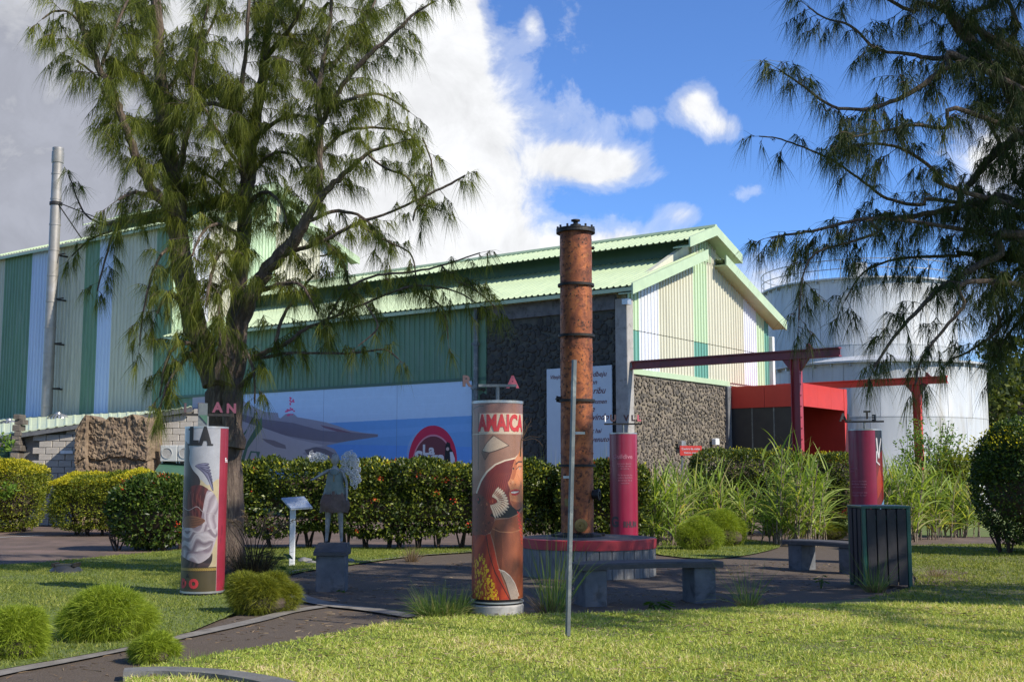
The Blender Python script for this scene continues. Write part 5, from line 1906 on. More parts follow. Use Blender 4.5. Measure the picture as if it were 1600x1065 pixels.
loose_shrub(1452, 40, 3.6, 1.5, 'light green leafy shrub behind the farther red post', 'leaf_mid', 34)
loose_shrub(1494, 38, 2.6, 1.2, 'yellowish green shrub low beside the large round bush', 'leaf_yellow', 35)

# low fine-leaved mounds
MN = 'low mounded shrubs along the path'
mound = lambda label, px, pyb, w, h, m, n, seed, L=.10, **k: bush('mound_shrub', label, 'shrub', px, pyb, w, h, m=m, n=int(n * 3.6), L=L * .62, Wd=.0052, p=2.2, seed=seed, stems=0, fine=True, z0=-.02, group=MN, **k)
mound('bright lime feathery mound at the left edge of the picture', 22, 1040, 125, 84, 'leaf_fern', 11000, 41, .13)
mound('large lime feathery mound second from the left edge, beside the path', 166, 1010, 176, 88, 'leaf_fern', 17000, 42, .14)
mound('small yellow mound on the corner of the front lawn by the kerb', 236, 1042, 95, 50, 'leaf_fern', 7000, 43, .09)
mound('dark lime mound at the foot of the left printed column', 408, 965, 132, 66, 'leaf_fern2', 14000, 44, .12)
mound('round green mound left lobe, on the island behind the bench', 1092, 862, 84, 56, 'leaf_fern', 11000, 45, .12)
mound('round green mound right lobe, on the island behind the bench', 1136, 856, 82, 54, 'leaf_fern', 10000, 46, .12)
mound('dark green mound behind the right-hand bench', 1292, 846, 84, 36, 'leaf_fern2', 7000, 47, .11)


# ------------------------------------------------------------------ tall grasses
def grass_clump(name, label, px, pyb, h, spread, n, m, wd, bend=(.1, .7), base_r=.12, cat='grass tuft', group=None, D=None, droop_r=.3, dead=0):
    g = G(px, pyb) if D is None else Vector((P(px, 700, D).x, D, 0))
    t = thing(name, g, label, cat, group)
    a = RNG.uniform(0, 2 * PI, n)
    rr_ = base_r * np.sqrt(RNG.random(n))
    B = np.stack([rr_ * np.cos(a), rr_ * np.sin(a), np.full(n, .0)], 1)
    lean = np.abs(RNG.normal(0, spread, n))
    a2 = a + RNG.normal(0, .5, n)
    d = unit(np.stack([lean * np.cos(a2), lean * np.sin(a2), np.ones(n)], 1))
    o = link('blades', blades(B, d, h * RNG.uniform(.45, 1.1, n), wd, M[m], 'blades', RNG.uniform(bend[0], bend[1], n), 5), t)
    o['kind'] = 'stuff'
    if dead:
        a = RNG.uniform(0, 2 * PI, dead)
        B = np.stack([base_r * np.cos(a), base_r * np.sin(a), np.zeros(dead)], 1) * RNG.uniform(.4, 1.2, (dead, 1))
        d = unit(np.stack([np.cos(a), np.sin(a), np.full(dead, 1.6)], 1))
        o = link('dry_blades', blades(B, d, h * .3 * RNG.uniform(.5, 1.2, dead), wd, M['plume'], 'dry_blades', .3, 3), t)
        o['kind'] = 'stuff'
    return t


grass_clump('grass_clump', 'bushy bright green grass clump left of the face-printed column', 692, 964, .52, .75, 900, 'tuft', .008, base_r=.26, dead=120)
grass_clump('grass_clump', 'tall thin lemon grass tuft between the printed column and the leaning pole', 863, 960, 1.25, .33, 90, 'tuft', .011, (.02, .45), .13, dead=60)
grass_clump('grass_clump', 'sparse grass tuft beside the right leg of the nearer bench', 1168, 950, .78, .55, 90, 'tuft', .008, (.05, .6), .10, dead=50)
grass_clump('grass_clump', 'thin grass tuft with dry base in front of the litter bin', 1366, 926, .72, .50, 100, 'tuft', .008, (.05, .5), .10, dead=130)
grass_clump('grass_clump', 'dry brown grass tuft on the flower bed right of the bin', 1462, 905, .32, .6, 110, 'plume', .008, (.1, .6), .08)
grass_clump('grass_clump', 'small reddish grass tuft at the edge of the patio below the hedge', 643, 878, .45, .5, 140, 'plume', .009, (.05, .4), .10)
ft = grass_clump('fountain_grass', 'dark purple fountain grass with arching plumes beside the tree trunk', 396, 905, 1.05, .42, 480, 'fountain', .010, (.1, .8), .22, 'grass tuft')
mb = MB()
C, Dr = [], []
r = random.Random(3)
for k in range(13):
    a = r.uniform(-1.2, 1.3)
    L = r.uniform(1.1, 1.55)
    pts = []
    for i in range(9):
        t = i / 8
        pts.append(Vector((math.sin(a) * L * .62 * t ** 1.5, r.uniform(-.02, .02) - .1 * t, L * (t - .30 * t ** 3))))
    mb.tube(pts, [.006] * 6 + [.005, .004, .003], 4)
    for i in range(5, 8):
        for j in range(26):
            q_ = pts[i].lerp(pts[i + 1], r.random())
            C.append(q_)
            Dr.append((pts[i + 1] - pts[i]).normalized())
part(mb, 'stalks', M['fountain'], ft)
C, Dr = np.array(C), np.array(Dr)
d = unit(Dr + RNG.normal(size=Dr.shape) * .55)
o = link('plumes', blades(C, d, .07, .006, M['plume'], 'plumes', .2, 2), ft)
o['kind'] = 'stuff'


# ------------------------------------------------------------------ sugar cane
def cane(px, pyb, h, stalks, w, label, seed, D=None):
    g = G(px, pyb) if D is None else Vector((P(px, 700, D).x, D, 0))
    t = thing('sugar_cane', g, label, 'sugar cane', 'sugar cane clumps')
    r = random.Random(seed)
    mb = MB()
    B, Dd, L, bend = [], [], [], []
    for k in range(int(stalks * CANE_K)):
        x, y = r.uniform(-w, w), r.uniform(-.35, .35)
        hh = h * r.uniform(.55, .95)
        lx, ly = r.uniform(-.14, .14), r.uniform(-.1, .1)
        tip = Vector((x + lx * hh, y + ly * hh, hh * .8))
        mb.tube([(x, y, 0), (x + lx * hh * .4, y + ly * hh * .4, hh * .4), tip], [.016, .014, .007], 5)
        nl = r.randint(11, 17)
        for j in range(nl):
            u = .12 + .88 * (j + r.random()) / nl
            p_ = Vector((x, y, 0)).lerp(tip, u)
            a = r.uniform(0, 2 * PI)
            e = r.uniform(.7, 1.9) + (1.6 if u > .85 else 0)
            B.append(p_)
            Dd.append(Vector((math.cos(a), math.sin(a), e)).normalized())
            L.append(r.uniform(.6, 1.15) * min(1.0, h * .5))
            bend.append(r.uniform(.12, .75))
    part(mb, 'stalks', M['leaf_mid'] if False else M['palebark'], t)
    o = link('leaves', blades(np.array(B), np.array(Dd), np.array(L), .042, M['cane'], 'leaves', np.array(bend), 6), t)
    o['kind'] = 'stuff'
    return t


CANE_K = 2.2
cane(1035, 845, 2.0, 12, .55, 'sugar cane clump next to the crimson column', 51, 26.5)
cane(1085, 842, 2.1, 13, .6, 'sugar cane clump behind the left lobe of the island mound', 52, 28.5)
cane(1135, 838, 1.8, 10, .6, 'shorter sugar cane clump in front of the flat hedge', 53, 29)
cane(1012, 838, 1.9, 8, .4, 'sugar cane rising just behind the crimson column', 59, 29.5)
cane(1240, 838, 2.85, 10, .45, 'tallest sugar cane clump, under the nearer red post', 54, 26.5)
cane(1268, 840, 2.3, 9, .4, 'sugar cane clump between the red post and the right wine-red column', 55, 27.5)
cane(1210, 836, 1.9, 8, .4, 'slender sugar cane clump left of the nearer red post', 60, 27)
cane(1392, 838, 2.2, 12, .55, 'sugar cane clump right behind the wine-red column', 56, 28.5)
cane(1440, 838, 2.3, 14, .7, 'sugar cane clump around the farther red post', 57, 29.5)
cane(1490, 838, 1.9, 12, .6, 'sugar cane clump at the right, next to the large round bush', 58, 30.5)
cane(1362, 836, 2.0, 9, .5, 'sugar cane clump hidden low behind the wine-red column', 61, 31)
# wisps of cane rising behind the hedge by the still
for i, (px, D) in enumerate(((860, 27.5), (955, 27.2))):
    grass_clump('reed_clump', ['thin green reeds above the hedge left of the copper still', 'thin green reeds above the hedge right of the copper still'][i], px, 0, 2.55, .18, 60, 'tuft', .018, (.02, .3), .2, 'reeds', 'reeds behind the hedge', D)


# small leafy weeds
def weed(label, px, py, n, L, W_, seed, h=.15, cat='plant'):
    g = G(px, py)
    t = thing('leafy_weed', g, label, cat)
    r = random.Random(seed)
    mbs = MB()
    for k in range(n):
        a = r.uniform(0, 2 * PI)
        l = L * r.uniform(.6, 1.2)
        b = Vector((0, 0, .0))
        hz = h * r.uniform(.4, 1.2)
        tip0 = Vector((math.cos(a) * l * .4, math.sin(a) * l * .4, hz))
        s_ = Vector((-math.sin(a), math.cos(a), 0))
        d_ = Vector((math.cos(a), math.sin(a), -.25))
        lf = MB()
        lf.add([tip0, tip0 + d_ * l * .35 + s_ * W_ * .5 + Vector((0, 0, .01)), tip0 + d_ * l * .8 + s_ * W_ * .3, tip0 + d_ * l, tip0 + d_ * l * .8 - s_ * W_ * .3, tip0 + d_ * l * .35 - s_ * W_ * .5 + Vector((0, 0, .01)),
                tip0 + d_ * l * .4 - Vector((0, 0, .01)), tip0 + d_ * l * .75 - Vector((0, 0, .012))], [(0, 1, 6), (1, 2, 7, 6), (2, 3, 7), (0, 6, 5), (5, 6, 7, 4), (4, 7, 3)])
        o = lf.build('leaf', M['leaf_mid'], t)
        mbs.tube([b, tip0], [.004, .003], 4)
    part(mbs, 'stems', M['leaf_mid'], t)


weed('low broad-leaved weed at the lawn edge under the nearer bench', 1026, 953, 16, .15, .06, 71, .10)
weed('tiny sprig on the patio edge between bench and litter bin', 1283, 920, 7, .09, .04, 72, .16)
weed('big-leaved plant at the foot of the fountain grass', 437, 900, 8, .34, .11, 73, .35)
weed('small weed at the corner of the statue pedestal', 533, 926, 6, .06, .03, 74, .04)


# ------------------------------------------------------------------ distant trees
def far_tree(px, D, h, w, label, m, seed, n=5200, ls=1.0):
    x = P(px, 700, D).x
    t = thing('background_tree', (x, D, 0), label, 'tree', 'trees far behind')
    r = random.Random(seed)
    wd = MB().tube([(0, 0, 0), (.1, .1, h * .35), (-.1, 0, h * .7)], [w * .07, w * .05, w * .02], 8)
    rs = np.random.default_rng(seed)
    Cs = []
    for k in range(26):
        a = r.uniform(0, 2 * PI)
        q_ = r.uniform(.1, 1) ** .6
        z = r.uniform(.28, .95)
        rad = w * .5 * math.sqrt(max(.05, 1 - ((z - .5) / .55) ** 2))
        c = np.array([math.cos(a) * q_ * rad, math.sin(a) * q_ * rad, z * h])
        wd.tube([(0, 0, h * r.uniform(.2, .5)), tuple(c)], [w * .02, .02], 5)
        br = w * r.uniform(.12, .22)
        v = unit(rs.normal(size=(n // 26, 3))) * rs.uniform(.4, 1.05, (n // 26, 1)) ** .5
        Cs.append(c + v * np.array([br, br, br * .7]))
    part(wd, 'trunk', M['bark'], t)
    o = link('crown', leaves(np.concatenate(Cs), .38 * ls, .24 * ls, M[m], 'crown', .3), t)
    o['kind'] = 'stuff'


far_tree(1560, 95, 11.5, 9, 'sunlit yellow-green tree beyond the shorter tank, right', 'leaf_yellow', 81, 8000)
far_tree(1625, 88, 12.5, 10, 'dark tree at the right edge beyond the large round bush', 'far_leaf', 82, 8000)
far_tree(1535, 72, 6.5, 6.5, 'low dark tree just right of the shorter white tank', 'far_leaf', 83, 6500)
far_tree(1600, 66, 8, 8, 'dark broad tree filling the gap behind the right-hand bush', 'far_leaf', 84, 8000)
far_tree(1690, 80, 11, 10, 'dark tree beyond the right edge of the picture', 'far_leaf', 85, 5000)
far_tree(-34, 31.5, 3.4, 1.7, 'young light green tree just entering at the left edge', 'leaf_mid', 86, 2600, .38)


# ================================================================== LAWN BLADES
def mow(name, poly, dens, L, wd, m, label, zz, lim=None, hero=None):
    xs, ys = [p[0] for p in poly], [p[1] for p in poly]
    x0, x1, y0, y1 = min(xs), max(xs), min(ys), max(ys)
    if lim:
        x0, x1, y0, y1 = max(x0, lim[0]), min(x1, lim[1]), max(y0, lim[2]), min(y1, lim[3])
    n = int((x1 - x0) * (y1 - y0) * dens)
    X, Y = RNG.uniform(x0, x1, n), RNG.uniform(y0, y1, n)
    k = inpoly(X, Y, poly) & (np.abs(X) < Y * .50 + 1.2)
    # thinner, shorter in worn places
    w = 1.3 * np.sin(X * 1.1 + 1 + .6 * np.sin(Y * 1.9)) * np.sin(Y * 1.7 + 2 + .8 * np.sin(X * 1.3)) + np.sin(X * 5.1 + Y * 3.7) * .5 + np.sin(X * 9 - Y * 11) * .35
    k &= RNG.random(n) < np.clip(.88 + .22 * w, .3, 1)
    X, Y, w = X[k], Y[k], w[k]
    n = len(X)
    d = unit(np.stack([RNG.normal(0, .55, n), RNG.normal(0, .55, n), np.ones(n)], 1))
    B = np.stack([X, Y, np.full(n, zz)], 1)
    var = np.clip(RNG.uniform(0, 1, n) * .8 + .12 + w * .13, 0, 1)
    ln = L * RNG.uniform(.5, 1.3, n) * (1 + .2 * w)
    o = link(name, blades(B, d, ln, wd, M[m], name, RNG.uniform(.1, .6, n), 2, var=var))
    tag(o, label, 'grass', kind='stuff')
    print(name, n)


mow('grass', LAWN_F, 4000, .062, .0095, 'blade', 'short sunlit yellow-green turf of the front lawn', Z_TURF - .004, (-8, 9, 8.0, 14.6))
# fallen needles, clippings and dead leaves
def litter(name, n, box, z, label, L=.05, m='plume', poly=None):
    X, Y = RNG.uniform(box[0], box[1], n), RNG.uniform(box[2], box[3], n)
    k = np.sin(X * 1.3 + 2) * np.sin(Y * 1.9) + np.sin(X * 3.7 - Y * 2.2) * .5 > RNG.uniform(-1.2, .9, n)
    if poly:
        k &= inpoly(X, Y, poly)
    X, Y = X[k], Y[k]
    n = len(X)
    a = RNG.uniform(0, 2 * PI, n)
    d = unit(np.stack([np.cos(a), np.sin(a), RNG.uniform(-.02, .25, n)], 1))
    o = link(name, blades(np.stack([X, Y, np.full(n, z)], 1), d, L * RNG.uniform(.4, 1.6, n), .009, M[m], name, .05, 2), None)
    tag(o, label, 'litter', kind='stuff')


litter('leaf_litter', 9000, (-6, 9, 8.6, 14), Z_TURF + .03, 'dead leaves and clippings strewn on the front lawn', .06, 'litter', LAWN_F)
litter('leaf_litter', 5000, (-4, 7, 13.2, 22), Z_PATIO + .004, 'fallen needles scattered on the dark patio', .09, 'litter')
litter('leaf_litter', 2500, (-9, -1, 8.5, 14), Z_PATIO + .004, 'fallen needles scattered on the path', .08, 'litter')
mow('grass', LAWN_F, 700, .07, .014, 'blade_g', 'greener turf right of the litter bin', Z_TURF - .004, (4.5, 18, 14.3, 28))
mow('grass', LAWN_L, 1300, .06, .011, 'blade_g', 'green turf of the left lawn', Z_TURF - .004, (-16, 2, 8, 30))
mow('grass', ISLAND, 700, .06, .014, 'blade_g', 'patch of turf on the island around the round mounds', Z_TURF - .004)
# longer tufts where the lawn meets the kerb
grass_clump('grass_clump', 'long ragged grass at the lawn corner beside the kerb', 318, 1040, .16, .6, 260, 'tuft', .006, (.1, .5), .30)

# ================================================================== PRINTED COLUMNS
def column_thing(px, pyb, H, R, name, label, cat='information column', D=None, low=False):
    g = G(px, pyb)
    if D:
        g = Vector((P(px, 700, D).x, D, 0))
    t = thing(name, g, label, cat, 'printed round columns')
    # turn the column so that its front faces the camera position of a visitor on the lawn
    t.rotation_euler = (0, 0, -math.atan2(g.x, g.y))
    if low:
        part(MB().lathe([(R * .97, -.05), (R * .97, .07)], 48), 'plinth', M['iron'], t, True)
        part(MB().lathe([(R * 1.0, .06), (R * 1.02, .06), (R * 1.02, .085), (R * 1.0, .085)], 48), 'base_ring', M['steel'], t, True)
        part(MB().lathe([(R * 1.0, H - .02), (R * 1.012, H - .02), (R * 1.012, H + .004), (R * .97, H + .004), (R * .96, H - .03), (.02, H - .03)], 48), 'rim', M['steel'], t, True)
        return t, g
    part(MB().lathe([(R * 1.03, -.05), (R * 1.03, .13), (R * .98, .145), (.05, .145)], 48), 'plinth', M['concrete'], t, True)
    part(MB().lathe([(R * .9, .14), (R * .9, .20)], 40), 'spacer_ring', M['iron'], t, True)
    part(MB().lathe([(R * 1.0, .165), (R * 1.035, .165), (R * 1.035, .18), (R * 1.0, .18)], 48), 'base_ring', M['steel'], t, True)
    part(MB().lathe([(R * 1.0, H - .02), (R * 1.02, H - .02), (R * 1.02, H + .01), (R * .97, H + .01), (R * .96, H - .03), (.02, H - .03)], 48), 'rim', M['steel'], t, True)
    return t, g


def letters(t, txts, zbar, m, mast=True, barh=.03, half=.38, mbar='iron', R0=0.0):
    H0 = zbar
    part(MB().tube([(R0, 0, H0 - .22), (R0, 0, H0)], .02, 8), 'mast', M['polegrey'], t)
    part(MB().box((-half, -.02, H0), (half, .02, H0 + barh)), 'crossbar', M[mbar], t)
    rot = Matrix.Rotation(PI / 2, 4, 'X')
    for (s_, x, dz, sz, yaw, mm) in txts:
        me = mat_text(text_mesh(s_, sz, .012, bold=.008), M[mm])
        me.transform(Matrix.Translation((x, -.01, H0 + barh + dz)) @ Matrix.Rotation(yaw, 4, 'Z') @ rot)
        link('letter', me, t)


# ---- the face column (AMAICA)
HJ, RJ = 2.42, .292
gJ = G(777, 962)
colJ, gJ = column_thing(777, 962, HJ, RJ, 'printed_column', 'round column printed with a smiling face, feathers and AMAICA in red letters')
cw, ch = 760, 1000
A_ = math.radians(100)


def jp(x, y):      # crop px (centre 160, half width 110, y 65..975) -> canvas
    u = max(-.999, min(.999, (x - 160) / 110))
    a = math.asin(u)
    return ((a + A_) / (2 * A_) * cw, (y - 65) / 910 * ch)


J = Canvas(cw, ch, (160, 124, 106))
jq = lambda pts: [jp(*p) for p in pts]
J.poly([(0, 0), (cw * .12, 0), (cw * .12, ch), (0, ch)], (120, 104, 92))
J.poly(jq([(50, 65), (270, 65), (270, 112), (50, 112)]), (152, 116, 104))
J.line(jq([(78, 112), (78, 375)]), 7, (70, 68, 56))
J.line(jq([(50, 98), (85, 78), (100, 80)]), 4, (80, 80, 70))
J.poly(jq([(84, 114), (120, 114), (160, 114), (220, 114), (270, 114), (270, 208), (220, 208), (160, 208), (110, 208), (80, 206)]), (222, 200, 178))
J.line(jq([(50, 212), (110, 210), (160, 209), (220, 209), (269, 209)]), 5, (205, 190, 170))
J.poly(jq([(140, 216), (212, 266), (160, 290), (128, 302), (108, 334), (92, 296), (112, 252)]), (120, 92, 78))
J.poly(jq([(144, 219), (208, 265), (150, 290), (124, 298), (94, 290), (116, 250)]), (196, 176, 156))
J.line(jq([(144, 219), (208, 265), (150, 290), (124, 298), (94, 290), (116, 250), (144, 219)]), 3, (62, 48, 40))
J.line(jq([(124, 298), (106, 332), (92, 298)]), 3, (62, 48, 40))
# hair / headdress
J.poly(jq([(60, 520), (70, 478), (88, 425), (112, 385), (150, 350), (190, 332), (235, 320), (262, 285), (266, 330), (262, 560), (200, 600), (120, 600)]), (232, 214, 192))
J.poly(jq([(66, 520), (76, 480), (94, 430), (118, 390), (154, 356), (194, 338), (238, 326), (262, 300), (264, 420), (262, 560), (205, 600), (120, 600)]), (122, 50, 42))
for k in range(16):
    x = 100 + k * 9
    J.line(jq([(x, 560 - k * 3), (x + 22, 430 - k * 3), (min(255, x + 70), 350 - k)]), 4, (88, 34, 30), .7)
    J.line(jq([(x + 4, 540 - k * 3), (x + 28, 425 - k * 3), (min(258, x + 78), 352)]), 2, (176, 104, 78), .5)
js_ = lambda pts: [tuple(v[:2]) for v in smooth_poly([(*jp(*p), 0) for p in pts], 5)]
# face, three-quarter, turned right
J.poly(jq([(236, 325), (252, 300), (262, 262), (268, 300), (269.5, 420), (269, 520), (262, 556), (246, 566), (226, 552), (214, 525), (210, 490), (214, 470), (206, 448), (204, 436), (214, 420), (222, 390), (226, 356)]), (206, 142, 104))
J.poly(jq([(236, 330), (228, 356), (224, 390), (216, 420), (230, 424), (240, 390), (244, 350)]), (166, 102, 74), .8)
J.poly(jq([(214, 520), (228, 552), (246, 566), (262, 556), (264, 530), (240, 528)]), (168, 104, 78), .9)
J.ell(*jp(226, 436), 15, 10, (216, 158, 122))
J.ell(*jp(216, 442), 5, 3, (120, 66, 50))
J.ell(*jp(236, 446), 5, 2.5, (120, 66, 50))
J.poly(jq([(212, 476), (226, 470), (240, 468), (256, 474), (252, 490), (238, 498), (222, 496)]), (186, 62, 58))
J.poly(jq([(216, 479), (230, 475), (252, 477), (248, 484), (232, 489), (220, 487)]), (240, 226, 214))
J.line(jq([(214, 480), (232, 477), (254, 477)]), 3, (120, 36, 36))
J.ell(*jp(256, 372), 12, 7, (238, 228, 214))
J.ell(*jp(256, 372), 6, 7, (28, 22, 20))
J.line(jq([(240, 376), (250, 363), (264, 362)]), 4, (30, 22, 20))
J.line(jq([(238, 352), (250, 340), (266, 340)]), 7, (50, 32, 28))
J.ell(*jp(228, 372), 8, 5, (40, 26, 24))
J.line(jq([(246, 400), (256, 430), (262, 462)]), 3, (150, 88, 64), .7)
# bird body and wing feathers
J.poly(jq([(50, 500), (66, 486), (92, 494), (112, 515), (136, 545), (148, 585), (146, 640), (128, 668), (90, 690), (50, 690)]), (112, 64, 52))
for k in range(60):
    a, b = rr.uniform(52, 140), rr.uniform(505, 680)
    J.ell(*jp(a, b), rr.uniform(3, 9), rr.uniform(2, 5), rr.choice([(70, 44, 38), (160, 90, 66), (52, 34, 30), (190, 130, 96), (130, 60, 66)]), .7, rr.uniform(0, 3))
J.ell(*jp(80, 520), 16, 18, (34, 28, 28))
J.ell(*jp(78, 516), 8, 8, (170, 56, 50))
J.poly(jq([(128, 590), (150, 600), (210, 600), (250, 580), (262, 556), (240, 566), (214, 540), (150, 560)]), (34, 26, 26))
for k in range(15):
    a = -.75 + k * .128
    ln = 128 - abs(k - 8) * 4.5
    x0, y0 = 112, 520
    pts = []
    cxx, cyy = x0 + math.cos(a) * ln * .60, y0 + math.sin(a) * ln * .60
    c0 = jp(cxx, cyy)
    J.ell(c0[0], c0[1], ln * .36 * 1.2, 11, (54, 40, 36), 1, a * .95)
    J.ell(c0[0] - 1, c0[1] - 1, ln * .345 * 1.2, 8.5, (206, 188, 168), 1, a * .95)
    J.ell(c0[0] - 12, c0[1] - 2, ln * .16 * 1.2, 4, (120, 78, 62), .7, a * .95)
# neck, shoulder, arm
J.poly(jq([(150, 610), (205, 604), (250, 585), (268, 560), (269.5, 700), (269.5, 972), (212, 972), (190, 900), (176, 860), (160, 800), (146, 720), (132, 670), (140, 640)]), (138, 84, 60))
J.folds(js_([(160, 640), (220, 640), (262, 700), (268, 860), (240, 950), (206, 860), (176, 760)]), (158, 100, 74), (118, 70, 50), .1, .45, .8, 2, .9)
J.poly(jq([(150, 640), (176, 660), (182, 760), (176, 860), (160, 800), (146, 720)]), (104, 58, 42), .8)
J.line(jq([(140, 650), (170, 664), (220, 668), (262, 655)]), 5, (176, 124, 92))
for k in range(26):
    J.ell(*jp(246 + (k % 3) * 4 + k * .7, 575 + k * 6), 6, 6, (204, 60, 52))
    J.ell(*jp(247 + (k % 3) * 4 + k * .7, 573 + k * 6), 2, 2, (240, 130, 110))
# dress
J.poly(jq([(50, 690), (92, 688), (130, 672), (146, 740), (160, 810), (180, 880), (214, 974), (50, 974)]), (168, 66, 42))
J.folds(js_([(52, 692), (60, 685), (108, 682), (128, 740), (150, 830), (176, 900), (196, 965), (52, 970)]), (184, 82, 46), (128, 42, 34), .25, 1.0, 1.2, 5, .9)
J.line(jq([(112, 680), (124, 760), (150, 850), (190, 930), (212, 974)]), 7, (70, 26, 24))
J.line(jq([(66, 690), (58, 780), (52, 880)]), 4, (230, 180, 90), .6)
for k in range(210):
    a, b = rr.uniform(60, 165), rr.uniform(772, 972)
    if a > 95 + (b - 760) * .36:
        continue
    J.ell(*jp(a, b), rr.uniform(5, 15), rr.uniform(3, 9), (222, 184, 48), 1, rr.uniform(0, 3), ring=rr.choice([None, None, .35]))
J.poly(jq([(168, 838), (186, 844), (212, 866), (232, 900), (250, 960), (246, 974), (216, 974), (196, 900)]), (176, 160, 146))
J.line(jq([(166, 836), (190, 845), (214, 868), (234, 902), (252, 962)]), 4, (235, 225, 212))
J.line(jq([(176, 850), (196, 900), (216, 974)]), 4, (50, 34, 30))
J.dim(.80)
J.grain(.11, 3)
mJ = J.material('face_column_print')
body = printed_cylinder('printed_panel', RJ, .21, HJ - .02, mJ, colJ)
zof = lambda y: .21 + (HJ - .23) * (1 - (y - 65) / 910)
text_cyl('lettering', 'AMAICA', .25, RJ, math.radians(12), zof(163), M['redletter'], colJ, fitw=RJ * math.radians(122), bold=.012, depth=.003)
letters(colJ, [('R', -.36, .03, .17, .3, 'darkletter'), ('A', .175, .02, .19, 0, 'pinkletter')], HJ + .18, None, half=.22, mbar='polegrey')
mb = MB()
rr2 = random.Random(2)
for k in range(7):
    a = rr2.uniform(-.2, 1.2)
    pts = [Vector((.27, -.12, 1.98))]
    for i in range(5):
        pts.append(pts[-1] + Vector((math.cos(a + i * .25 * rr2.uniform(-1, 1)), 0, math.sin(a + i * .3 * rr2.uniform(-1.4, 1)))) * .055)
    mb.tube(pts, [.003, .0028, .0025, .002, .002, .0015], 4)
mb.tube([(.27, -.12, 1.98), (.262, -.14, 1.8)], .008, 6)
part(mb, 'air_plant', M['plume'], colJ)

# ---- the left column (LA / robed figure)
HL, RL = 2.22, .282
colL, gL = column_thing(316, 931, HL, RL, 'printed_column', 'round column printed with a robed figure, LA in black and a red stripe', low=True)
cw2, ch2 = 700, 1000


def lp(x, y):
    # crop3 px; left edge slides 140 -> 112, width 197
    xl = 140 - (y - 190) / 795 * 28
    wd = 197
    u = max(-.999, min(.999, (x - xl) / wd * 2 - 1))
    return ((math.asin(u) + A_) / (2 * A_) * cw2, (y - 190) / 795 * ch2)


K = Canvas(cw2, ch2, (206, 206, 210))
lq = lambda pts: [lp(*p) for p in pts]
ls_ = lambda pts: [tuple(v[:2]) for v in smooth_poly([(*lp(*p), 0) for p in pts], 6)]
K.folds([(0, 0), (cw2, 0), (cw2, 260), (0, 260)], (212, 212, 218), (190, 190, 198), .4, .35, 1, 1, .5)
K.poly(ls_([(196, 452), (240, 470), (290, 440), (300, 520), (290, 840), (250, 866), (190, 866), (150, 640)]), (228, 206, 158))
K.folds(ls_([(210, 560), (290, 540), (285, 800), (250, 862), (230, 800)]), (232, 210, 164), (206, 178, 126), .2, .5, 1, 2, .5)
K.poly(ls_([(136, 252), (150, 262), (160, 300), (158, 350), (172, 392), (200, 430), (204, 466), (176, 486), (150, 520), (142, 580), (116, 640), (112, 300)]), (58, 42, 44))
K.folds(ls_([(118, 300), (140, 320), (150, 400), (152, 480), (130, 580), (112, 560)]), (66, 48, 50), (32, 24, 26), 0, 2.2, .6, 3)
K.poly(ls_([(118, 340), (132, 360), (140, 400), (136, 440), (120, 452)]), (108, 66, 56))
for k in range(10):
    a = -.35 + k * .13
    c0 = lp(214 + k * 4, 372 + k * 9)
    K.ell(c0[0], c0[1], 66, 12, (84, 78, 112), 1, a + .25)
    K.ell(c0[0] - 4, c0[1] - 3, 58, 5, (150, 146, 178), 1, a + .25)
    K.ell(c0[0] + 12, c0[1] + 3, 34, 2.2, (52, 48, 76), 1, a + .25)
K.folds(ls_([(158, 486), (196, 468), (226, 478), (244, 500), (236, 560), (216, 620), (196, 672), (160, 684), (126, 664), (140, 570)]), (134, 46, 42), (76, 24, 26), -.3, 1.5, 1.2, 4)
for k in range(5):
    K.line(ls_([(150 + k * 14, 500 + k * 5), (138 + k * 16, 560 + k * 5), (156 + k * 10, 640)])[:12], 3, (196, 120, 96), .8)
K.folds(ls_([(226, 530), (240, 494), (262, 506), (282, 548), (290, 620), (282, 700), (262, 770), (236, 830), (190, 848), (122, 822), (112, 770), (114, 700), (140, 672), (180, 676), (206, 640)]), (230, 216, 218), (142, 118, 130), 1.15, 1.15, 1.6, 5, .95, 1.6)
K.folds(ls_([(236, 510), (262, 506), (284, 556), (288, 640), (262, 690), (232, 660), (222, 600)]), (226, 212, 216), (156, 134, 144), .25, 1.6, 1.0, 6, .85, 1.5)
K.folds(ls_([(114, 700), (150, 690), (200, 700), (262, 680), (272, 720), (240, 770), (180, 790), (114, 770)]), (232, 220, 222), (126, 104, 116), 1.45, 1.5, 1.3, 7, .95, 1.8)
K.poly(ls_([(134, 630), (160, 618), (196, 624), (226, 640), (206, 662), (170, 676), (130, 670)]), (156, 96, 64))
for k in range(5):
    K.line(lq([(158 + k * 2, 628 + k * 9), (190, 632 + k * 8), (222 - k * 3, 640 + k * 6)]), 3, (84, 44, 34))
K.line(ls_([(122, 560), (150, 592), (190, 574), (220, 602), (262, 608), (272, 640)])[:30], 4, (206, 190, 190))
K.folds(ls_([(118, 812), (160, 836), (200, 846), (240, 820), (256, 800), (250, 846), (214, 872), (116, 872)]), (92, 66, 66), (38, 26, 30), .9, 2, 1, 8)
K.poly(lq([(110, 868), (320, 868), (320, 990), (100, 990)]), (96, 82, 48))
K.poly(lq([(110, 866), (320, 866), (320, 888), (100, 888)]), (60, 46, 26))
for k in range(46):
    x = k * 16 - 5
    K.ell(x, (877 - 190) / 795 * ch2, 11, 8, (206, 168, 66), 1, -.9)
    K.line([(x - 5, (887 - 190) / 795 * ch2), (x + 7, (868 - 190) / 795 * ch2)], 2.5, (96, 70, 30))
K.poly(lq([(299, 190), (337, 190), (308, 990), (270, 990)]), (192, 40, 62))
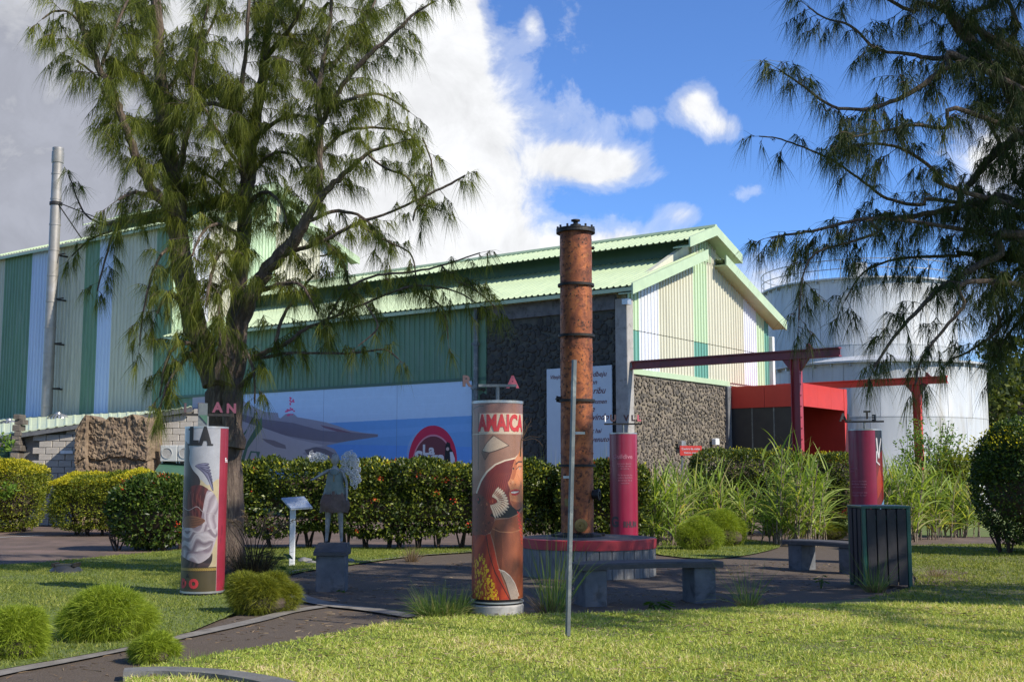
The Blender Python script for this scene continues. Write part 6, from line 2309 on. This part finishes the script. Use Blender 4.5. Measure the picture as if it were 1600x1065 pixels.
K.poly([(lp(318, 190)[0], 0), (cw2, 0), (cw2, ch2), (lp(318, 190)[0], ch2)], (192, 40, 62))
K.line(lq([(299, 190), (270, 990)]), 3, (230, 210, 210))
K.ell(*lp(300, 690), 10, 34, (130, 24, 44), .6)
K.ell(*lp(294, 740), 7, 18, (130, 24, 44), .5)
K.dim(.74, .92, .96)
K.grain(.05, 5)
mL = K.material('robed_figure_print')
printed_cylinder('printed_panel', RL, .08, HL - .02, mL, colL)
zL = lambda y: .08 + (HL - .10) * (1 - (y - 190) / 795)


def slab_text(name, txt, size, R, ang, z, m, parent, fitw, bold):
    return text_cyl(name, txt, size, R, ang, z, m, parent, fitw=fitw, bold=bold, depth=.003)


slab_text('lettering', 'L', .30, RL, math.radians(-37), zL(234), M['blackletter'], colL, RL * math.radians(29), .022)
slab_text('lettering', 'A', .30, RL, math.radians(-4), zL(234), M['blackletter'], colL, RL * math.radians(36), .022)
# slab serifs on LA
mb = MB()


def serif(a0, a1, z0_, z1_2, R):
    vs, fs = [], []
    k = max(2, int((a1 - a0) / .08) + 1)
    for i in range(k + 1):
        a = a0 + (a1 - a0) * i / k
        for r_ in (R + .001, R + .0075):
            for z in (z0_, z1_2):
                vs.append((r_ * math.sin(a), -r_ * math.cos(a), z))
    for i in range(k):
        o = 4 * i
        fs += [(o + 2, o + 6, o + 7, o + 3), (o + 1, o + 3, o + 7, o + 5), (o, o + 4, o + 6, o + 2)]
    fs += [(0, 2, 3, 1), (4 * k, 4 * k + 1, 4 * k + 3, 4 * k + 2)]
    mb.add(vs, fs)


zc = zL(234)
for (a, b) in ((-56, -40), (-25, -12), (2, 17)):
    serif(math.radians(a), math.radians(b), zc - .112, zc - .090, RL)
serif(math.radians(-54), math.radians(-40), zc + .088, zc + .110, RL)
part(mb, 'lettering', M['blackletter'], colL)
text_cyl('lettering', 'O', .15, RL, math.radians(-24), zL(947), M['redletter'], colL, fitw=RL * math.radians(27), bold=.012, depth=.003)
text_cyl('lettering', 'D', .15, RL, math.radians(-58), zL(947), M['redletter'], colL, fitw=RL * math.radians(20), bold=.012, depth=.003)
text_cyl('lettering', 'A', .07, RL, math.radians(-42), zL(908), M['blackletter'], colL, bold=.003, depth=.003)
text_cyl('lettering', 'Fa', .085, RL, math.radians(66), zL(348), M['whiteletter'], colL, bold=.001, depth=.003)
letters(colL, [('I', -.29, .07, .16, .5, 'darkletter'), ('E', -.09, .07, .17, 0, 'dullpink'), ('A', .13, .08, .18, 0, 'dullpink'), ('N', .31, .07, .17, 0, 'dullpink')], HL + .15, None, half=.33)
part(MB().extr([(-.12, -.03, HL + .0), (.0, -.03, HL + .0), (.0, -.03, HL + .32), (-.12, -.03, HL + .32)], (0, .012, 0)), 'plate', M['polegrey'], colL)
part(MB().extr([(-.11, -.045, HL + .16), (.0, -.045, HL + .04), (.0, -.045, HL + .16)], (0, .01, 0)), 'emblem', M['dkgreen'], colL)

# ---- crimson column behind the disc
HG, RG = 2.37, .262
colG, gG = column_thing(974, 0, HG, RG, 'printed_column', 'crimson round column titled Guildive, standing behind the copper still plinth', D=22.6, low=True)
printed_cylinder('printed_panel', RG, .08, HG - .02, M['magenta'], colG)
text_cyl('lettering', 'Guildive', .12, RG, math.radians(-4), 1.92, M['paleletter'], colG, bold=.001, depth=.003)
for k, s_ in enumerate(('Le nom donné', "à l'eau de vie", 'de canne')):
    text_cyl('lettering', s_, .045, RG, math.radians(4), 1.79 - k * .045, M['paleletter'], colG, depth=.003)
for k, s_ in enumerate(('En ce temps les', 'colons distillent', 'les sirops de la', 'sucrerie')):
    text_cyl('lettering', s_, .045, RG, math.radians(6), 1.58 - k * .05, M['paleletter'], colG, depth=.003)
text_cyl('lettering', 'RHUM', .15, RG, math.radians(28), .66, M['darkletter'], colG, fitw=RG * math.radians(60), bold=.006, depth=.003)
text_cyl('lettering', 'G', .26, RG, math.radians(-42), .70, M['darkletter'], colG, bold=.012, depth=.003)
letters(colG, [('U', -.19, .09, .17, .2, 'darkletter'), ('V', .06, .09, .15, -.3, 'darkletter'), ('L', .19, .09, .15, 0, 'darkletter'), ('L', .30, .09, .15, .4, 'pinkletter'), ('I', -.34, .08, .15, .9, 'whiteletter')], HG + .16, None, half=.36)

# ---- wine-red column at the right
HR, RR_ = 2.40, .295
colR, gR = column_thing(1352, 0, HR, RR_, 'printed_column', 'wine-red round column with a dark pictorial strip, behind the litter bin', D=21.6, low=True)
Rc = Canvas(500, 900, (132, 18, 66))
ux = lambda u: (math.asin(u) + A_) / (2 * A_) * 500
Rc.poly([(ux(.60), 0), (500, 0), (500, 900), (ux(.60), 900)], (30, 24, 28))
Rc.poly([(ux(.52), 300), (ux(.75), 170), (ux(.99), 130), (500, 420), (ux(.9), 500), (ux(.52), 560)], (110, 34, 24))
Rc.poly([(ux(.62), 340), (ux(.8), 250), (ux(.95), 380), (ux(.62), 480)], (150, 60, 30))
Rc.poly([(0, 0), (ux(.60), 0), (ux(.60), 900), (0, 900)], (132, 18, 66))
Rc.poly([(ux(.52), 600), (ux(.7), 540), (ux(.98), 480), (500, 900), (ux(.60), 900)], (120, 150, 176))
Rc.poly([(0, 0), (ux(.60), 0), (ux(.60), 900), (0, 900)], (132, 18, 66))
Rc.line([(ux(.6), 900), (ux(.75), 760), (ux(.92), 620), (500, 560)], 7, (24, 24, 30))
Rc.line([(ux(.56), 760), (ux(.75), 830), (ux(.95), 790)], 6, (24, 24, 30))
Rc.line([(ux(.68), 60), (ux(.72), 150), (ux(.78), 190), (ux(.84), 120), (ux(.93), 60)], 14, (214, 210, 210))
Rc.line([(ux(.66), 150), (ux(.64), 220), (ux(.80), 240)], 10, (214, 210, 210))
Rc.dim(.85)
Rc.grain(.05, 8)
printed_cylinder('printed_panel', RR_, .08, HR - .02, Rc.material('wine_column_print'), colR)
text_cyl('lettering', 'Ru', .11, RR_, math.radians(-78), 1.82, M['paleletter'], colR, depth=.003)
for k, s_ in enumerate(('Les marins', 'du bord')):
    text_cyl('lettering', s_, .045, RR_, math.radians(-50), 1.70 - k * .05, M['paleletter'], colR, depth=.003)
for k, s_ in enumerate(('la ration de rhum', 'distribuée chaque', 'jour aux marins', '', 'fut longtemps une', 'tradition de mer')):
    if s_:
        text_cyl('lettering', s_, .042, RR_, math.radians(-28), 1.47 - k * .05, M['paleletter'], colR, depth=.003)
letters(colR, [('A', -.37, .06, .20, .5, 'blackletter'), ('L', -.27, .06, .16, .4, 'blackletter'), ('T', .05, .10, .20, .2, 'blackletter'), ('E', .17, .05, .14, 2.9, 'blackletter')], HR + .13, None, half=.34)

# ================================================================== COPPER STILL ON ITS ROUND PLINTH
pc = Vector((P(918, 700, 19.2).x, 19.2, 0))
plinth = thing('round_plinth', pc, 'round plinth of grey upright planks with a red rim, under the copper still', 'plinth')
RP, HP = 1.06, .60
npk = 34
pk = MB()
hw = RP * math.sin(PI / npk) - .004
pk.bbox((-hw, -RP - .012, 0), (hw, -RP + .03, HP - .16), .006)
pkm = pk.mesh('plank', M['plank'])
for i in range(npk):
    link('plank', pkm, plinth, (0, 0, 0), (0, 0, 2 * PI * i / npk))
part(MB().lathe([(RP - .02, 0), (RP - .02, HP - .02)], 48), 'core', M['leg_conc'], plinth, True)
part(MB().lathe([(RP - .05, HP - .155), (RP + .035, HP - .155), (RP + .035, HP - .012), (RP - .05, HP - .005)], 72, a0=PI * 1.02, a1=PI * 1.93), 'red_rim', M['redband'], plinth, True)
part(MB().lathe([(RP + .025, HP - .16), (RP + .025, HP - .014), (RP - .04, HP - .006)], 72), 'grey_rim', M['plank'], plinth, True)
part(MB().lathe([(RP - .04, HP - .006), (.3, HP + .006), (0, HP + .006)], 48), 'top', M['slab'], plinth, True)

sc = Vector((P(901.5, 700, 19.3).x, 19.3, HP + .008))
still = thing('copper_still', sc, 'tall weathered copper distillation column with a black lid', 'still')
pxm_ = 19.3 / 1850
RS = .262
ztop_ = P(900, 362, 19.3).z - sc.z
bands = [P(900, y, 19.3).z - sc.z for y in (727, 626, 525, 446)]
edges = [0.03] + bands + [ztop_]
for a, b in zip(edges[:-1], edges[1:]):
    part(MB().lathe([(RS, a + .02), (RS + .004, (a + b) / 2), (RS, b - .02)], 40), 'copper_drum', M['copper'], still, True)
for b in bands:
    part(MB().lathe([(RS - .01, b - .02), (RS + .04, b - .02), (RS + .04, b - .003), (RS + .036, b), (RS + .04, b + .003), (RS + .04, b + .02), (RS - .01, b + .02)], 40), 'flange', M['iron'], still)
part(MB().lathe([(0.0, 0), (RS + .14, 0), (RS + .14, .03), (RS + .02, .045), (RS, .06)], 40), 'foot', M['iron'], still)
z = ztop_
part(MB().lathe([(RS - .01, z - .03), (RS + .06, z - .03), (RS + .06, z + .0), (RS + .055, z + .012), (RS + .06, z + .02), (RS + .06, z + .04), (RS * .4, z + .075), (.09, z + .085), (.09, z + .12), (.04, z + .13), (.04, z + .17), (.075, z + .175), (.075, z + .20), (0, z + .205)], 40),
     'lid', M['iron'], still)
bm_ = MB().lathe([(.018, 0), (.018, .05), (0, .055)], 6).mesh('lid_bolt', M['iron'])
for i in range(12):
    a = 2 * PI * i / 12
    link('lid_bolt', bm_, still, ((RS + .035) * math.cos(a), (RS + .035) * math.sin(a), z + .035))
# rivets and dimples, round rows
rv = MB().lathe([(.011, 0), (.009, .006), (0, .009)], 8).mesh('rivet', M['copper'])
rvd = MB().lathe([(.013, -.002), (.012, .005), (0, .006)], 8).mesh('rivet', M['iron'])
rr3 = random.Random(8)
for zr_ in (P(900, 545, 19.3).z - sc.z, P(900, 566, 19.3).z - sc.z, P(900, 464, 19.3).z - sc.z, P(900, 708, 19.3).z - sc.z):
    for i in range(14):
        a = PI + PI * (i + .5) / 14
        link('rivet', rv, still, ((RS + .001) * math.cos(a), (RS + .001) * math.sin(a), zr_), (PI / 2, 0, a + PI / 2))
for _ in range(90):
    a = PI + PI * rr3.random()
    z_ = rr3.uniform(2.0, ztop_ - .1)
    link('rivet', rvd, still, ((RS + .001) * math.cos(a), (RS + .001) * math.sin(a), z_), (PI / 2, 0, a + PI / 2))


def port(a, z_, r, ln, m, name):
    mb = MB().lathe([(r * .8, 0), (r * .8, ln), (r, ln), (r, ln + .03), (r * .55, ln + .035), (r * .55, ln + .02), (r * .2, ln + .02), (r * .15, ln + .05), (0, ln + .05)], 20)
    o = part(mb, name, m, still)
    o.location = ((RS - .02) * math.cos(a), (RS - .02) * math.sin(a), z_)
    o.rotation_euler = (0, PI / 2, 0)
    o.rotation_mode = 'QUATERNION'
    o.rotation_quaternion = Vector((math.cos(a), math.sin(a), 0)).to_track_quat('Z', 'Y')


port(-PI / 2 + .12, P(900, 819, 19.3).z - sc.z, .105, .06, M['brass'], 'inspection_port')
port(-.35, P(900, 772, 19.3).z - sc.z, .09, .10, M['iron'], 'side_port')
port(PI * 1.02, bands[1] + .03, .05, .06, M['iron'], 'valve')
port(-.1, P(900, 388, 19.3).z - sc.z, .03, .03, M['iron'], 'valve')
for (y, w_, hh, mm, a) in ((677, .10, .04, 'steel', .15), (745, .09, .04, 'steel', -.75), (784, .085, .12, 'brass', -.65)):
    z_ = P(900, y, 19.3).z - sc.z
    part(MB().lathe([(RS + .004, z_ - hh / 2), (RS + .009, z_ - hh / 2), (RS + .009, z_ + hh / 2), (RS + .004, z_ + hh / 2)], 6, a0=-PI / 2 + a - w_ / RS / 1.3, a1=-PI / 2 + a + w_ / RS / 1.3), 'name_plate', M[mm], still)
mb = MB()
for k in range(16):
    a = rr3.uniform(0, 2 * PI)
    d_ = rr3.uniform(RS + .05, RS + .16)
    mb.bbox((d_ * math.cos(a) - .03, d_ * math.sin(a) - .03, .0), (d_ * math.cos(a) + .03, d_ * math.sin(a) + .03, rr3.uniform(.03, .06)), .01)
part(mb, 'foot_bolts', M['iron'], still)

# ================================================================== BENCHES
def bench(pa, pb, label, deep=.42, H=.52, leg_in=.02):
    """pa, pb: pixels of the feet of the two outer legs (front)"""
    a, b = G(*pa), G(*pb)
    c = (a + b) / 2
    ang = math.atan2(b.y - a.y, b.x - a.x)
    L = (b - a).length
    t = thing('bench', (c.x, c.y, 0), label, 'bench', 'grey slab benches on the patio', ang)
    n = 14
    vs, fs = [], []
    for i in range(n + 1):
        x = -L / 2 - .06 + (L + .12) * i / n
        bow = .012 * math.sin(PI * i / n)
        for (y, z) in ((-.03, H - .075), (-.035, H - .02), (-.02, H), (deep + .02, H), (deep + .035, H - .02), (deep + .03, H - .075)):
            vs.append((x, y, z + bow))
    for i in range(n):
        for k in range(6):
            fs.append((i * 6 + k, i * 6 + (k + 1) % 6, (i + 1) * 6 + (k + 1) % 6, (i + 1) * 6 + k))
    fs += [tuple(range(6)), tuple(n * 6 + k for k in range(5, -1, -1))]
    part(MB().add(vs, fs), 'seat', M['slab'], t)
    for s_ in (-1, 1):
        x0, x1 = sorted((s_ * (L / 2 - leg_in), s_ * (L / 2 - leg_in - .29)))
        part(MB().bbox((x0, .02, 0), (x1, deep - .02, H - .07), .012), 'leg', M['leg_conc'], t)
    return t


bench((912, 950), (1123, 943), 'nearer slab bench in front of the copper still plinth')
bench((1229, 890), (1334, 899), 'farther slab bench between the mound and the litter bin', deep=.40, H=.50)

# ================================================================== LITTER BIN
gb = G(1386, 920)
bin_ = thing('litter_bin', (gb.x, gb.y + .28, 0), 'tall litter bin of charcoal slats with bottle-green corner posts', 'litter bin', rotz=.03)
w2, d2_, hb = .315, .30, 1.12
for (x, y) in ((-w2, -d2_), (w2, -d2_), (w2, d2_), (-w2, d2_)):
    part(MB().bbox((x - .028, y - .028, 0), (x + .028, y + .028, hb), .006), 'corner_post', M['bingreen'], bin_)
part(MB().bbox((-w2 - .035, -d2_ - .035, hb), (w2 + .035, d2_ + .035, hb + .035), .008), 'lid', M['bingreen'], bin_)
part(MB().box((-w2 + .03, -d2_ + .03, .1), (w2 - .03, d2_ - .03, .12)), 'floor_plate', M['dark'], bin_)
part(MB().lathe([(.24, .13), (.24, hb - .06), (.22, hb - .06), (.22, .15), (0, .15)], 24), 'liner', M['dark'], bin_, True)
part(MB().box((-w2, -d2_ - .006, hb - .16), (w2, -d2_ + .012, hb - .10)), 'rail', M['bingreen'], bin_)
part(MB().box((-w2, -d2_ - .006, .14), (w2, -d2_ + .012, .2)), 'rail', M['bingreen'], bin_)
part(MB().box((w2 - .012, -d2_, hb - .16), (w2 + .006, d2_, hb - .10)), 'rail', M['bingreen'], bin_)
part(MB().box((w2 - .012, -d2_, .14), (w2 + .006, d2_, .2)), 'rail', M['bingreen'], bin_)
sl = MB().bbox((-.063, -.012, .06), (.063, .012, hb - .01), .004).mesh('slat', M['binslat'])
for k in range(4):
    x = -w2 + .10 + k * (2 * w2 - .2) / 3
    link('slat', sl, bin_, (x, -d2_ - .02, 0))
    link('slat', sl, bin_, (x, d2_ + .02, 0))
for k in range(3):
    y = -d2_ + .11 + k * (2 * d2_ - .22) / 2
    link('slat', sl, bin_, (w2 + .02, y, 0), (0, 0, PI / 2))
    link('slat', sl, bin_, (-w2 - .02, y, 0), (0, 0, PI / 2))

# ================================================================== LEANING POLE
a = G(888, 1003, Z_TURF - .05)
b = P(898.5, 562, a.y - .12)
pole = thing('leaning_pole', (a.x, a.y, 0), 'thin grey metal pole leaning slightly, standing in the front lawn', 'pole')
v = b - a
mt = Matrix.Translation((0, 0, a.z)) @ Vector((v.x, v.y, v.z)).to_track_quat('Z', 'Y').to_matrix().to_4x4()
mb = MB()
Lp = v.length
for (x0_, y0_, x1_, y1_) in ((-.019, -.004, .019, .004), (.012, .004, .019, .03), (-.019, .004, -.012, .03)):
    vs = [mt @ Vector(p) for p in ((x0_, y0_, 0), (x1_, y0_, 0), (x1_, y1_, 0), (x0_, y1_, 0))]
    mb.extr(vs, v)
part(mb, 'post', M['polegrey'], pole)

# ================================================================== INFORMATION LECTERN
g = G(456, 886)
lec = thing('information_lectern', g, 'white post with a tilted pale information panel near the statue', 'sign')
part(MB().bbox((-.045, -.04, 0), (.045, .04, 1.02), .008), 'post', M['white_paint'], lec)
mt = Matrix.Translation((.06, 0, 1.10)) @ Matrix.Rotation(math.radians(32), 4, 'X') @ Matrix.Rotation(.10, 4, 'Z') @ Matrix.Shear('XY', 4, (0, 0))
pts = [(-.27, .16, 0), (.12, .17, 0), (.28, -.18, 0), (-.08, -.19, 0)]
M['panel'] = mat('pale_blue_panel', (.34, .40, .50), (.28, .34, .45), 9, .4, c3=(.44, .50, .58), s3=14)
part(MB().extr([mt @ Vector(p) for p in pts], mt.to_3x3() @ Vector((0, 0, .02))), 'panel', M['panel'], lec)
part(MB().extr([mt @ (Vector(p) * 1.03 + Vector((0, 0, -.012))) for p in pts], mt.to_3x3() @ Vector((0, 0, .012))), 'frame', M['white_paint'], lec)
for k in range(5):
    s_ = ['Les esprits', 'Sculpture en métal', 'et fil de fer', 'Jardin de la Saga', 'du rhum'][k]
    me = mat_text(text_mesh(s_, .05, .001), M['whiteletter'])
    me.transform(mt @ Matrix.Translation((0, .11 - k * .055, .022)))
    link('lettering', me, lec)

# ================================================================== STATUE AND PEDESTAL
g = G(515, 926)
ped = thing('pedestal', (g.x, g.y + .2, 0), 'small grey concrete pedestal with a sloping dark cap carrying the statue', 'pedestal')
w_ = .195
part(MB().bbox((-w_, -.19, 0), (w_, .19, .50), .01), 'base', M['leg_conc'], ped)
part(MB().extr([(-w_ - .03, -.24, .50), (w_ + .03, -.24, .50), (w_ + .03, -.24, .545), (-w_ - .03, -.24, .545)], (0, .46, 0)), 'ledge', M['slab'], ped)
part(MB().add([(-w_ - .03, -.24, .546), (w_ + .03, -.24, .546), (w_ + .01, .0, .655), (-w_ - .01, .0, .655), (-w_ - .03, .22, .546), (w_ + .03, .22, .546), (w_ + .01, .22, .655), (-w_ - .01, .22, .655)],
                [(0, 1, 2, 3), (3, 2, 6, 7), (0, 3, 7, 4), (1, 5, 6, 2), (4, 7, 6, 5), (0, 4, 5, 1)]), 'cap', M['slab'], ped)

st = thing('statue', (g.x, g.y + .31, .656), 'metal statue of a winged woman in a green bodice and brown skirt on the pedestal', 'statue')


def skin(name, verts, edges_, radii, m, parent, sub=2, root=0):
    me = bpy.data.meshes.new(name)
    me.from_pydata(verts, edges_, [])
    ob = bpy.data.objects.new(name, me)
    COL.objects.link(ob)
    sk = ob.modifiers.new('s', 'SKIN')
    lay = me.skin_vertices[0].data
    for i, r_ in enumerate(radii):
        lay[i].radius = r_ if isinstance(r_, tuple) else (r_, r_)
        lay[i].use_root = (i == root)
    ss = ob.modifiers.new('ss', 'SUBSURF')
    ss.levels = ss.render_levels = sub
    dg = bpy.context.evaluated_depsgraph_get()
    m2 = bpy.data.meshes.new_from_object(ob.evaluated_get(dg))
    bpy.data.objects.remove(ob)
    m2.materials.clear()
    m2.materials.append(m)
    m2.shade_smooth()
    return link(name, m2, parent)


V_ = [(0, 0, .60), (0, 0, .72), (0, 0, .86), (0, 0, .98), (0, -.01, 1.05), (0, -.015, 1.13), (0, -.02, 1.19),          # pelvis .. head
      (-.07, 0, .56), (-.085, 0, .36), (-.10, 0, .04), (-.105, -.05, .015),
      (.075, 0, .56), (.085, 0, .36), (.105, 0, .04), (.11, -.05, .015),
      (-.10, 0, .985), (-.20, -.02, .93), (-.29, -.05, .87), (-.33, -.07, .855),
      (.10, 0, .985), (.165, -.01, .83), (.175, -.04, .64), (.172, -.05, .57)]
E_ = [(0, 1), (1, 2), (2, 3), (3, 4), (4, 5), (5, 6), (0, 7), (7, 8), (8, 9), (9, 10), (0, 11), (11, 12), (12, 13), (13, 14), (3, 15), (15, 16), (16, 17), (17, 18), (3, 19), (19, 20), (20, 21), (21, 22)]
Rd = [(.10, .075), (.085, .06), (.10, .065), (.07, .05), .026, .048, .035, .06, .042, .022, .018, .06, .042, .022, .018, .03, .022, .016, .012, .03, .022, .016, .012]
skin('body', V_, E_, Rd, M['pewter'], st)
nose = MB().extr([(-.01, -.075, 1.125), (.01, -.075, 1.125), (0, -.07, 1.16)], (0, .03, 0))
part(nose, 'nose', M['pewter'], st)
# bodice, belt of plates, skirt
part(MB().lathe([(.135, .74), (.125, .80), (.115, .88), (.10, .96), (.05, 1.02), (.035, 1.03)], 20), 'bodice', M['bronze_green'], st, True)
LAST[0].scale = (1, .78, 1)
belt = MB()
for k in range(12):
    a = 2 * PI * k / 12
    mt = Matrix.Rotation(a, 4, 'Z')
    belt.add([mt @ Vector(p) for p in ((.150, -.038, .68), (.150, .038, .68), (.142, .038, .75), (.142, -.038, .75), (.158, -.03, .665), (.158, .03, .665))], [(0, 1, 2, 3), (4, 5, 1, 0)])
part(belt, 'belt_plates', M['bronze_green'], st)
LAST[0].scale = (1, .8, 1)
sk_ = MB()
n, mrows = 30, 8
vs, fs = [], []
for j in range(mrows + 1):
    t = j / mrows
    z = .71 - .29 * t
    for i in range(n):
        a = 2 * PI * i / n
        r_ = .13 + .055 * math.sin(PI * min(1, t * 1.0) * .62) + .010 * math.sin(a * 7 + t * 3) + .008 * math.sin(a * 3 - t * 7)
        vs.append((r_ * 1.08 * math.cos(a), r_ * .82 * math.sin(a), z + .01 * math.sin(5 * a) * t))
for j in range(mrows):
    for i in range(n):
        fs.append((j * n + i, j * n + (i + 1) % n, (j + 1) * n + (i + 1) % n, (j + 1) * n + i))
part(sk_.add(vs, fs), 'skirt', M['bronze_brown'], st, True)
neck = MB()
for k in range(9):
    a = PI + PI * k / 8
    c = Vector((.075 * math.cos(a), -.045 + .055 * math.sin(a) * .8, .99 + .06 * math.sin(a)))
    neck.lathe([(.0, c.z - .009), (.009, c.z), (0, c.z + .009)], 6, (c.x, c.y))
neck.tube([(0, -.10, .93), (0, -.105, .84)], [.006, .010], 5)
part(neck, 'necklace', M['brass'], st)
# curled wire hair / wings
rw = random.Random(12)


def curls(cx_, cz_, rx_, rz_, n, name):
    mb = MB()
    for k in range(n):
        a, q_ = rw.uniform(0, 2 * PI), math.sqrt(rw.random())
        x, z = cx_ + rx_ * q_ * math.cos(a), cz_ + rz_ * q_ * math.sin(a)
        y = rw.uniform(-.03, .05)
        R_ = rw.uniform(.026, .052)
        pts = []
        ph = rw.uniform(0, 6)
        tn_ = rw.uniform(1.2, 2.0)
        for i in range(15):
            t = i / 14
            rr_ = R_ * (1 - .72 * t)
            pts.append((x + rr_ * math.cos(ph + t * 2 * PI * tn_), y + .02 * t, z + rr_ * math.sin(ph + t * 2 * PI * tn_)))
        mb.tube(pts, .0050, 4, False)
    part(mb, name, M['wire'], st)


curls(.20, 1.08, .12, .16, 48, 'wire_wing')
curls(.28, .90, .07, .18, 26, 'wire_wing')
curls(-.27, 1.18, .15, .05, 26, 'wire_wing')
part(MB().lathe([(.0, 1.235), (.04, 1.215), (.06, 1.17), (.058, 1.12), (.05, 1.09)], 14), 'hair', M['pewter'], st, True)

# ================================================================== LAWN SPOTLIGHT, STONES
g = G(103, 896)
lamp = thing('ground_spotlight', g, 'low dark domed ground lamp on the left lawn', 'ground lamp')
n = 24
mb = MB().lathe([(.27, -.02), (.26, .05), (.20, .11), (.12, .145), (.0, .15)], 24)
part(mb, 'housing', M['rubber'], lamp, True)
part(MB().bbox((-.15, -.12, .13), (.15, .10, .165), .01), 'glass_cover', M['glass'], lamp)
part(MB().box((-.19, -.14, .12), (-.15, .12, .18)).box((.15, -.14, .12), (.19, .12, .18)), 'bracket', M['iron'], lamp)


def rock(px, py, s_, label, seed):
    r = random.Random(seed)
    g = G(px, py)
    bm = bmesh.new()
    bmesh.ops.create_icosphere(bm, subdivisions=3, radius=s_)
    for v in bm.verts:
        k = 1 + .35 * mnoise.noise(v.co / s_ * 1.3 + Vector((seed, 0, 0)))
        v.co = Vector((v.co.x * k * 1.3, v.co.y * k, v.co.z * k * .55 + s_ * .35))
    me = bpy.data.meshes.new('rock')
    bm.to_mesh(me)
    bm.free()
    me.materials.append(M['rock'])
    me.shade_smooth()
    o = link('rock', me, None, g + Vector((0, 0, .02)))
    tag(o, label, 'rock', 'stones set in the grass by the pedestal')


rock(475, 880, .10, 'low grey stone between the lectern post and the pedestal', 1)
rock(486, 882, .07, 'small grey stone touching the left side of the pedestal', 2)
rock(546, 880, .08, 'small grey stone just right of the pedestal', 3)
